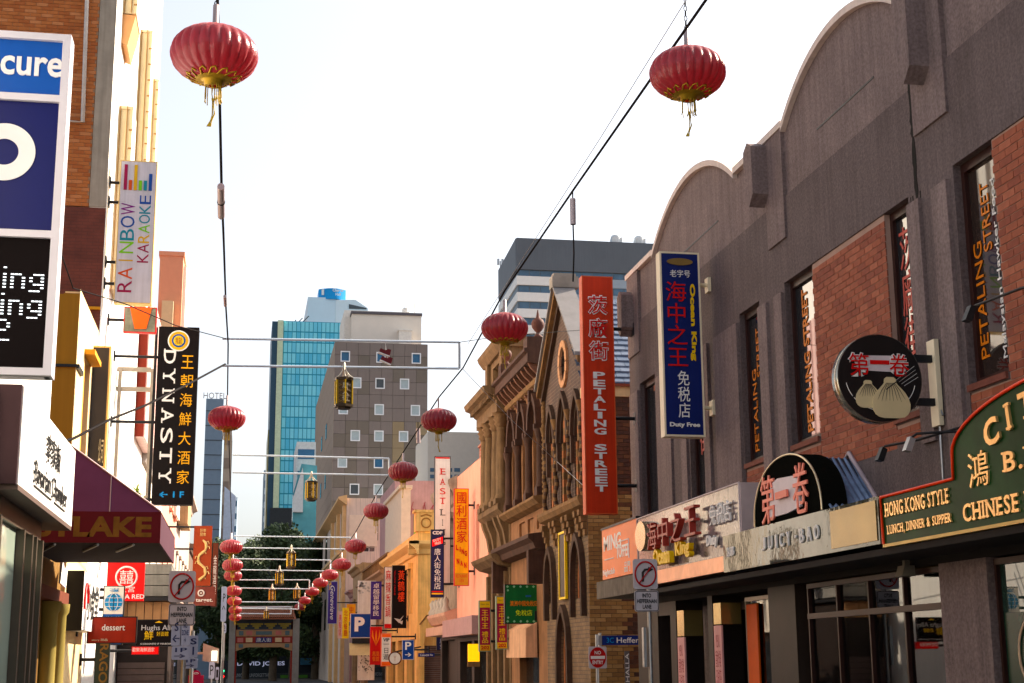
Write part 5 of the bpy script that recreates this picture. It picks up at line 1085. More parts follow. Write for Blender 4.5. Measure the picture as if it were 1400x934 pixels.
# brown panelled office block
YT = 190; a, b = q_(458, 467, YT), q_(585, 471, YT)
T = thing('brown_office_block', 'brown grey precast panelled office block with small square white framed windows', 'building', (a.x, YT, 0))
x0, x1, zt = a.x, b.x, a.z
m2 = MB(); m2.box((x0+.02, YT+.3, 0), (x1, YT+52, zt-.02)); m2.build('core', M('panel_joint_grey', (.15, .13, .12), .9), T)
pans = [M('panel_taupe', (.20, .168, .155), .8, sc=.5, var=.06, streak=.05), M('panel_dark', (.165, .14, .12), .8, sc=.5, var=.06), M('panel_tan', (.27, .21, .14), .8, sc=.5, var=.06)]
fc = FC(YT); ncol = 8; pw = (x1-x0)/ncol; hh = 1.755
rows = int(zt/hh)-4; fr_w = M('white_window_frame', (.8, .8, .82), .5, var=0)
winpat = {1: ((1.25, 'b'), (4.3, 'b'), (7.35, 'b')), 3: ((2.25, 'c'), (4.25, 'd'), (6.35, 'c')), 5: ((1.15, 'c'), (4.2, 'c'), (7.3, 'c')), 7: ((2.2, 'c'), (4.2, 'c'), (6.3, 'c')), 9: ((1.15, 'c'), (4.2, 'b'), (8.0, 'd')), 11: ((2.2, 'd'), (4.2, 'c'), (6.3, 'c')), 13: ((1.2, 'c'), (4.2, 'c'), (7.2, 'b')), 15: ((2.2, 'c'), (4.2, 'c'), (6.3, 'c'))}
_pm = {}
rnd = random.Random(11)
hl = []
wg = {'b': M('blue_window', (.06, .14, .24), .15), 'c': M('pale_blind_window', (.42, .48, .5), .3, var=.1), 'd': M('dark_window', (.08, .09, .1), .2)}
for r, ws_ in winpat.items():
    for uc, kd in ws_:
        cx = x0+pw*(uc-.35); zc = zt-hh*(r+.12); hl.append((cx-.62, cx+.62, zc-.72, zc+.72, kd))
for r in range(rows):
    for c in range(ncol):
        tone = 2 if (r in (6, 7, 8, 9) and c in (5, 7) and rnd.random() < .75) else (1 if (r >= 6 and rnd.random() < .45) or rnd.random() < .12 else 0)
        u0, u1, z1_, z0_ = x0+c*pw+.018, x0+(c+1)*pw-.018, zt-r*hh-.018, zt-(r+1)*hh+.018
        m2 = MB(); holes_wall(m2, fc, u0, u1, z0_, z1_, [h[:4] for h in hl if h[0] < u1 and h[1] > u0], -.28, 0)
        if m2.v: m2.build('panel', pans[tone], T)
for h in hl:
    m2 = MB(); t = .13; m2.fb(fc, h[0], h[0]+t, h[2], h[3], -.2, .05); m2.fb(fc, h[1]-t, h[1], h[2], h[3], -.2, .05); m2.fb(fc, h[0]+t, h[1]-t, h[2], h[2]+t, -.2, .05); m2.fb(fc, h[0]+t, h[1]-t, h[3]-t, h[3], -.2, .05); wo = m2.build('window', fr_w, T)
    m2 = MB(); m2.fb(fc, h[0]+t, h[1]-t, h[2]+t, h[3]-t, -.2, -.15); m2.build('pane', wg[h[4]], wo)
fs = FR(x0)
for r in range(rows):
    for k in range(8): m2 = MB(); m2.fb(fs, YT+.05+k*6.5, YT+6.45+k*6.5, zt-(r+1)*hh+.03, zt-r*hh-.03, -.2, 0); m2.build('side_panel', M('panel_side', (.34, .27, .22), .8, var=.08), T)
for r in (5, 9, 13): 
    for k in (2, 4): m2 = MB(); m2.fb(fs, YT+4+k*6, YT+6.5+k*6, zt-(r+1)*hh, zt-r*hh+.4, 0, .05); m2.build('side_window', dglass, T)
# beige plant room on the roof
m2 = MB(); a, b = q_(481, 429, 194), q_(576, 466, 194); m2.box((a.x, 194, zt), (b.x, 206, a.z)); pr = m2.build('plant_room', M('beige_render', (.76, .70, .63), .8, sc=.4, var=.05), T)
m2 = MB(); c = q_(471, 424, 196); d = q_(560, 430, 196); m2.box((c.x, 196, zt), (d.x, 206, c.z)); m2.build('plant_wall', M('pale_beige', (.8, .76, .7), .8), pr)
m2 = MB(); c = q_(545, 453, 193.5); d = q_(562, 467, 193.5); m2.box((c.x, 193, zt), (d.x, 194, c.z)); m2.box((c.x-.1, 192.9, c.z), (d.x+.1, 194, c.z+.25)); m2.build('lift_head', M('pale_beige'), pr)
m2 = MB(); m2.box((a.x-.1, 193.8, a.z), (b.x+.1, 206, a.z+.35)); m2.build('capping', M('dark_capping', (.12, .11, .12), .6), pr)
c = q_(555, 419, 197); m2 = MB(); m2.lathe((c.x, 197, a.z), [(.5, 0), (.55, 1.6), (.3, 1.8)], 10); m2.tube([(c.x+1.2, 197, a.z), (c.x+1.2, 197, a.z+2.5)], .06, 5); m2.build('vent_drum', M('pale_beige'), pr)
# teal glass tower
YT = 260; a, b = q_(380, 438, YT), q_(458, 438, YT); x0, x1, zt = a.x, b.x+3, a.z
T = thing('teal_glass_tower', 'slim turquoise glass curtain wall tower with dark left edge and pale yellow fin', 'tower', (x0, YT, 0))
m2 = MB(); m2.box((x0, YT+.3, 0), (x1, YT+22, zt)); m2.build('core', M('teal_mullion', (.05, .28, .40), .5), T)
tg = [M('teal_pane_a', (.22, .60, .76), .3, 0, var=.05), M('teal_pane_b', (.28, .68, .80), .3, 0, var=.05), M('teal_pane_c', (.16, .52, .70), .3, 0, var=.05)]
fc = FC(YT+.3); m2 = MB(); n = 16; pw = (x1-x0-1.2)/n; fh = 1.95; rnd = random.Random(2); lst = []
for r in range(30):
    for c in range(n):
        if zt-(r+1)*fh > 2:
            u = x0+1.1+c*pw; lst.append((u+.06, u+pw-.06, zt-(r+1)*fh+.09, rnd.choice((0, 0, 1, 2)) if (r % 2) else rnd.choice((1, 0, 1)), 0))
lay(fc, lst, T, tg, name='pane', d=.06, bh=fh-.2, limit=300, dep=.0)
m2 = MB(); m2.box((x0-1.0, YT, 0), (x0, YT+20, zt-.2)); m2.build('dark_edge', M('navy_edge', (.04, .08, .12), .4), T)
m2 = MB(); m2.box((x0, YT-.2, 0), (x0+1.0, YT+.3, zt)); m2.build('pale_fin', M('pale_yellow_fin', (.6, .68, .5), .5), T)
m2 = MB(); m2.box((x0-1.2, YT+2, 0), (x0-1.0, YT+20, 42)); m2.build('gold_side', M('old_gold_glass', (.3, .25, .1), .3, .3, var=.4, sc=.5), T)
for px in (401, 406, 411): c = q_(px, 434, YT); m2 = MB(); m2.tube([(c.x, YT+3, zt), (c.x+.5+(px-400)*.1, YT+3, zt+.8+(px-400)*.08)], .1, 4); m2.build('antenna', blk, T)
m2 = MB(); c = q_(378, 695, YT); m2.box((x0-.5, YT-.8, 0), (x0+8, YT, c.z)); m2.build('podium', M('dark_store_wall'), T)
# pale blue tower with roof sign
YT = 300; a, b, c = q_(421, 406, YT), q_(459, 408, YT), q_(503, 412, YT)
T = thing('pale_blue_tower', 'pale blue grey office tower with curved bright blue rooftop company sign', 'tower', (a.x, YT, 0))
pbl = M('pale_blue_cladding', (.62, .72, .80), .6, sc=.3, var=.04); m2 = MB(); m2.box((a.x, YT, 0), (b.x, YT+20, a.z)); m2.build('left_wing', pbl, T)
m2 = MB(); m2.prism([(b.x+.02, YT, 0), (b.x+.02, YT, a.z-.4), (q_(486, 410, YT).x, YT, q_(486, 410, YT).z), (c.x, YT, c.z-1.5), (c.x, YT, 0)], (0, 20, 0)); m2.build('right_wing', M('paler_blue_cladding', (.70, .77, .82), .6, sc=.3, var=.04), T)
d, e = q_(477, 416, YT), q_(501, 423, YT); m2 = MB(); m2.prism([(d.x, YT-.1, d.z), (e.x, YT-.1, d.z-.7), (e.x, YT-.1, e.z), (d.x, YT-.1, e.z)], (0, .1, 0)); m2.build('dark_louvre', M('dark_window'), T)
d, e = q_(436, 394, YT), q_(473, 406, YT); m2 = MB(); m2.prism([(d.x+(e.x-d.x)*k/12, YT+1-1.4*math.sin(PI*k/12), e.z-.6) for k in range(13)]+[(e.x, YT+6, e.z-.6), (d.x, YT+6, e.z-.6)], (0, 0, d.z-e.z+.6)); sg = m2.build('roof_sign', M('bright_blue_sign', (.02, .3, .62), .4, var=.1, sc=.4), T)
text("Charter\nHall", (e.x-d.x)*.42, 1.5, ((d.x+e.x)/2+1.2, YT-.42, (d.z+e.z)/2), letW, sg, 'C', .02, bold=.03)
m2 = MB(); m2.box((d.x+.6, YT-.1, (d.z+e.z)/2-.6), (d.x+1.1, YT+.3, (d.z+e.z)/2+.6)); m2.build('leaf_mark', letW, sg)
# grey slab upper right
YT = 120; a = q_(707, 325, YT); x0, zt = a.x, a.z; x1 = x0+16; dz = lambda py: q_(710, py, YT).z
T = thing('slate_topped_office', 'office block with tall slate grey top band, white spandrels and ribbon windows', 'building', (x0, YT, 0))
sb = M('slate_band', (.11, .125, .145), .6, sc=.4, var=.06, streak=.05); m2 = MB(); z_ = dz(368)
side = [(x0, YT), (x0-.1, YT+.3), (q_(681, 370, 131).x, 131), (q_(681, 370, 131).x+6, 140), (x1, 140), (x1, YT)]
m2.prism([(x, y, z_) for x, y in side], (0, 0, zt-z_)); m2.build('top_band', sb, T)
side2 = [(x+.15 if i in (0, 1, 2, 3) else x, y+.2 if i in (0, 5) else y) for i, (x, y) in enumerate(side)]
m2 = MB(); m2.prism([(x, y, 0) for x, y in side2], (0, 0, z_)); m2.build('core', M('ribbon_mullion', (.12, .16, .2), .5), T)
fc = FC(YT+.2); xm = q_(762, 380, YT).x
for k in range(7):
    z1_ = dz(377+k*22.3); z0_ = dz(389+k*22.3)
    m2 = MB(); m2.prism([(x, y, z0_) for x, y in ((x0-.05, YT), (q_(681, 370, 131).x, 131), (q_(681, 370, 131).x+.3, 131.2), (x0+.2, YT+.3), (xm, YT+.3), (xm, YT))], (0, 0, z1_-z0_)); m2.build('white_spandrel', M('white_spandrel', (.74, .75, .74), .6, var=.04), T)
    m2 = MB(); m2.fb(fc, xm, x1, z0_, z1_, 0, .1); m2.build('grey_spandrel', M('grey_blue_spandrel', (.3, .36, .42), .5, var=.05), T)
    zt_ = z_ if k == 0 else dz(389+(k-1)*22.3)
    for q in range(15): u = x0+.2+q*.93; m2 = MB(); m2.fb(fc, u, u+.84, z1_+.05, zt_-.05, 0, .04); m2.build('window', M('blue_grey_window', (.09, .15, .22), .2, var=.2, sc=.8), T)
for px, py, h in ((709, 322, 0), ):
    c = q_(709, 316, 125); m2 = MB(); m2.tube([(c.x, 125, zt), (c.x, 125, zt+.9)], .06, 5); m2.box((c.x-.2, 124.9, zt+.6), (c.x+.1, 125.1, zt+1.2)); m2.build('antenna', grysteel, T)
c = q_(684, 352, 132); m2 = MB(); m2.tube([(c.x, 132, zt), (c.x, 132, zt+1.2)], .06, 5); m2.box((c.x-.3, 131.9, zt+.8), (c.x-.1, 132.1, zt+1.4)); m2.box((c.x+.1, 131.9, zt+.8), (c.x+.3, 132.1, zt+1.4)); m2.build('antenna', grysteel, T)
for px in (842, 874): c = q_(px, 318, YT+.6); m2 = MB(); m2.lathe((c.x, YT+.6, zt), [(.5, 0), (.5, .55), (.38, .75), (.1, .85)], 8); m2.box((c.x-.45, YT+.2, zt), (c.x+.45, YT+1.0, zt+.5)); m2.build('roof_vent', M('light_grey_metal', (.6, .64, .66), .5), T)
# hotel and small far blocks
def fblock(name, label, px0, px1, py, Y, mt, dep=15, bands=0, bm=None, hb=3.2, verts=0):
    a, b = q_(px0, py, Y), q_(px1, py, Y); T = thing(name, label, 'building', (a.x, Y, 0)); m = MB(); m.box((a.x, Y, 0), (b.x, Y+dep, a.z)); m.build('wall', mt, T)
    for k in range(bands):
        z = a.z-.9-k*hb
        if z > 2: m = MB(); m.box((a.x+.15, Y-.06, z-hb*.45), (b.x-.15, Y, z)); m.build('window', bm, T)
    return T, a, b
T, a, b = fblock('hotel_tower', 'blue grey hotel tower with rooftop letters behind the left hand lantern cables', 282, 306, 545, 150, M('blue_grey_panel', (.2, .26, .33), .6, var=.06), dep=10)
for k in range(11): m2 = MB(); m2.box((a.x, 149.96, a.z-1.3-k*1.5), (b.x, 150, a.z-1.22-k*1.5)); m2.build('panel_joint', M('dark_window'), T)
text("HOTEL", 2.3, .62, (a.x+.85, 150.5, a.z+.4), M('grey_roof_letters', (.3, .26, .25), .6), T, 'C', .08)
T, a, b = fblock('tan_tower', 'narrow tan concrete tower right of the hotel', 306, 317, 585, 190, M('tan_concrete', (.42, .34, .27), .8, var=.08), dep=12, bands=6, bm=M('brown_window_band', (.25, .19, .15), .5), hb=3)
m2 = MB(); c, d = q_(307, 665, 185), q_(318, 740, 185); m2.prism([(c.x, 185, c.z), (d.x+.2, 185, c.z-1.2), (d.x-.4, 185, 0), (c.x, 185, 0)], (0, 4, 0)); m2.build('white_screen', M('pale_blue_screen', (.6, .64, .74), .6), T)
fblock('slim_apartment_tower', 'slim dark grey apartment tower with stacked balconies left of the teal tower', 361, 373, 643, 330, M('dark_apartment', (.16, .2, .25), .6), bands=20, bm=M('pale_balcony', (.5, .55, .6), .6), hb=3.1)
fblock('distant_needle_tower', 'tiny far blue grey tower just right of the lantern cable', 319, 325, 680, 400, M('pale_blue_cladding'), bands=14, bm=M('blue_grey_window'), hb=3.4)
T, a, b = fblock('white_glass_corner', 'white and glass corner apartment block between the teal tower and brown block', 406, 432, 604, 175, M('white_corner_render', (.6, .6, .6), .7), dep=10, bands=4, bm=M('blue_window'), hb=2.6)
m2 = MB(); c, d = q_(404, 634, 172), q_(431, 760, 172); m2.prism([(c.x+.7, 172, c.z), (d.x, 172, c.z-.2), (d.x, 172, 0), (c.x-.2, 172, 0), (c.x-.2, 172, c.z-3.5)], (0, 2, 0)); m2.build('glass_bay', M('blue_green_bay', (.12, .3, .34), .2, var=.2, sc=.5), T)
m2 = MB(); c, d = q_(403, 645, 171), q_(414, 700, 171); m2.prism([(c.x+.9, 171, c.z+.5), (d.x, 171, c.z-.5), (d.x, 171, d.z), (c.x-.1, 171, d.z), (c.x-.1, 171, c.z-3)], (0, .9, 0)); m2.build('white_wedge', M('white_corner_render'), T)
T, a, b = fblock('pale_office_building', 'very pale office building behind the salmon brick parapet', 585, 700, 590, 135, M('pale_office', (.62, .58, .52), .7, var=.04), dep=10)
for k in range(4):
    for j in range(4): c = q_(588+j*11, 640+k*9, 135); m2 = MB(); m2.box((c.x, 134.95, c.z-.35), (c.x+.55, 135, c.z)); m2.build('window', M('blue_grey_window'), T)

# ================================================================== LEFT SIGNS
# big parking / electronic sign at the near left
T = thing('parking_sign', 'large white framed parking sign with blue panels and dotted electronic display', 'sign', (-1.4, 9, 3))
Y = 9.0; ul = at(95, 50, Y=Y); lr = at(79, 515, Y=Y); xr_ = (ul.x+lr.x)/2; xl_ = xr_-1.35; zt, zb = ul.z, lr.z
sf = M('white_sign_frame', (.66, .63, .66), .4, var=.03)
zz = [zt, at(90, 133, Y=Y).z, at(88, 318, Y=Y).z, zb]
m2 = MB(); m2.box((xl_, Y+.02, zb), (xr_-.03, Y+.13, zt)); m2.build('cabinet', sf, T)
m2 = MB(); m2.box((xr_-.06, Y-.03, zb-.0), (xr_-.01, Y+.13, zt))
for z in zz: m2.box((xl_, Y-.03, z-.045 if z != zb else z), (xr_-.06, Y+.02, z+.0 if z != zb else z+.045))
m2.build('frame', sf, T)
for i, (mt) in enumerate((M('sky_blue_panel', (.0, .09, .34), .35, var=.03), M('deep_blue_panel', (.008, .010, .085), .35, var=.03), M('led_panel_black', (.006, .004, .004), .6, var=0, spec=.05))):
    m2 = MB(); m2.box((xl_, Y-.0, zz[i+1]+.0), (xr_-.062, Y+.02, zz[i]-.045)); p_ = m2.build('panel', mt, T)
    zc = (zz[i]-.045+zz[i+1])/2
    if i == 0: c = at(23, 90, Y=Y); text("secure", .56, .128, (c.x, Y, c.z), letW, p_, 'C', .008, bold=.02)
    if i == 1:
        c = at(6, 208, Y=Y); m2 = MB(); n = 48
        o = [(c.x+.185*math.cos(2*PI*k/n), c.z+.185*math.sin(2*PI*k/n)) for k in range(n)]; q = [(c.x+.085*math.cos(2*PI*k/n), c.z+.085*math.sin(2*PI*k/n)) for k in range(n)]
        for k in range(n):
            j = (k+1) % n; m2.prism([(o[k][0], Y-.003, o[k][1]), (o[j][0], Y-.003, o[j][1]), (q[j][0], Y-.003, q[j][1]), (q[k][0], Y-.003, q[k][1])], (0, -.006, 0))
        m2.box((c.x-.3, Y-.009, c.z-.185), (c.x-.15, Y-.003, c.z+.185)); m2.build('letter_ring', letW, p_)
    if i == 2:
        led = M('white_led', (.8, .85, .9), .4, emit=.8, var=0)
        F5 = {'i': ["1", "0", "1", "1", "1", "1", "1"], 'n': ["0000", "0000", "1110", "1001", "1001", "1001", "1001"], 'g': ["0000", "0000", "0111", "1001", "1001", "0111", "0001", "1110"],
              'A': ["0110", "1001", "1001", "1111", "1001", "1001", "1001"], 'r': ["000", "000", "101", "110", "100", "100", "100"], 'k': ["1000", "1000", "1001", "1010", "1100", "1010", "1001"], '2': ["1110", "0001", "0001", "0110", "1000", "1000", "1111"], 'P': ["1110", "1001", "1001", "1110", "1000", "1000", "1000"], ' ': ["0"]}
        for s_, pr, py in (("Parking", 62, 367), ("Parking", 59, 403), ("2", 15, 437)):
            x = at(pr, py, Y=Y).x; z = at(pr, py, Y=Y).z; m2 = MB(); dx, dz_ = .022, .0205; sz_ = .5 if 0 else 1
            cols = 0
            for ch in reversed(s_.replace('P', 'A') if 0 else s_):
                g = F5.get(ch, F5.get(ch.lower(), F5['A'])); w = len(g[0])
                for r_, row in enumerate(g):
                    for c_, b in enumerate(row):
                        if b == '1': xx = x-(cols+w-c_)*dx; m2.box((xx, Y-.006, z-r_*dz_-.007), (xx+.018, Y, z-r_*dz_))
                cols += w+1
            if m2.v: stuff(m2.build('led_dots', led, p_))
m2 = MB(); m2.tube([(xl_+.2, Y+.15, zb), (-1.85, Y+.15, zb-.1)], .04, 6); m2.box((-1.9, Y+.05, zb+.2), (xl_, Y+.2, zb+.5)); m2.build('bracket', grysteel, T)

# rainbow karaoke
Yk = 31.9
T, xl, xr, zb, zt = blade('karaoke_sign', 'white vertical karaoke sign with rainbow coloured lettering', 'sign', 160, 211, 220, 415, Yk, M('lilac_white_face', (.62, .6, .66), .4, var=.03), M('gold_edge', (.75, .55, .25), .4), arms=(.14, .29, .71, .85), wallX=-3.19, th=.25)
H = zt-zb; Wd = xr-xl; cols_ = [(.28, .01, .07), (.55, .1, .02), (.6, .38, .02), (.2, .5, .03), (.0, .22, .3), (.03, .08, .3), (.2, .02, .2)]
rm = [M('rainbow_%s' % n, c, .4, var=0) for n, c in zip(('maroon', 'orange', 'amber', 'lime', 'teal', 'blue', 'plum'), cols_)]
for s_, xx, z0, z1, cc, w in (("RAINBOW", xl+Wd*.27, .07, .70, (0, 1, 2, 3, 4, 5, 6), .3), ("KARAOKE", xl+Wd*.72, .28, .76, (0, 0, 2, 3, 4, 4, 5), .24)):
    n = len(s_)
    for k, ch in enumerate(s_):
        hgt = H*(z1-z0)/n*(.1 if ch == 'I' else .9); text(ch, hgt, w, (xx, Yk, zb+H*(z0+(z1-z0)*(k+.5)/n)), rm[cc[k]], T, 'C', .01, rot=PI/2, bold=.0)
for k, (h, ci) in enumerate(((.18, 0), (.07, 1), (.18, 2), (.07, 3), (.07, 4), (.12, 5))):
    x = xl+Wd*(.16+k*.135); z0 = zb+H*.79; m2 = MB(); m2.box((x-.035, Yk-.02, z0), (x+.035, Yk, z0+H*h)); m2.build('colour_bar', rm[ci], T)
T, xl, xr, zb, zt = blade('square_sign', 'grey square sign with orange flowerpot shape below the karaoke sign', 'sign', 169, 214, 420, 455, 33.2, M('olive_grey_face', (.2, .2, .15), .5, var=.4, sc=5), letR, arms=(.5,), wallX=-3.19)
m2 = MB(); p = [at(px, py, Y=33.19) for px, py in ((178, 421), (208, 421), (200, 450), (184, 450))]; m2.prism(p, (0, -.02, 0)); m2.build('orange_shape', M('bright_orange', (.85, .16, .01), .4), T)
# black plain board
T, xl, xr, zb, zt = blade('blank_board_sign', 'blank black vertical sign board with thin gold edge above the maroon awning', 'sign', 121, 148, 473, 640, 30.6, M('matt_charcoal', (.045, .042, .045), .6, var=.08), M('gold_edge'), arms=(.2, .8), wallX=-3.19, ew=.035)
text("公司", .1, .5, (xr-.1, 30.59, zb+.35), M('pale_gold_letters', (.7, .65, .5), .5), T, 'C', .008)
# dynasty
Yd = 35.0
T, xl, xr, zb, zt = blade('dynasty_sign', 'tall black restaurant sign with white serif name and golden characters', 'sign', 212, 268, 447, 690, Yd, M('sign_black', (.007, .005, .005), .5, var=.03, spec=.1), M('sign_black'), arms=(.03, .46, .83), wallX=-3.19, th=.3)
m2 = MB(); m2.box((xl-.09, Yd+.1, zb), (xl-.03, Yd+.2, zt)); m2.build('mounting_pole', blk, T)
H = zt-zb; Wd = xr-xl
for k, ch in enumerate("DYNASTY"): text(ch, H*.085, Wd*.3, (xl+Wd*.3, Yd, zb+H*(.83-k*.112)), letW, T, 'C', .012, rot=-PI/2, bold=.01, serif=True)
for k, ch in enumerate("王朝海鮮大酒家"): text(ch, Wd*.3, H*.075, (xl+Wd*.74, Yd, zb+H*(.8-k*.108)), M('amber_lettering', (.85, .42, .02), .45), T, 'C', .012, bold=.02)
text("← 1 F", Wd*.6, H*.035, (xl+Wd*.48, Yd, zb+H*.055), M('sky_blue_letters', (.03, .3, .65), .45), T, 'C', .012, bold=.03)
cz = zb+H*.92; cx = xl+Wd*.5
for r, mt, dd in ((.3, letW, .004), (.265, M('amber_lettering'), .01), (.19, M('emblem_blue', (.03, .1, .3), .4), .016), (.14, letY, .022)):
    m2 = MB(); m2.prism(disc(cx, cz, r*.85, r*.85, Yd), (0, -dd-.006, 0)); m2.build('emblem_ring', mt, T)
text("龍", .16, .16, (cx, Yd-.028, cz), M('brown_ochre'), T, 'C', .006)
# China red, globe, dessert, noodle signs
T, xl, xr, zb, zt = blade('red_square_sign', 'bright red square restaurant sign with white double happiness ring', 'sign', 146, 197, 769, 822, 34.0, M('glowing_red_face', (.72, .015, .02), .4, var=.03, emit=.25), letR, arms=(.3,), wallX=-3.19)  # red face glows a little to look bright; the sign is unlit
cx = at(173, 789, Y=34).x; cz = at(173, 789, Y=34).z
m2 = MB(); m2.tube([(cx+.225*math.cos(2*PI*k/28), 33.99, cz+.225*math.sin(2*PI*k/28)) for k in range(29)], .022, 6); m2.build('white_ring', letW, T)
text("囍", .3, .3, (cx, 33.99, cz), letW, T, 'C', .01, bold=.03); text("CHINA RED", .8, .1, (xl+.43, 33.99, zb+.1), letW, T, 'C', .01, bold=.02); text("火宮", .34, .13, (cx+.02, 33.99, zb+.26), letW, T, 'C', .01)
T, xl, xr, zb, zt = blade('globe_sign', 'white travel sign with blue globe above a blue panel', 'sign', 140, 169, 801, 882, 32.2, M('blue_lower_face', (.01, .12, .42), .4, var=.03), blk, arms=(.6, .8), wallX=-3.19, th=.12)
H = zt-zb; m2 = MB(); m2.box((xl+.02, 32.17, zb+H*.52), (xr-.02, 32.19, zt-.02)); m2.build('white_face', letW, T)
gb = M('globe_blue', (.02, .25, .55), .4, var=0); cx = (xl+xr)/2; cz = zb+H*.72
m2 = MB(); m2.prism(disc(cx, cz, .18, .18, 32.165), (0, -.01, 0)); m2.build('globe', gb, T)
m2 = MB()
for s_ in (.0, .5): m2.tube([(cx+.18*s_*math.sin(a), 32.15, cz+.18*math.cos(a)) for a in np.linspace(0, PI, 9)], .007, 4); m2.tube([(cx-.18*s_*math.sin(a), 32.15, cz+.18*math.cos(a)) for a in np.linspace(0, PI, 9)], .007, 4)
for dz_ in (-.09, 0, .09): w = math.sqrt(.18**2-dz_**2); m2.tube([(cx-w, 32.15, cz+dz_), (cx+w, 32.15, cz+dz_)], .007, 4)
m2.build('globe_lines', letW, T); text("✈", .2, .07, (cx, 32.16, zt-.09), gb, T, 'C', .008)
text("旅行社", .3, .08, (cx, 32.18, zb+H*.45), letW, T, 'C', .008)
T, xl, xr, zb, zt = blade('dessert_sign', 'long brown red sign lettered dessert in small pale type', 'sign', 119, 187, 843, 880, 30.2, M('brown_red_face', (.3, .035, .012), .45, var=.15), blk, arms=(.5,), wallX=-3.19, th=.12)
text("dessert", .44, .12, (xl+.5, 30.19, (zb+zt)/2+.05), letW, T, 'C', .008, bold=.01); text("story 甜品", .3, .05, (xl+.25, 30.19, zb+.07), M('pale_gold_letters'), T, 'C', .006)
T, xl, xr, zb, zt = blade('noodle_shop_sign', 'black shop sign with grey name and small golden characters', 'sign', 185, 239, 847, 884, 34.6, M('sign_black'), blk, arms=(.5,), wallX=-3.19, th=.12)
text("Hughs Alley", .8, .15, (xl+.53, 34.59, zt-.2), M('grey_lettering'), T, 'C', .008, bold=.01); text("鮮", .2, .2, (xl+.3, 34.59, zb+.25), letY, T, 'C', .008, bold=.02); text("好面館", .26, .1, (xl+.6, 34.59, zb+.28), letY, T, 'C', .008, bold=.02); text("12 DESIGNERS ST MELBOURNE", .75, .035, (xl+.5, 34.59, zb+.06), letW, T, 'C', .004)
m2 = MB(); m2.prism([(xl+.42, 34.58, zt-.075), (xl+.6, 34.58, zt-.075), (xl+.51, 34.58, zt-.03)], (0, -.01, 0)); m2.build('leaf_mark', letY, T)
T, xl, xr, zb, zt = blade('red_strip_sign', 'small red strip sign with white and pale characters just above a shop entrance', 'sign', 180, 217, 884, 895, 35.6, M('glowing_red_face'), letR, arms=(.5,), wallX=-3.19, th=.1)
text("歡樂海鮮酒家", .5, .1, ((xl+xr)/2-.04, 35.59, (zb+zt)/2+.02), letW, T, 'C', .006, bold=.01)
T, xl, xr, zb, zt = blade('lane_name_banner', 'dark vertical banner with pale sideways lettering behind the dessert sign', 'banner', 128, 148, 880, 990, 31.2, M('teal_charcoal', (.03, .045, .045), .6), arms=(.8,), wallX=-3.19, th=.06)
text("DRAGON", 1.2, .17, ((xl+xr)/2+.03, 31.19, (zb+zt)/2+.4), M('bronze_oval'), T, 'C', .006, rot=-PI/2, bold=.02)
# dragon banner and red target sign
T, xl, xr, zb, zt = blade('dragon_banner', 'rust red hanging banner with pale golden dragon', 'banner', 264, 289, 719, 801, 52.0, M('rust_red_cloth', (.3, .06, .03), .6, var=.06), arms=(.98,), wallX=-3.19, th=.04, ew=.01)
dg = M('pale_gold_dragon', (.68, .5, .24), .5); H = zt-zb; cx = (xl+xr)/2; m2 = MB()
pts = [(cx+.14*math.sin(k*.62)+.02*math.sin(k*1.9), 51.97, zb+H*(.76-.042*k)) for k in range(17)]
m2.tube(pts, [.035+.02*abs(math.sin(k*.9)) for k in range(17)], 6)
for k in range(1, 16, 2): x, y, z = pts[k]; s_ = 1 if math.sin(k*.62) > 0 else -1; m2.tube([(x, y, z), (x+.09*s_, y, z+.05), (x+.12*s_, y, z-.04)], .016, 4)
m2.build('dragon', dg, T); text("醉樂\n龍食", .2, .26, (cx, 51.99, zb+H*.89), dg, T, 'C', .006)
T, xl, xr, zb, zt = blade('department_sign', 'greyed store sign with white bullseye below the dragon banner', 'sign', 265, 294, 802, 828, 54.0, M('rust_brown_face', (.2, .06, .05), .5), arms=(.5,), wallX=-3.19, th=.1)
cx = at(275, 811, Y=54).x; cz = at(275, 811, Y=54).z
m2 = MB(); m2.tube([(cx+.1*math.cos(2*PI*k/20), 53.98, cz+.1*math.sin(2*PI*k/20)) for k in range(21)], .028, 5); m2.prism(disc(cx, cz, .035, .035, 53.97, 12), (0, -.01, 0)); m2.build('bullseye', letW, T)
text("target.", .6, .15, ((xl+xr)/2, 53.99, zb+.17), letW, T, 'C', .008, bold=.02)
T, xl, xr, zb, zt = blade('black_edge_sign', 'thin dark hanging sign with white edge writing beside the dragon banner', 'sign', 289, 298, 742, 830, 55.0, M('dark_red_brown'), blk, arms=(.9,), wallX=-3.19, th=.1)
text(vert("金龍酒樓"), .12, 1.4, ((xl+xr)/2, 54.99, (zb+zt)/2), letW, T, 'C', .006)
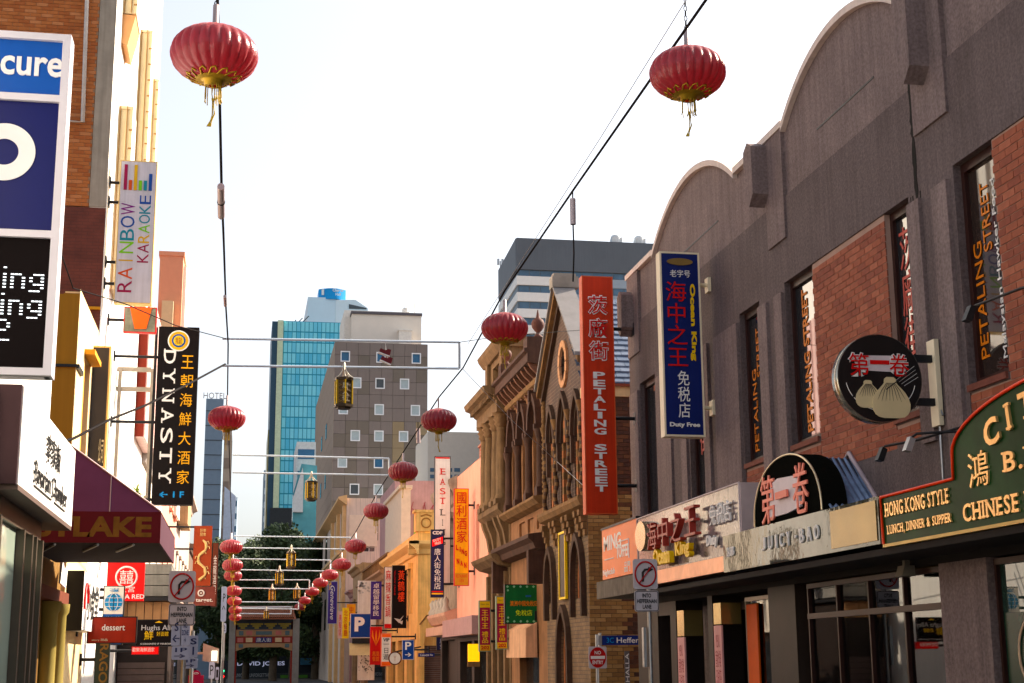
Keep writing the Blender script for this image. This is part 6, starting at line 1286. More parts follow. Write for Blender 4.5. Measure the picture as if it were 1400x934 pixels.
# wall lantern lamp and traffic light at the far left
T = thing('street_lantern', 'square glowing street lantern box low on the left near the gate', 'lamp', (-2, 70, 3))
c = at(288, 893, Y=70); m2 = MB(); m2.prism([(c.x-.35, 69.9, c.z-.35), (c.x+.35, 69.9, c.z-.45), (c.x+.35, 69.9, c.z+.2), (c.x-.35, 69.9, c.z+.45)], (0, .7, 0)); m2.build('box', M('greige_steel'), T); m2 = MB(); m2.box((c.x+.05, 69.85, c.z-.35), (c.x+.3, 69.9, c.z+.1)); m2.build('lit_glass', M('lit_panel_white', (.9, .88, .75), .4, emit=.8), T); m2 = MB(); m2.box((-3.2, 70.1, c.z-.05), (c.x-.35, 70.3, c.z+.05)); m2.build('bracket', M('greige_steel'), T)
T = thing('traffic_light', 'traffic light showing red beside the left gate column', 'traffic light', (-1.8, 90, 0))
c = at(304, 925, Y=90); m2 = MB(); m2.tube([(c.x, 90.2, 0), (c.x, 90.2, 3)], .06, 6); m2.build('pole', grysteel, T); m2 = MB(); m2.box((c.x-.2, 90, c.z-.5), (c.x+.2, 90.2, c.z+.55)); hb = m2.build('housing', blk, T)
for dz_, mt in ((.0, M('lit_red_lamp', (1, .03, .02), .4, emit=4, var=0)), (.32, M('lit_green_lamp', (.1, .9, .4), .4, emit=2, var=0))): m2 = MB(); m2.prism(disc(c.x, c.z+dz_, .1, .1, 89.99, 12), (0, -.02, 0)); m2.build('lamp', mt, hb)

# ================================================================== TRAFFIC SIGN POLES
sgw = M('sign_white', (.52, .49, .52), .45, var=.05); sgr = M('sign_red', (.4, .012, .02), .45, var=.03)
def rrect(cx, cz, w, h, r, y):
    o = []
    for sx, sz, a0 in ((1, 1, 0), (-1, 1, 90), (-1, -1, 180), (1, -1, 270)):
        for k in range(4): a = math.radians(a0+30*k); o.append((cx+sx*(w/2-r)+r*math.cos(a), y, cz+sz*(h/2-r)+r*math.sin(a)))
    return o
def no_turn(name, label, px, py, Y, w, lane=True):
    c = at(px, py, Y=Y); T = thing(name, label, 'sign', (c.x, Y, 0)); s = w
    m2 = MB(); m2.tube([(c.x+.06, Y+.05, 0), (c.x+.06, Y+.05, c.z+s*.55)], .032, 8); m2.build('pole', grysteel, T)
    m2 = MB(); m2.prism(rrect(c.x, c.z, s, s*1.18, s*.1, Y), (0, -.012, 0)); pl = m2.build('turn_plate', sgw, T)
    m2 = MB(); n = 40; m2.tube([(c.x+s*.42*math.cos(2*PI*k/n), Y-.018, c.z+s*.48*math.sin(2*PI*k/n)) for k in range(n+1)], s*.035, 5); m2.build('red_ring', sgr, pl)
    m2 = MB(); m2.tube([(c.x-s*.11, Y-.016, c.z-s*.3), (c.x-s*.11, Y-.016, c.z+s*.06), (c.x-.02*s, Y-.016, c.z+s*.17), (c.x+s*.12, Y-.016, c.z+s*.18)], s*.045, 6); m2.prism([(c.x+s*.12, Y-.016, c.z+s*.29), (c.x+s*.12, Y-.016, c.z+s*.07), (c.x+s*.33, Y-.016, c.z+s*.18)], (0, -.008, 0)); m2.build('black_arrow', letK, pl)
    m2 = MB(); m2.tube([(c.x-s*.27, Y-.03, c.z-s*.36), (c.x+s*.29, Y-.03, c.z+s*.35)], s*.025, 5); m2.build('red_slash', sgr, pl)
    if lane:
        z = c.z-s*1.06; m2 = MB(); m2.prism(rrect(c.x+.01, z, s*.98, s*.82, s*.08, Y), (0, -.012, 0)); pl = m2.build('lane_plate', sgw, T)
        q = rrect(c.x+.01, z, s*.92, s*.76, s*.07, Y-.014); m2 = MB(); m2.tube(q+[q[0]], s*.014, 4); m2.build('border', letK, pl)
        text("INTO\nHEFFERNAN\nLANE", s*.8, s*.6, (c.x+.01, Y-.014, z), letK, pl, 'C', .004, bold=.03)
    return T, c
Tr, c = no_turn('no_turn_sign', 'no right turn sign with lane plate on a steel pole at the right kerb', 882, 785, 20.5, .36)
m2 = MB(); m2.prism([(c.x-.04, 20.52, c.z-.75), (c.x-.0, 20.52, c.z-.75), (c.x-.0, 20.52, c.z-1.3), (c.x-.04, 20.52, c.z-1.3)], (0, .1, 0)); m2.build('edge_on_plate', grysteel, Tr)
Tl, c = no_turn('no_turn_sign', 'no right turn sign with lane plate above stacked parking signs on the left pavement', 249, 802, 22.0, .38)
bb = M('pale_blue_sign', (.42, .46, .6), .45, var=.05)
def park(px0, px1, py0, py1, Y, txt, parent):
    a, b = at(px0, py0, Y=Y), at(px1, py1, Y=Y); m2 = MB(); m2.prism(rrect((a.x+b.x)/2, (a.z+b.z)/2, b.x-a.x, a.z-b.z, .02, Y), (0, -.01, 0)); p = m2.build('parking_plate', bb, parent)
    w, h = b.x-a.x, a.z-b.z; text(txt, w*.7, h*.75, ((a.x+b.x)/2, Y-.01, (a.z+b.z)/2), M('sign_navy_print', (.03, .04, .12), .5), p, 'C', .003, bold=.02)
for a in ((235, 247, 847, 883, "S\n←"), (247.3, 259, 847, 883, "NO\nZONE\n→"), (235, 259, 883.6, 902, "1P\n→")): park(*a[:4], 22.0, a[4], Tl)
T = thing('parking_sign_post', 'second parking sign post with pale blue plates behind the left turn sign', 'sign', (-.8, 25, 0))
c = at(262, 905, Y=25); m2 = MB(); m2.tube([(c.x, 25.05, 0), (c.x, 25.05, c.z+.5)], .03, 8); m2.build('pole', grysteel, T)
for a in ((259, 270, 869, 899, "S\n|"), (251, 270, 899.5, 914, "1P\n→")): park(*a[:4], 25.0, a[4], T)
T = thing('phone_booth_topper', 'small red and pink wifi phone booth panel low at the left', 'phone booth', (-1, 30, 0))
a, b = at(258, 915, Y=30), at(276, 990, Y=30); m2 = MB(); m2.box((a.x, 30, 0), (b.x, 30.3, a.z-.12)); m2.build('body', M('dark_pink_panel', (.45, .03, .08), .5, var=.1), T)
m2 = MB(); cx = (a.x+b.x)/2; m2.prism([(cx+.09*math.cos(PI*k/10), 30, a.z-.12+.1*math.sin(PI*k/10)) for k in range(11)], (0, .1, 0)); m2.build('rounded_top', M('dark_pink_panel'), T)
m2 = MB()
for r in (.03, .055): m2.tube([(cx+r*math.cos(a_), 29.98, a.z-.12+r*math.sin(a_)) for a_ in np.linspace(.6, PI-.6, 7)], .006, 4)
m2.build('signal_mark', letW, T)
for i, (px0, px1, py0, py1, Y, tx, lab) in enumerate(((303, 309, 802, 850, 45, "P\n↑", 'long narrow pale sign panel seen near the left gate column'), (304, 309, 852, 866, 46, "2", 'small rounded pale plate below the long narrow panel'), (286, 293, 905, 928, 60, "P", 'tiny parking plate beneath the street lantern'), (295, 299, 912, 930, 61, "|", 'tiny pale plate beside the traffic light'))):
    a, b = at(px0, py0, Y=Y), at(px1, py1, Y=Y); T = thing('parking_plate_sign', lab, 'sign', (a.x, Y, 0)); m2 = MB(); m2.prism(rrect((a.x+b.x)/2, (a.z+b.z)/2, b.x-a.x, a.z-b.z, .04, Y), (0, -.02, 0)); m2.build('plate', bb, T)
    m2 = MB(); m2.tube([((a.x+b.x)/2, Y+.04, 0), ((a.x+b.x)/2, Y+.04, a.z)], .03, 6); m2.build('pole', grysteel, T)
    text(tx, (b.x-a.x)*.6, (a.z-b.z)*.6, ((a.x+b.x)/2, Y-.02, (a.z+b.z)/2), letK, T, 'C', .003)
# no entry + lane name blade
T = thing('no_entry_sign', 'red and white no entry sign on a pole at the lane mouth', 'sign', (6.9, 29, 0))
Y = 29.2; c = at(817, 899, Y=Y); m2 = MB(); m2.tube([(c.x, Y+.04, 0), (c.x, Y+.04, c.z+.45)], .032, 8); m2.build('pole', grysteel, T)
m2 = MB(); m2.prism(rrect(c.x, c.z, .37, .43, .03, Y), (0, -.012, 0)); p = m2.build('plate', sgw, T)
m2 = MB(); m2.prism(disc(c.x, c.z, .17, .2, Y-.013, 32), (0, -.006, 0)); m2.build('red_disc', sgr, p); m2 = MB(); m2.box((c.x-.145, Y-.026, c.z-.03), (c.x+.145, Y-.019, c.z+.03)); m2.build('white_bar', letW, p)
text("NO", .13, .07, (c.x, Y-.019, c.z+.095), letW, p, 'C', .004, bold=.02); text("ENTRY", .22, .07, (c.x, Y-.019, c.z-.095), letW, p, 'C', .004, bold=.02)
T = thing('street_name_sign', 'blue street name blade for the side lane', 'sign', (7.3, 29.5, 0))
a, b = at(823, 869, Y=29.5), at(826, 882, Y=29.5); m2 = MB(); m2.box((a.x, 29.5, b.z), (a.x+1.3, 29.54, a.z)); p = m2.build('blade', M('street_blue', (.015, .03, .16), .45), T)
text("Heffernan Ln", .95, .11, (a.x+.78, 29.5, (a.z+b.z)/2), letW, p, 'C', .005, bold=.01); text("3C", .15, .1, (a.x+.17, 29.5, (a.z+b.z)/2), M('sky_blue_letters'), p, 'C', .005)
m2 = MB(); m2.box((a.x-.08, 29.49, b.z), (a.x-.005, 29.56, a.z)); m2.tube([(a.x-.04, 29.52, b.z-.2), (a.x-.04, 29.52, a.z+.05)], .03, 6); m2.build('clamp', grysteel, T)
T = thing('lane_banner', 'narrow grey banner with sideways white letters inside the lane', 'banner', (8, 30, 1))
a, b = at(854, 890, Y=30.3), at(862, 960, Y=30.3); m2 = MB(); m2.box((a.x, 30.3, b.z), (b.x, 30.34, a.z)); m2.build('cloth', M('dark_grey_banner', (.12, .11, .11), .7), T); text("VALHALLA", a.z-b.z-.1, .08, ((a.x+b.x)/2, 30.3, (a.z+b.z)/2), letW, T, 'C', .003, rot=PI/2)

# ================================================================== RIGHT BLADE SIGNS DOWN THE STREET
WX = 7.19
T, xl, xr, zb, zt = blade('square_green_sign', 'green square duty free shop sign with pale leaf border', 'sign', 690, 742, 799, 853, 36.4, M('emerald_face', (.0, .11, .03), .4, var=.04), blk, arms=(.2,), wallX=WX)
cx = (xl+xr)/2; text("澳洲中國免稅店", .7, .13, (cx, 36.39, zb+.5), M('orange_gold_letters', (.75, .25, .02), .4), T, 'C', .008, bold=.04); text("免稅店", .42, .14, (cx, 36.39, zb+.27), M('lime_yellow_letters', (.6, .75, .05), .4), T, 'C', .008, bold=.01)
m2 = MB()
for k in range(6):
    for z in (zb+.06, zt-.06): x = xl+.07+k*(xr-xl-.14)/5; m2.prism([(x-.035, 36.38, z), (x, 36.38, z-.03), (x+.035, 36.38, z), (x, 36.38, z+.035)], (0, -.006, 0))
for x in (xl+.08, xr-.08):
    for z in (zb+.15, zt-.15): m2.prism([(x-.03, 36.38, z), (x, 36.38, z-.03), (x+.03, 36.38, z), (x, 36.38, z+.035)], (0, -.006, 0))
stuff(m2.build('leaf_border', M('pale_green_leaf', (.25, .5, .32), .5), T))
m2 = MB(); m2.box((cx+.05, 36.37, zb+.66), (cx+.18, 36.39, zb+.7)); m2.build('card_mark', M('emblem_blue'), T)
mag = M('magenta_maroon_face', (.28, .015, .06), .4, var=.04); yls = M('yellow_lettering')
for (px0, px1, py0, py1, Y, lab) in ((655, 671, 821, 891, 41.2, 'maroon vertical gift shop sign with yellow panels, the one further from the green sign'), (678.5, 694, 815, 888, 38.6, 'maroon vertical gift shop sign partly hidden behind the green square sign')):
    T, xl, xr, zb, zt = blade('gift_shop_sign', lab, 'sign', px0, px1, py0, py1, Y, mag, M('dull_teal_edge', (.2, .25, .18), .5), arms=(.2, .8), wallX=WX, group='maroon gift shop signs numbered 202')
    H = zt-zb; cx = (xl+xr)/2; w = xr-xl
    for z0, z1 in ((.02, .13), (.86, .98)): m2 = MB(); m2.box((xl+.02, Y-.02, zb+H*z0), (xr-.02, Y-.005, zb+H*z1)); m2.build('yellow_panel', M('mustard_panel', (.65, .42, .04), .45), T)
    text("202", w*.7, H*.07, (cx, Y-.02, zb+H*.075), sgr, T, 'C', .005, bold=.04); text(vert("王中王"), w*.55, H*.36, (cx, Y-.01, zb+H*.63), yls, T, 'C', .008, bold=.03); text(vert("禮品"), w*.55, H*.23, (cx, Y-.01, zb+H*.28), yls, T, 'C', .008, bold=.03); text("Myer Gift", w*.7, H*.03, (cx, Y-.02, zb+H*.92), letK, T, 'C', .004)
Y = 46.2; T, xl, xr, zb, zt = blade('yellow_restaurant_sign', 'tall yellow restaurant sign with red brush characters and red edge', 'sign', 621, 641, 668, 801, Y, M('golden_yellow_face', (.85, .42, .015), .4, var=.04), letR, arms=(.15, .83), wallX=WX)
H = zt-zb; cx = (xl+xr)/2; w = xr-xl
text(vert("國利酒家"), w*.72, H*.52, (cx, Y-.01, zb+H*.7), letR, T, 'C', .01, bold=.03)
for ch, x, z in (("L", -.3, .41), ("I", -.1, .39), ("N", .08, .37), ("G", .28, .35), ("N", -.25, .27), ("A", 0, .25), ("N", .25, .23)): text(ch, w*(.05 if ch == 'I' else .16), H*.055, (cx+w*x, Y-.01, zb+H*(z-.02)), letR, T, 'C', .01, bold=.04)
m2 = MB(); m2.box((xl+.03, Y-.02, zb+.03), (xr-.03, Y-.008, zb+H*.13)); m2.build('orange_panel', M('orange_ochre_trim'), T); text("RESTAURANT\nA.B.N", w*.75, H*.08, (cx, Y-.02, zb+H*.075), letR, T, 'C', .004)
Y = 49.6; T, xl, xr, zb, zt = blade('duty_free_sign', 'navy duty free sign with red diagonal panel and white vertical characters', 'sign', 589, 607, 724, 817, Y, M('dark_navy_face', (.015, .018, .07), .4, var=.04), blk, arms=(.2, .87), wallX=WX)
H = zt-zb; cx = (xl+xr)/2; w = xr-xl; text("CDF", w*.75, H*.05, (cx, Y-.01, zb+H*.95), letW, T, 'C', .008, bold=.04)
q = [(cx+sx*w*.4, Y-.01, zb+H*.82+sz*H*.05+sx*H*.025) for sx, sz in ((-1, -1), (1, -1), (1, 1), (-1, 1))]; m2 = MB(); m2.prism(q, (0, -.01, 0)); pl = m2.build('red_panel', M('glowing_red_face'), T); text("DUTY\nFREE", w*.62, H*.085, (cx, Y-.022, zb+H*.82), letW, pl, 'C', .004, rot=.25, bold=.02)
text(vert("唐人街免稅店"), w*.5, H*.6, (cx, Y-.01, zb+H*.42), letW, T, 'C', .008, bold=.01)
for z, mt in ((.045, letY), (.075, letR)): m2 = MB(); m2.box((xl+.03, Y-.015, zb+H*z), (xr-.03, Y-.005, zb+H*(z+.02))); m2.build('colour_stripe', mt, T)
Y = 50.2; T, xl, xr, zb, zt = blade('white_restaurant_sign', 'tall white sign with spaced red and grey serif letters and black left edge', 'sign', 594, 616, 624, 800, Y, M('warm_white_face', (.75, .72, .68), .4, var=.03), blk, arms=(.3, .8), wallX=WX)
H = zt-zb; cx = (xl+xr)/2; w = xr-xl
for ch, z, mt in (("E", .88, letR), ("A", .80, letR), ("S", .725, letR), ("T", .65, letR), ("L", .56, M('charcoal_letters', (.06, .06, .06), .5)), ("I", .48, M('charcoal_letters')), ("N", .405, M('charcoal_letters')), ("G", .33, M('charcoal_letters'))): text(ch, w*(.07 if ch == 'I' else .36), H*.048, (cx, Y-.01, zb+H*z), mt, T, 'C', .008, serif=True)
m2 = MB(); m2.box((xl+.03, Y-.015, zt-.08), (xr-.03, Y-.005, zt-.03)); m2.build('red_top_line', letR, T)
Y = 65.5; T, xl, xr, zb, zt = blade('black_restaurant_sign', 'black vertical restaurant sign with orange characters and white bird', 'sign', 536, 556, 773, 859, Y, M('sign_black'), blk, arms=(.15, .85), wallX=WX)
H = zt-zb; cx = (xl+xr)/2; w = xr-xl; text(vert("黃鶴樓"), w*.45, H*.5, (cx+w*.12, Y-.01, zb+H*.67), M('flame_orange_letters', (.75, .1, .01), .4), T, 'C', .008, bold=.03); text("YELLOW CRANE", H*.4, w*.09, (cx-w*.32, Y-.01, zb+H*.72), letR, T, 'C', .006, rot=-PI/2)
m2 = MB(); m2.prism([(cx-w*.35, Y-.01, zb+H*.16), (cx, Y-.01, zb+H*.08), (cx+w*.3, Y-.01, zb+H*.2), (cx+w*.05, Y-.01, zb+H*.14)], (0, -.01, 0)); m2.prism([(cx-.05, Y-.01, zb+H*.1), (cx+w*.2, Y-.01, zb+H*.06), (cx+w*.25, Y-.01, zb+H*.12)], (0, -.011, 0)); m2.build('bird', M('grey_lettering'), T)
Y = 67.0; T, xl, xr, zb, zt = blade('hotpot_sign', 'white vertical sign with four red characters beside the black bird sign', 'sign', 525, 536, 775, 860, Y, M('warm_white_face'), blk, arms=(.5,), wallX=WX)
H = zt-zb; cx = (xl+xr)/2; w = xr-xl; text(vert("麻辣香鍋"), w*.65, H*.76, (cx, Y-.01, zb+H*.57), letR, T, 'C', .008, bold=.03); m2 = MB(); m2.box((xl+.03, Y-.02, zb+.03), (xr-.03, Y-.005, zb+H*.08)); m2.build('red_base', letR, T)
Y = 72.0; T, xl, xr, zb, zt = blade('education_sign', 'violet vertical sign with six white characters beside the white wall board', 'sign', 507, 521.5, 795, 847, Y, M('violet_navy_face', (.05, .03, .2), .4, var=.05), arms=(.9,), wallX=WX)
H = zt-zb; cx = (xl+xr)/2; w = xr-xl; text(vert("卓越留學移民"), w*.6, H*.86, (cx, Y-.01, zb+H*.52), letW, T, 'C', .008, bold=.01)
Y = 70.0; T, xl, xr, zb, zt = blade('red_phoenix_sign', 'red vertical sign with golden flame emblem below the violet sign', 'sign', 506, 522, 857, 909, Y, M('scarlet_face', (.5, .02, .01), .4, var=.05), arms=(.9,), wallX=WX)
H = zt-zb; cx = (xl+xr)/2; w = xr-xl; m2 = MB()
for s_ in (-1, 0, 1): m2.prism([(cx, Y-.01, zb+H*.5), (cx+s_*w*.3-w*.08, Y-.01, zb+H*.75), (cx+s_*w*.3, Y-.01, zb+H*.92), (cx+s_*w*.3+w*.08, Y-.01, zb+H*.75)], (0, -.008-.002*s_, 0))
m2.build('flame_emblem', M('orange_gold_letters'), T); text("鳳凰\n餐館", w*.6, H*.25, (cx, Y-.01, zb+H*.22), M('orange_gold_letters'), T, 'C', .006)
Y = 62.5; T, xl, xr, zb, zt = blade('tour_sign', 'white day tour sign with black characters and orange ends', 'sign', 521, 535, 866, 911, Y, M('warm_white_face'), M('bright_orange'), arms=(.9,), wallX=WX)
H = zt-zb; cx = (xl+xr)/2; w = xr-xl; text("VIP", w*.6, H*.1, (cx, Y-.01, zb+H*.8), letK, T, 'C', .006, bold=.03); text(vert("一日遊"), w*.55, H*.48, (cx, Y-.01, zb+H*.44), letK, T, 'C', .006, bold=.02)
for z0, z1 in ((.02, .14), (.88, .98)): m2 = MB(); m2.box((xl+.03, Y-.02, zb+H*z0), (xr-.03, Y-.005, zb+H*z1)); m2.build('orange_end', M('bright_orange'), T)
# round disc sign, P signs
T = thing('round_clock_sign', 'pale round disc sign bracketed beside the tour sign', 'sign', (6.4, 60, 1.5))
c = at(540, 900, Y=60.5); m2 = MB(); m2.prism(disc(c.x, c.z, .24, .24, 60.5, 32), (0, .12, 0)); m2.build('disc', M('warm_white_face'), T); m2 = MB(); m2.tube([(c.x+.25*math.cos(2*PI*k/24), 60.5, c.z+.25*math.sin(2*PI*k/24)) for k in range(25)], .025, 5); m2.build('rim', M('dark_red_brown'), T); m2 = MB(); m2.tube([(c.x, 60.56, c.z+.25), (7.18, 60.56, c.z+.45)], .03, 5); m2.build('bracket_arm', blk, T)
text("Y", .12, .2, (c.x, 60.5, c.z), M('pinkish_canopy'), T, 'C', .006)
pb_ = M('parking_blue', (.012, .055, .25), .4, var=.03)
T, xl, xr, zb, zt = blade('parking_direction_sign', 'small blue parking sign with white arrow pointing right', 'sign', 550, 566, 875, 902, 58.0, pb_, M('pale_blue_sign'), arms=(.5,), wallX=WX, th=.06)
H = zt-zb; text("P", .24, H*.4, ((xl+xr)/2, 57.99, zb+H*.7), letW, T, 'C', .006, bold=.02); text("→", .24, H*.22, ((xl+xr)/2, 57.99, zb+H*.25), letW, T, 'C', .006, bold=.02)
T, xl, xr, zb, zt = blade('large_parking_sign', 'large blue square parking sign with big white letter and black base', 'sign', 479, 507, 839, 872, 74.0, pb_, M('warm_white_face'), arms=(.5,), wallX=WX)
H = zt-zb; text("P", .5, H*.6, ((xl+xr)/2-.05, 73.99, zb+H*.56), letW, T, 'C', .01, bold=.05); m2 = MB(); m2.box((xl+.1, 74, zb-.28), (xr+.1, 74.15, zb-.03)); m2.build('black_base', blk, T)
T, xl, xr, zb, zt = blade('sponsor_board', 'pale yellow board below the large parking sign', 'sign', 478, 506, 879, 896, 74.2, M('pale_yellow_board', (.7, .66, .42), .5), arms=(.5,), wallX=WX)
T, xl, xr, zb, zt = blade('white_wall_board', 'big white board with grey floral pattern behind the violet sign', 'sign', 489, 514, 794, 862, 80.0, M('warm_white_face'), arms=(.5,), wallX=WX)
m2 = MB(); rnd = random.Random(8)
for k in range(26): x, z = rnd.uniform(xl+.05, xl+.6), rnd.uniform(zt-.7, zt-.1); m2.prism(disc(x, z, .06, .05, 79.98, 7), (0, -.01, 0))
stuff(m2.build('floral_print', M('grey_lettering'), T))
T, xl, xr, zb, zt = blade('mosaic_panel', 'white panel with scribbled dark print low on the shop corner', 'sign', 489, 512, 893, 930, 76.0, M('warm_white_face'), arms=(.5,), wallX=WX)
m2 = MB()
for k in range(30): x, z = rnd.uniform(xl+.08, xr-.08), rnd.uniform(zb+.35, zt-.08); m2.tube([(x, 75.98, z), (x+rnd.uniform(-.12, .12), 75.98, z+rnd.uniform(-.1, .1))], .018, 4)
stuff(m2.build('scribbled_print', letK, T))
T, xl, xr, zb, zt = blade('script_sign', 'dark blue vertical sign with white script lettering by the far corner', 'sign', 448, 461, 795, 853, 92.0, M('violet_navy_face'), M('pale_blue_sign'), arms=(.5,), wallX=WX)
text("Genevieve", (zt-zb)*.8, (xr-xl)*.45, ((xl+xr)/2, 91.99, (zb+zt)/2), letW, T, 'C', .008, rot=-PI/2, shear=.3)
T, xl, xr, zb, zt = blade('orange_tiny_sign', 'small amber yellow vertical sign, further right of the pair near the parking sign', 'sign', 474, 486, 826, 850, 84.0, M('amber_face', (.8, .36, .02), .4), arms=(.5,), wallX=WX); text(vert("中國"), .25, .7, ((xl+xr)/2, 83.99, (zb+zt)/2), letR, T, 'C', .006)
T, xl, xr, zb, zt = blade('yellow_tiny_sign', 'bright yellow vertical sign left of the large parking sign', 'sign', 468, 477, 831, 873, 82.0, M('lemon_face', (.85, .6, .03), .4), arms=(.5,), wallX=WX); text(vert("北京餐廳"), .2, 1.4, ((xl+xr)/2, 81.99, (zb+zt)/2), letR, T, 'C', .006)
T, xl, xr, zb, zt = blade('pink_tiny_sign', 'pale pink vertical sign left of the bright yellow one', 'sign', 462, 468, 836, 873, 86.0, M('pale_pink_face', (.7, .5, .48), .4), arms=(.5,), wallX=WX); text(vert("美髮店"), .15, 1.2, ((xl+xr)/2, 85.99, (zb+zt)/2), letR, T, 'C', .006)
T, xl, xr, zb, zt = blade('duty_free_lane_sign', 'dark blue lane sign with two rows of pale characters', 'sign', 597, 626, 871, 889, 56.0, M('dark_navy_face'), blk, arms=(.5,), wallX=8.5); text("唐人街\n免稅店", .58, .4, ((xl+xr)/2, 55.99, (zb+zt)/2), M('pale_blue_sign'), T, 'C', .006, bold=.01)
T, xl, xr, zb, zt = blade('small_street_sign', 'small navy street name plate low in the lane', 'sign', 572, 594, 893, 898, 57.2, M('street_blue'), arms=(.5,), wallX=8.5, th=.04, ew=.01); text("Celestial Av", .5, .08, ((xl+xr)/2, 57.19, (zb+zt)/2), letW, T, 'C', .004)

# ================================================================== LANTERNS
shade = bpy.data.materials.new('red_lantern_cloth'); shade.use_nodes = True; _t = shade.node_tree; N = _t.nodes; L = _t.links
b = N['Principled BSDF']; b.inputs['Base Color'].default_value = (.33, .03, .048, 1); b.inputs['Roughness'].default_value = .3; b.inputs['Coat Weight'].default_value = .35; b.inputs['Sheen Weight'].default_value = .5; b.inputs['Sheen Tint'].default_value = (1, .35, .35, 1)
tl = N.new('ShaderNodeBsdfTranslucent'); tl.inputs[0].default_value = (.52, .03, .04, 1); mx = N.new('ShaderNodeMixShader'); mx.inputs[0].default_value = .5
tc = N.new('ShaderNodeTexCoord'); nn = N.new('ShaderNodeTexNoise'); nn.inputs['Scale'].default_value = 14; nn.inputs['Detail'].default_value = 5; bp = N.new('ShaderNodeBump'); bp.inputs['Strength'].default_value = .6; bp.inputs['Distance'].default_value = .02
L.new(tc.outputs['Object'], nn.inputs['Vector']); L.new(nn.outputs['Fac'], bp.inputs['Height']); L.new(bp.outputs[0], b.inputs['Normal'])
L.new(b.outputs[0], mx.inputs[1]); L.new(tl.outputs[0], mx.inputs[2]); L.new(mx.outputs[0], N['Material Output'].inputs[0])
rib = M('lantern_rib', (.16, .012, .016), .4, var=0)
def make_lantern(seg=144, nr=24):
    T = thing('red_lantern', 'red lantern', 'lantern', (0, 0, 0), 'red pleated lanterns strung along both sides of the street')
    R0, Hh = .30, .205; prof = []
    n = 18
    for j in range(n+1):
        t = -PI/2+PI*j/n; r = R0*math.cos(t)**.8 if 0 < j < n else .07; prof.append((max(r, .07), Hh*math.sin(t)))
    def mod(k, j):
        t = j/n; ph = (k*nr/seg+.35*math.sin(t*PI)) % 1
        return 1+.07*math.sin(PI*ph)**.8*math.sin(PI*t)**.5
    m = MB(); m.lathe((0, 0, 0), prof, seg, mod=mod); m.build('cloth_shade', shade, T, origin=(0, 0, 0))
    for k in range(nr):
        m = MB(); pts = []
        for j in range(0, n+1, 2):
            a = 2*PI*(k-.35*math.sin(PI*j/n))/nr; r = prof[j][0]*1.004; pts.append((r*math.cos(a), r*math.sin(a), prof[j][1]))
        m.tube(pts, .0028, 3); m.build('rib', rib, T, origin=(0, 0, 0))
    m = MB(); m.lathe((0, 0, -.005), [(.03, -.24), (.065, -.235), (.07, -.205), (.1, -.2), (.125, -.194), (.135, -.19)], 24); m.build('gold_base', M('antique_gold', (.36, .23, .05), .4, .6, var=.25, sc=20), T, origin=(0, 0, 0))
    m = MB(); 
    for k in range(14):
        a = 2*PI*k/14; m.tube([(.13*math.cos(a), .13*math.sin(a), -.198), (.185*math.cos(a+.15), .185*math.sin(a+.15), -.176), (.2*math.cos(a+.3), .2*math.sin(a+.3), -.168), (.175*math.cos(a+.38), .175*math.sin(a+.38), -.186)], .008, 4)
    stuff(m.build('gold_filigree', M('antique_gold'), T, origin=(0, 0, 0)))
    m = MB(); m.lathe((0, 0, .19), [(.1, 0), (.08, .02), (.05, .03), (.022, .04), (.022, .2), (.012, .21)], 14); m.build('metal_stem', M('dull_pink_steel', (.4, .33, .33), .4, .6), T, origin=(0, 0, 0))
    m = MB(); rnd = random.Random(1)
    for k in range(18):
        a = rnd.uniform(0, 2*PI); x, y = .055*math.cos(a), .055*math.sin(a); m.tube([(x, y, -.235), (x+rnd.uniform(-.01, .01), y, -.33), (x+rnd.uniform(-.015, .015), y, -.36-rnd.random()*.03)], .004, 3)
    for k in range(6): m.tube([(rnd.uniform(-.008, .008), rnd.uniform(-.008, .008), -.34), (rnd.uniform(-.02, .02), 0, -.46), (-.02+rnd.uniform(-.015, .015), 0, -.56)], .004, 3)
    stuff(m.build('gold_tassel', M('tassel_gold', (.42, .29, .06), .6), T, origin=(0, 0, 0)))
    return T
proto = make_lantern(); first = True
RL = [(940, 100, 11.0), (690, 449, 19.0), (600, 575, 25.4), (551, 645, 31.0), (514, 699, 37.0), (486, 747, 43.5), (467, 772, 49.5), (451, 786, 56.0), (438, 797, 63), (427, 809, 70), (416.5, 821, 78), (410, 830, 86)]
LL = [(293, 75, 10.3), (310, 572, 25.2), (316, 748, 42.5), (318, 773, 46.5), (318.5, 787, 53.5), (319.5, 808, 60), (320.5, 822, 67), (321.5, 834, 73), (321.5, 844, 79)]
ordn = ['nearest', 'second nearest', 'third nearest', 'fourth nearest', 'fifth nearest', 'sixth nearest', 'seventh nearest', 'eighth nearest', 'ninth nearest', 'tenth nearest', 'second farthest', 'farthest']
LP = {'R': [], 'L': []}
for side, lst in (('R', RL), ('L', LL)):
    for i, (px, py, Y) in enumerate(lst):
        o = proto if first else copy_tree(proto); first = False
        p = at(px, py, Y=Y); o.location = p; o.rotation_euler.z = (i*1.7) % 6; LP[side].append(p)
        od = ordn[i] if side == 'R' or i < len(lst)-1 else 'farthest'
        o['label'] = 'red pleated lantern, %s on the cable %s' % (od, 'beside the plum building' if side == 'R' else 'before the karaoke sign')
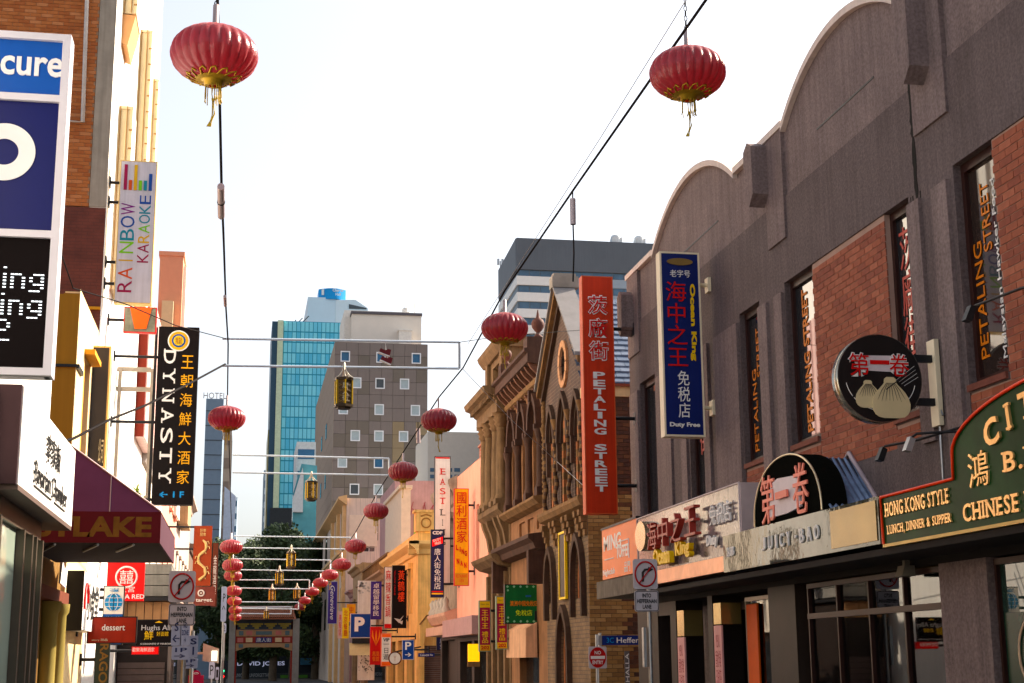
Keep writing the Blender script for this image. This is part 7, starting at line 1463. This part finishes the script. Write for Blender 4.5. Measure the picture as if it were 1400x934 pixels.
# cables, rods and weights
cab = M('dark_cable', (.012, .01, .01), .8, 0, spec=.05); pal = M('pale_cable', (.35, .35, .36), .5, .3)
def cable(name, label, pts, r, mt=None, seg=5):
    m = MB(); m.tube(pts, r, seg); return tag(m.build(name, mt or cab), label, 'cable')
p = lambda px, py, X: at(px, py, X=X)
top = lambda v, h=.43: Vector((v.x, v.y, v.z+h))
XR_ = 3.42
path = [p(965, 0, XR_), p(785, 258, XR_), top(LP['R'][1], .52), p(633, 503, XR_)]+[top(v, .42) for v in LP['R'][2:]]
path = [Vector((XR_, 4.0, 6.9))]+path; cable('suspension_cable', 'thick black suspension cable carrying the lanterns along the right of the street', path, .013)
cable('guy_wire', 'thin pale wire running beside the thick black lantern cable', [Vector((3.3, 5, 7.3)), p(938, 0, 3.3), p(820, 190, 3.3), p(720, 345, 3.3), p(640, 470, 3.3)], .004, pal)
pathl = [Vector((-.34, 4, 6.9)), Vector((-.33, 8, 6.75)), top(LP['L'][0], .55)+Vector((0, .6, 0)), at(303, 255, X=-.28), at(306, 330, X=-.3), at(309, 420, X=-.33), at(312, 470, X=-.33), top(LP['L'][1])]+[top(v) for v in LP['L'][2:]]
cable('suspension_cable', 'black suspension cable carrying the lanterns on the left of the street', pathl, .012)
T = thing('turnbuckle', 'grey cylindrical cable tensioner on the left lantern cable', 'tensioner'); c1, c0 = at(302, 255, X=-.28), at(302.5, 296, X=-.285)
T.location = c0; m2 = MB(); m2.tube([c1, c0], .03, 10); m2.build('sleeve', M('dull_pink_steel'), T); m2 = MB(); m2.tube([(c1+c0)/2-Vector((0, .01, 0)), (c1+c0)/2+Vector((0, .01, 0))], .034, 10); m2.build('joint_ring', cab, T)
T = thing('turnbuckle', 'small metal clamp lower down the left lantern cable', 'tensioner'); c1, c0 = at(307.5, 405, X=-.325), at(308.2, 418, X=-.325); T.location = c0; m2 = MB(); m2.tube([c1, c0], .02, 8); m2.build('sleeve', M('dull_pink_steel'), T)
# near lantern hanger chain
for side in 'LR':
    v = LP[side][0]; m2 = MB()
    for k in range(7):
        z = v.z+.4+k*.045; a = (k % 2)*PI/2; m2.tube([(v.x+.013*math.cos(t)*math.cos(a), v.y+.013*math.cos(t)*math.sin(a), z+.026*math.sin(t)) for t in np.linspace(0, 2*PI, 9)], .004, 4)
    tag(m2.build('hanger_chain', cab), 'short steel chain holding up the nearest %s lantern' % ('left string' if side == 'L' else 'right string'), 'chain')
T = thing('hanging_weight', 'grey cylinder weight with dangling cable in front of the slate topped office', 'cable weight'); Yw = 14.8
c1, c0 = at(783, 262, Y=Yw), at(783.5, 385, Y=Yw); a_, b_ = at(783, 272, Y=Yw), at(783.5, 307, Y=Yw); T.location = b_
m2 = MB(); m2.tube([a_, b_], .032, 10); m2.build('weight', M('dull_pink_steel'), T); m2 = MB(); m2.tube([c1, a_], .008, 5); m2.tube([b_, (b_+c0)/2+Vector((.01, 0, 0)), c0], .009, 5); m2.build('cord', cab, T)
T = thing('hanging_weight', 'small grey weight on the cable beside the fourth lantern', 'cable weight'); Yw = 29.3
a_, b_ = at(571.5, 586, Y=Yw), at(572, 606, Y=Yw); T.location = b_; m2 = MB(); m2.tube([a_, b_], .045, 8); m2.build('weight', M('dull_pink_steel'), T); m2 = MB(); m2.tube([at(571.5, 577, Y=Yw), a_], .01, 4); m2.build('cord', cab, T)
# sagging cross cables
cable('cross_cable', 'thick black cable sagging from the white fascia up to the left lantern cable', [Vector((-1.85, 14.2, 3.6)), at(100, 600, Y=15.5), at(150, 574, Y=17), at(200, 554, Y=18.5), at(260, 524, Y=20.5), at(308, 498, Y=22.3)], .016)
cable('cross_cable', 'thin black cable sagging across the karaoke sign to the left lantern cable', [Vector((-1.8, 13.9, 5.4)), at(100, 394, Y=15), at(170, 415, Y=17.5), at(240, 445, Y=20), at(309, 463, Y=22.3)], .007)
cable('cross_cable', 'thin wire from the first frame corner down to the gothic building', [at(632, 504, Y=22.5), at(700, 575, Y=25), at(760, 630, Y=27), at(815, 680, Y=29.5), Vector((7.1, 30.4, 4.9))], .005, pal)
cable('cross_cable', 'thin black wire from the first frame to the gothic gable', [at(628, 468, Y=22.5), at(690, 459, Y=25.5), at(800, 451, Y=30.2)], .006)
# ---- frames across the street
fm_ = M('white_steel_tube', (.66, .72, .78), .35, .2, var=.02)
FRM = [(22.6, 463, 468, 500, 504, 628, 304, .022), (34.0, 622, 627, 646, 650, 532, 318, .024), (46, 733, 735, 749, 751, 480, 320, .028), (57, 764, 766, 779, 781, 452, 320, .03), (68.5, 793, 793, 804, 805.5, 423, 321, .034), (81, 823, 823.5, 832, 833, 408, 322, .036), (90, 831, 830, 839, 839.5, 398, 322, .05)]
for i, (Y, yl, yr, yl2, yr2, xr, xl, r) in enumerate(FRM):
    T = thing('overhead_frame', 'white rectangular tube frame across the street, %s from the camera' % ['nearest', 'second', 'third', 'fourth', 'fifth', 'sixth', 'seventh and last'][i], 'frame', (1.5, Y, 6), 'white tube frames spanning the street')
    A_, B_, C_, D_ = at(xl, yl, Y=Y), at(xr, yr, Y=Y), at(xr, yr2, Y=Y), at(xl, yl2, Y=Y)
    for a_, b_, nm in ((A_, B_, 'top_tube'), (D_, C_, 'bottom_tube'), (B_, C_, 'end_tube')): m2 = MB(); m2.tube([a_, b_], r*(.9 if i < 2 else .7), 8); m2.build(nm, fm_ if i or nm != 'end_tube' else grysteel, T)
# ---- hexagonal hanging lamps
def make_lamp():
    T = thing('hexagonal_lamp', 'hexagonal lamp', 'lamp', (0, 0, 0), 'dark hexagonal lamps hung from the frames')
    R0, Hh = .20, .30; hx = [(R0*math.cos(PI/6+k*PI/3), R0*math.sin(PI/6+k*PI/3)) for k in range(6)]
    dark = M('dark_bronze', (.045, .03, .018), .4, .5, var=.2); au = M('lamp_gold', (.65, .42, .08), .3, .7, var=.1); wh = M('pale_gold_metal', (.62, .56, .46), .4, .4)
    gz_ = M('lamp_parchment', (.07, .045, .02), .5, var=.3, sc=25)
    m = MB(); m.prism([(x*.93, y*.93, -Hh) for x, y in hx], (0, 0, 2*Hh)); m.build('glass_body', gz_, T, origin=(0, 0, 0))
    for k in range(6):
        (x, y), (x2, y2) = hx[k], hx[(k+1) % 6]
        m = MB(); m.tube([(x, y, -Hh-.02), (x, y, Hh+.02)], .017, 6); m.build('corner_post', au, T, origin=(0, 0, 0))
        m = MB()
        for f_ in (.18, .82): m.tube([(x+(x2-x)*f_, y+(y2-y)*f_, -Hh+.03), (x+(x2-x)*f_, y+(y2-y)*f_, Hh-.03)], .008, 4)
        for q in range(9):
            z = -Hh+.06+q*.06; m.tube([(x+(x2-x)*.2, y+(y2-y)*.2, z), (x+(x2-x)*.5, y+(y2-y)*.5, z+.03*(-1)**q), (x+(x2-x)*.8, y+(y2-y)*.8, z)], .006, 4)
        stuff(m.build('fretwork', dark if k % 2 == 0 else M('lamp_fret_gold', (.3, .2, .07), .4, .5), T, origin=(0, 0, 0)))
    for z in (-Hh, Hh): m = MB(); m.prism([(x*1.1, y*1.1, z-.03) for x, y in hx], (0, 0, .06)); m.build('rim', dark, T, origin=(0, 0, 0))
    m = MB(); m.prism([(x*.8, y*.8, -Hh-.07) for x, y in hx], (0, 0, .04)); m.build('foot', dark, T, origin=(0, 0, 0))
    for k in range(6):
        x, y = hx[k]; m = MB(); m.tube([(x*1.05, y*1.05, Hh+.03), (x*.6, y*.6, Hh+.09), (x*.22, y*.22, Hh+.2), (x*.1, y*.1, Hh+.34), (0, 0, Hh+.38)], .014, 5); m.build('curved_arm', wh, T, origin=(0, 0, 0))
    text(vert("唐人街"), .13, .42, (.0, -.186, 0), M('pale_gold_letters'), T, 'C', .006)
    return T
lp = make_lamp(); LMP = [(470, 537, 22.6, 'over the office block windows'), (425.5, 671, 34, 'beside the white and glass corner block'), (398, 766, 46, 'in front of the trees, upper of the small ones'), (382, 791, 57, 'in front of the trees, left of the upper small one'), (372, 814, 68.5, 'just above the street gate roof'), (406, 812, 69.5, 'above the right end of the gate roof'), (364, 841, 81, 'against the street gate roof')]
for i, (px, py, Y, lab) in enumerate(LMP):
    o = lp if i == 0 else copy_tree(lp); o.location = at(px, py, Y=Y); s = (.7, .66, .7, .72, .76, .74, .65)[i]; o.scale = (s, s, s); o.rotation_euler.z = (.12, .3, .1, .5, .2, .6, .1)[i]
    o['label'] = 'dark golden hexagonal hanging lamp '+lab
# pair of shoes thrown over the frame
T = thing('hanging_shoes', 'pair of dark red canvas shoes hanging over the nearest frame', 'shoes', at(527, 487, Y=22.5))
sm_ = M('maroon_canvas_shoe', (.12, .02, .025), .7)
for (px, py, fl_) in ((526, 482, -.35), (528, 493, -.4)):
    c = at(px, py, Y=22.5); m2 = MB(); ca, sa = math.cos(fl_), math.sin(fl_)
    o = [(-.09, .0), (-.085, .035), (-.04, .03), (.0, .035), (.03, .065), (.08, .07), (.09, .0), (.085, -.03), (-.08, -.03)]
    q = lambda a, b: (c.x+a*ca-b*sa, 22.46, c.z+a*sa+b*ca)
    m2.prism([q(a, b) for a, b in o], (0, .075, 0)); sh = m2.build('shoe_upper', sm_, T)
    m2 = MB(); m2.prism([q(a, b) for a, b in ((-.095, -.03), (-.095, -.045), (.095, -.045), (.095, -.03))], (0, .08, 0)); m2.build('white_sole', letW, sh)
m2 = MB(); a_ = at(527, 468, Y=22.5); m2.tube([at(528, 481, Y=22.5), a_, at(530, 492, Y=22.48)], .006, 4); m2.build('laces', letW, T)
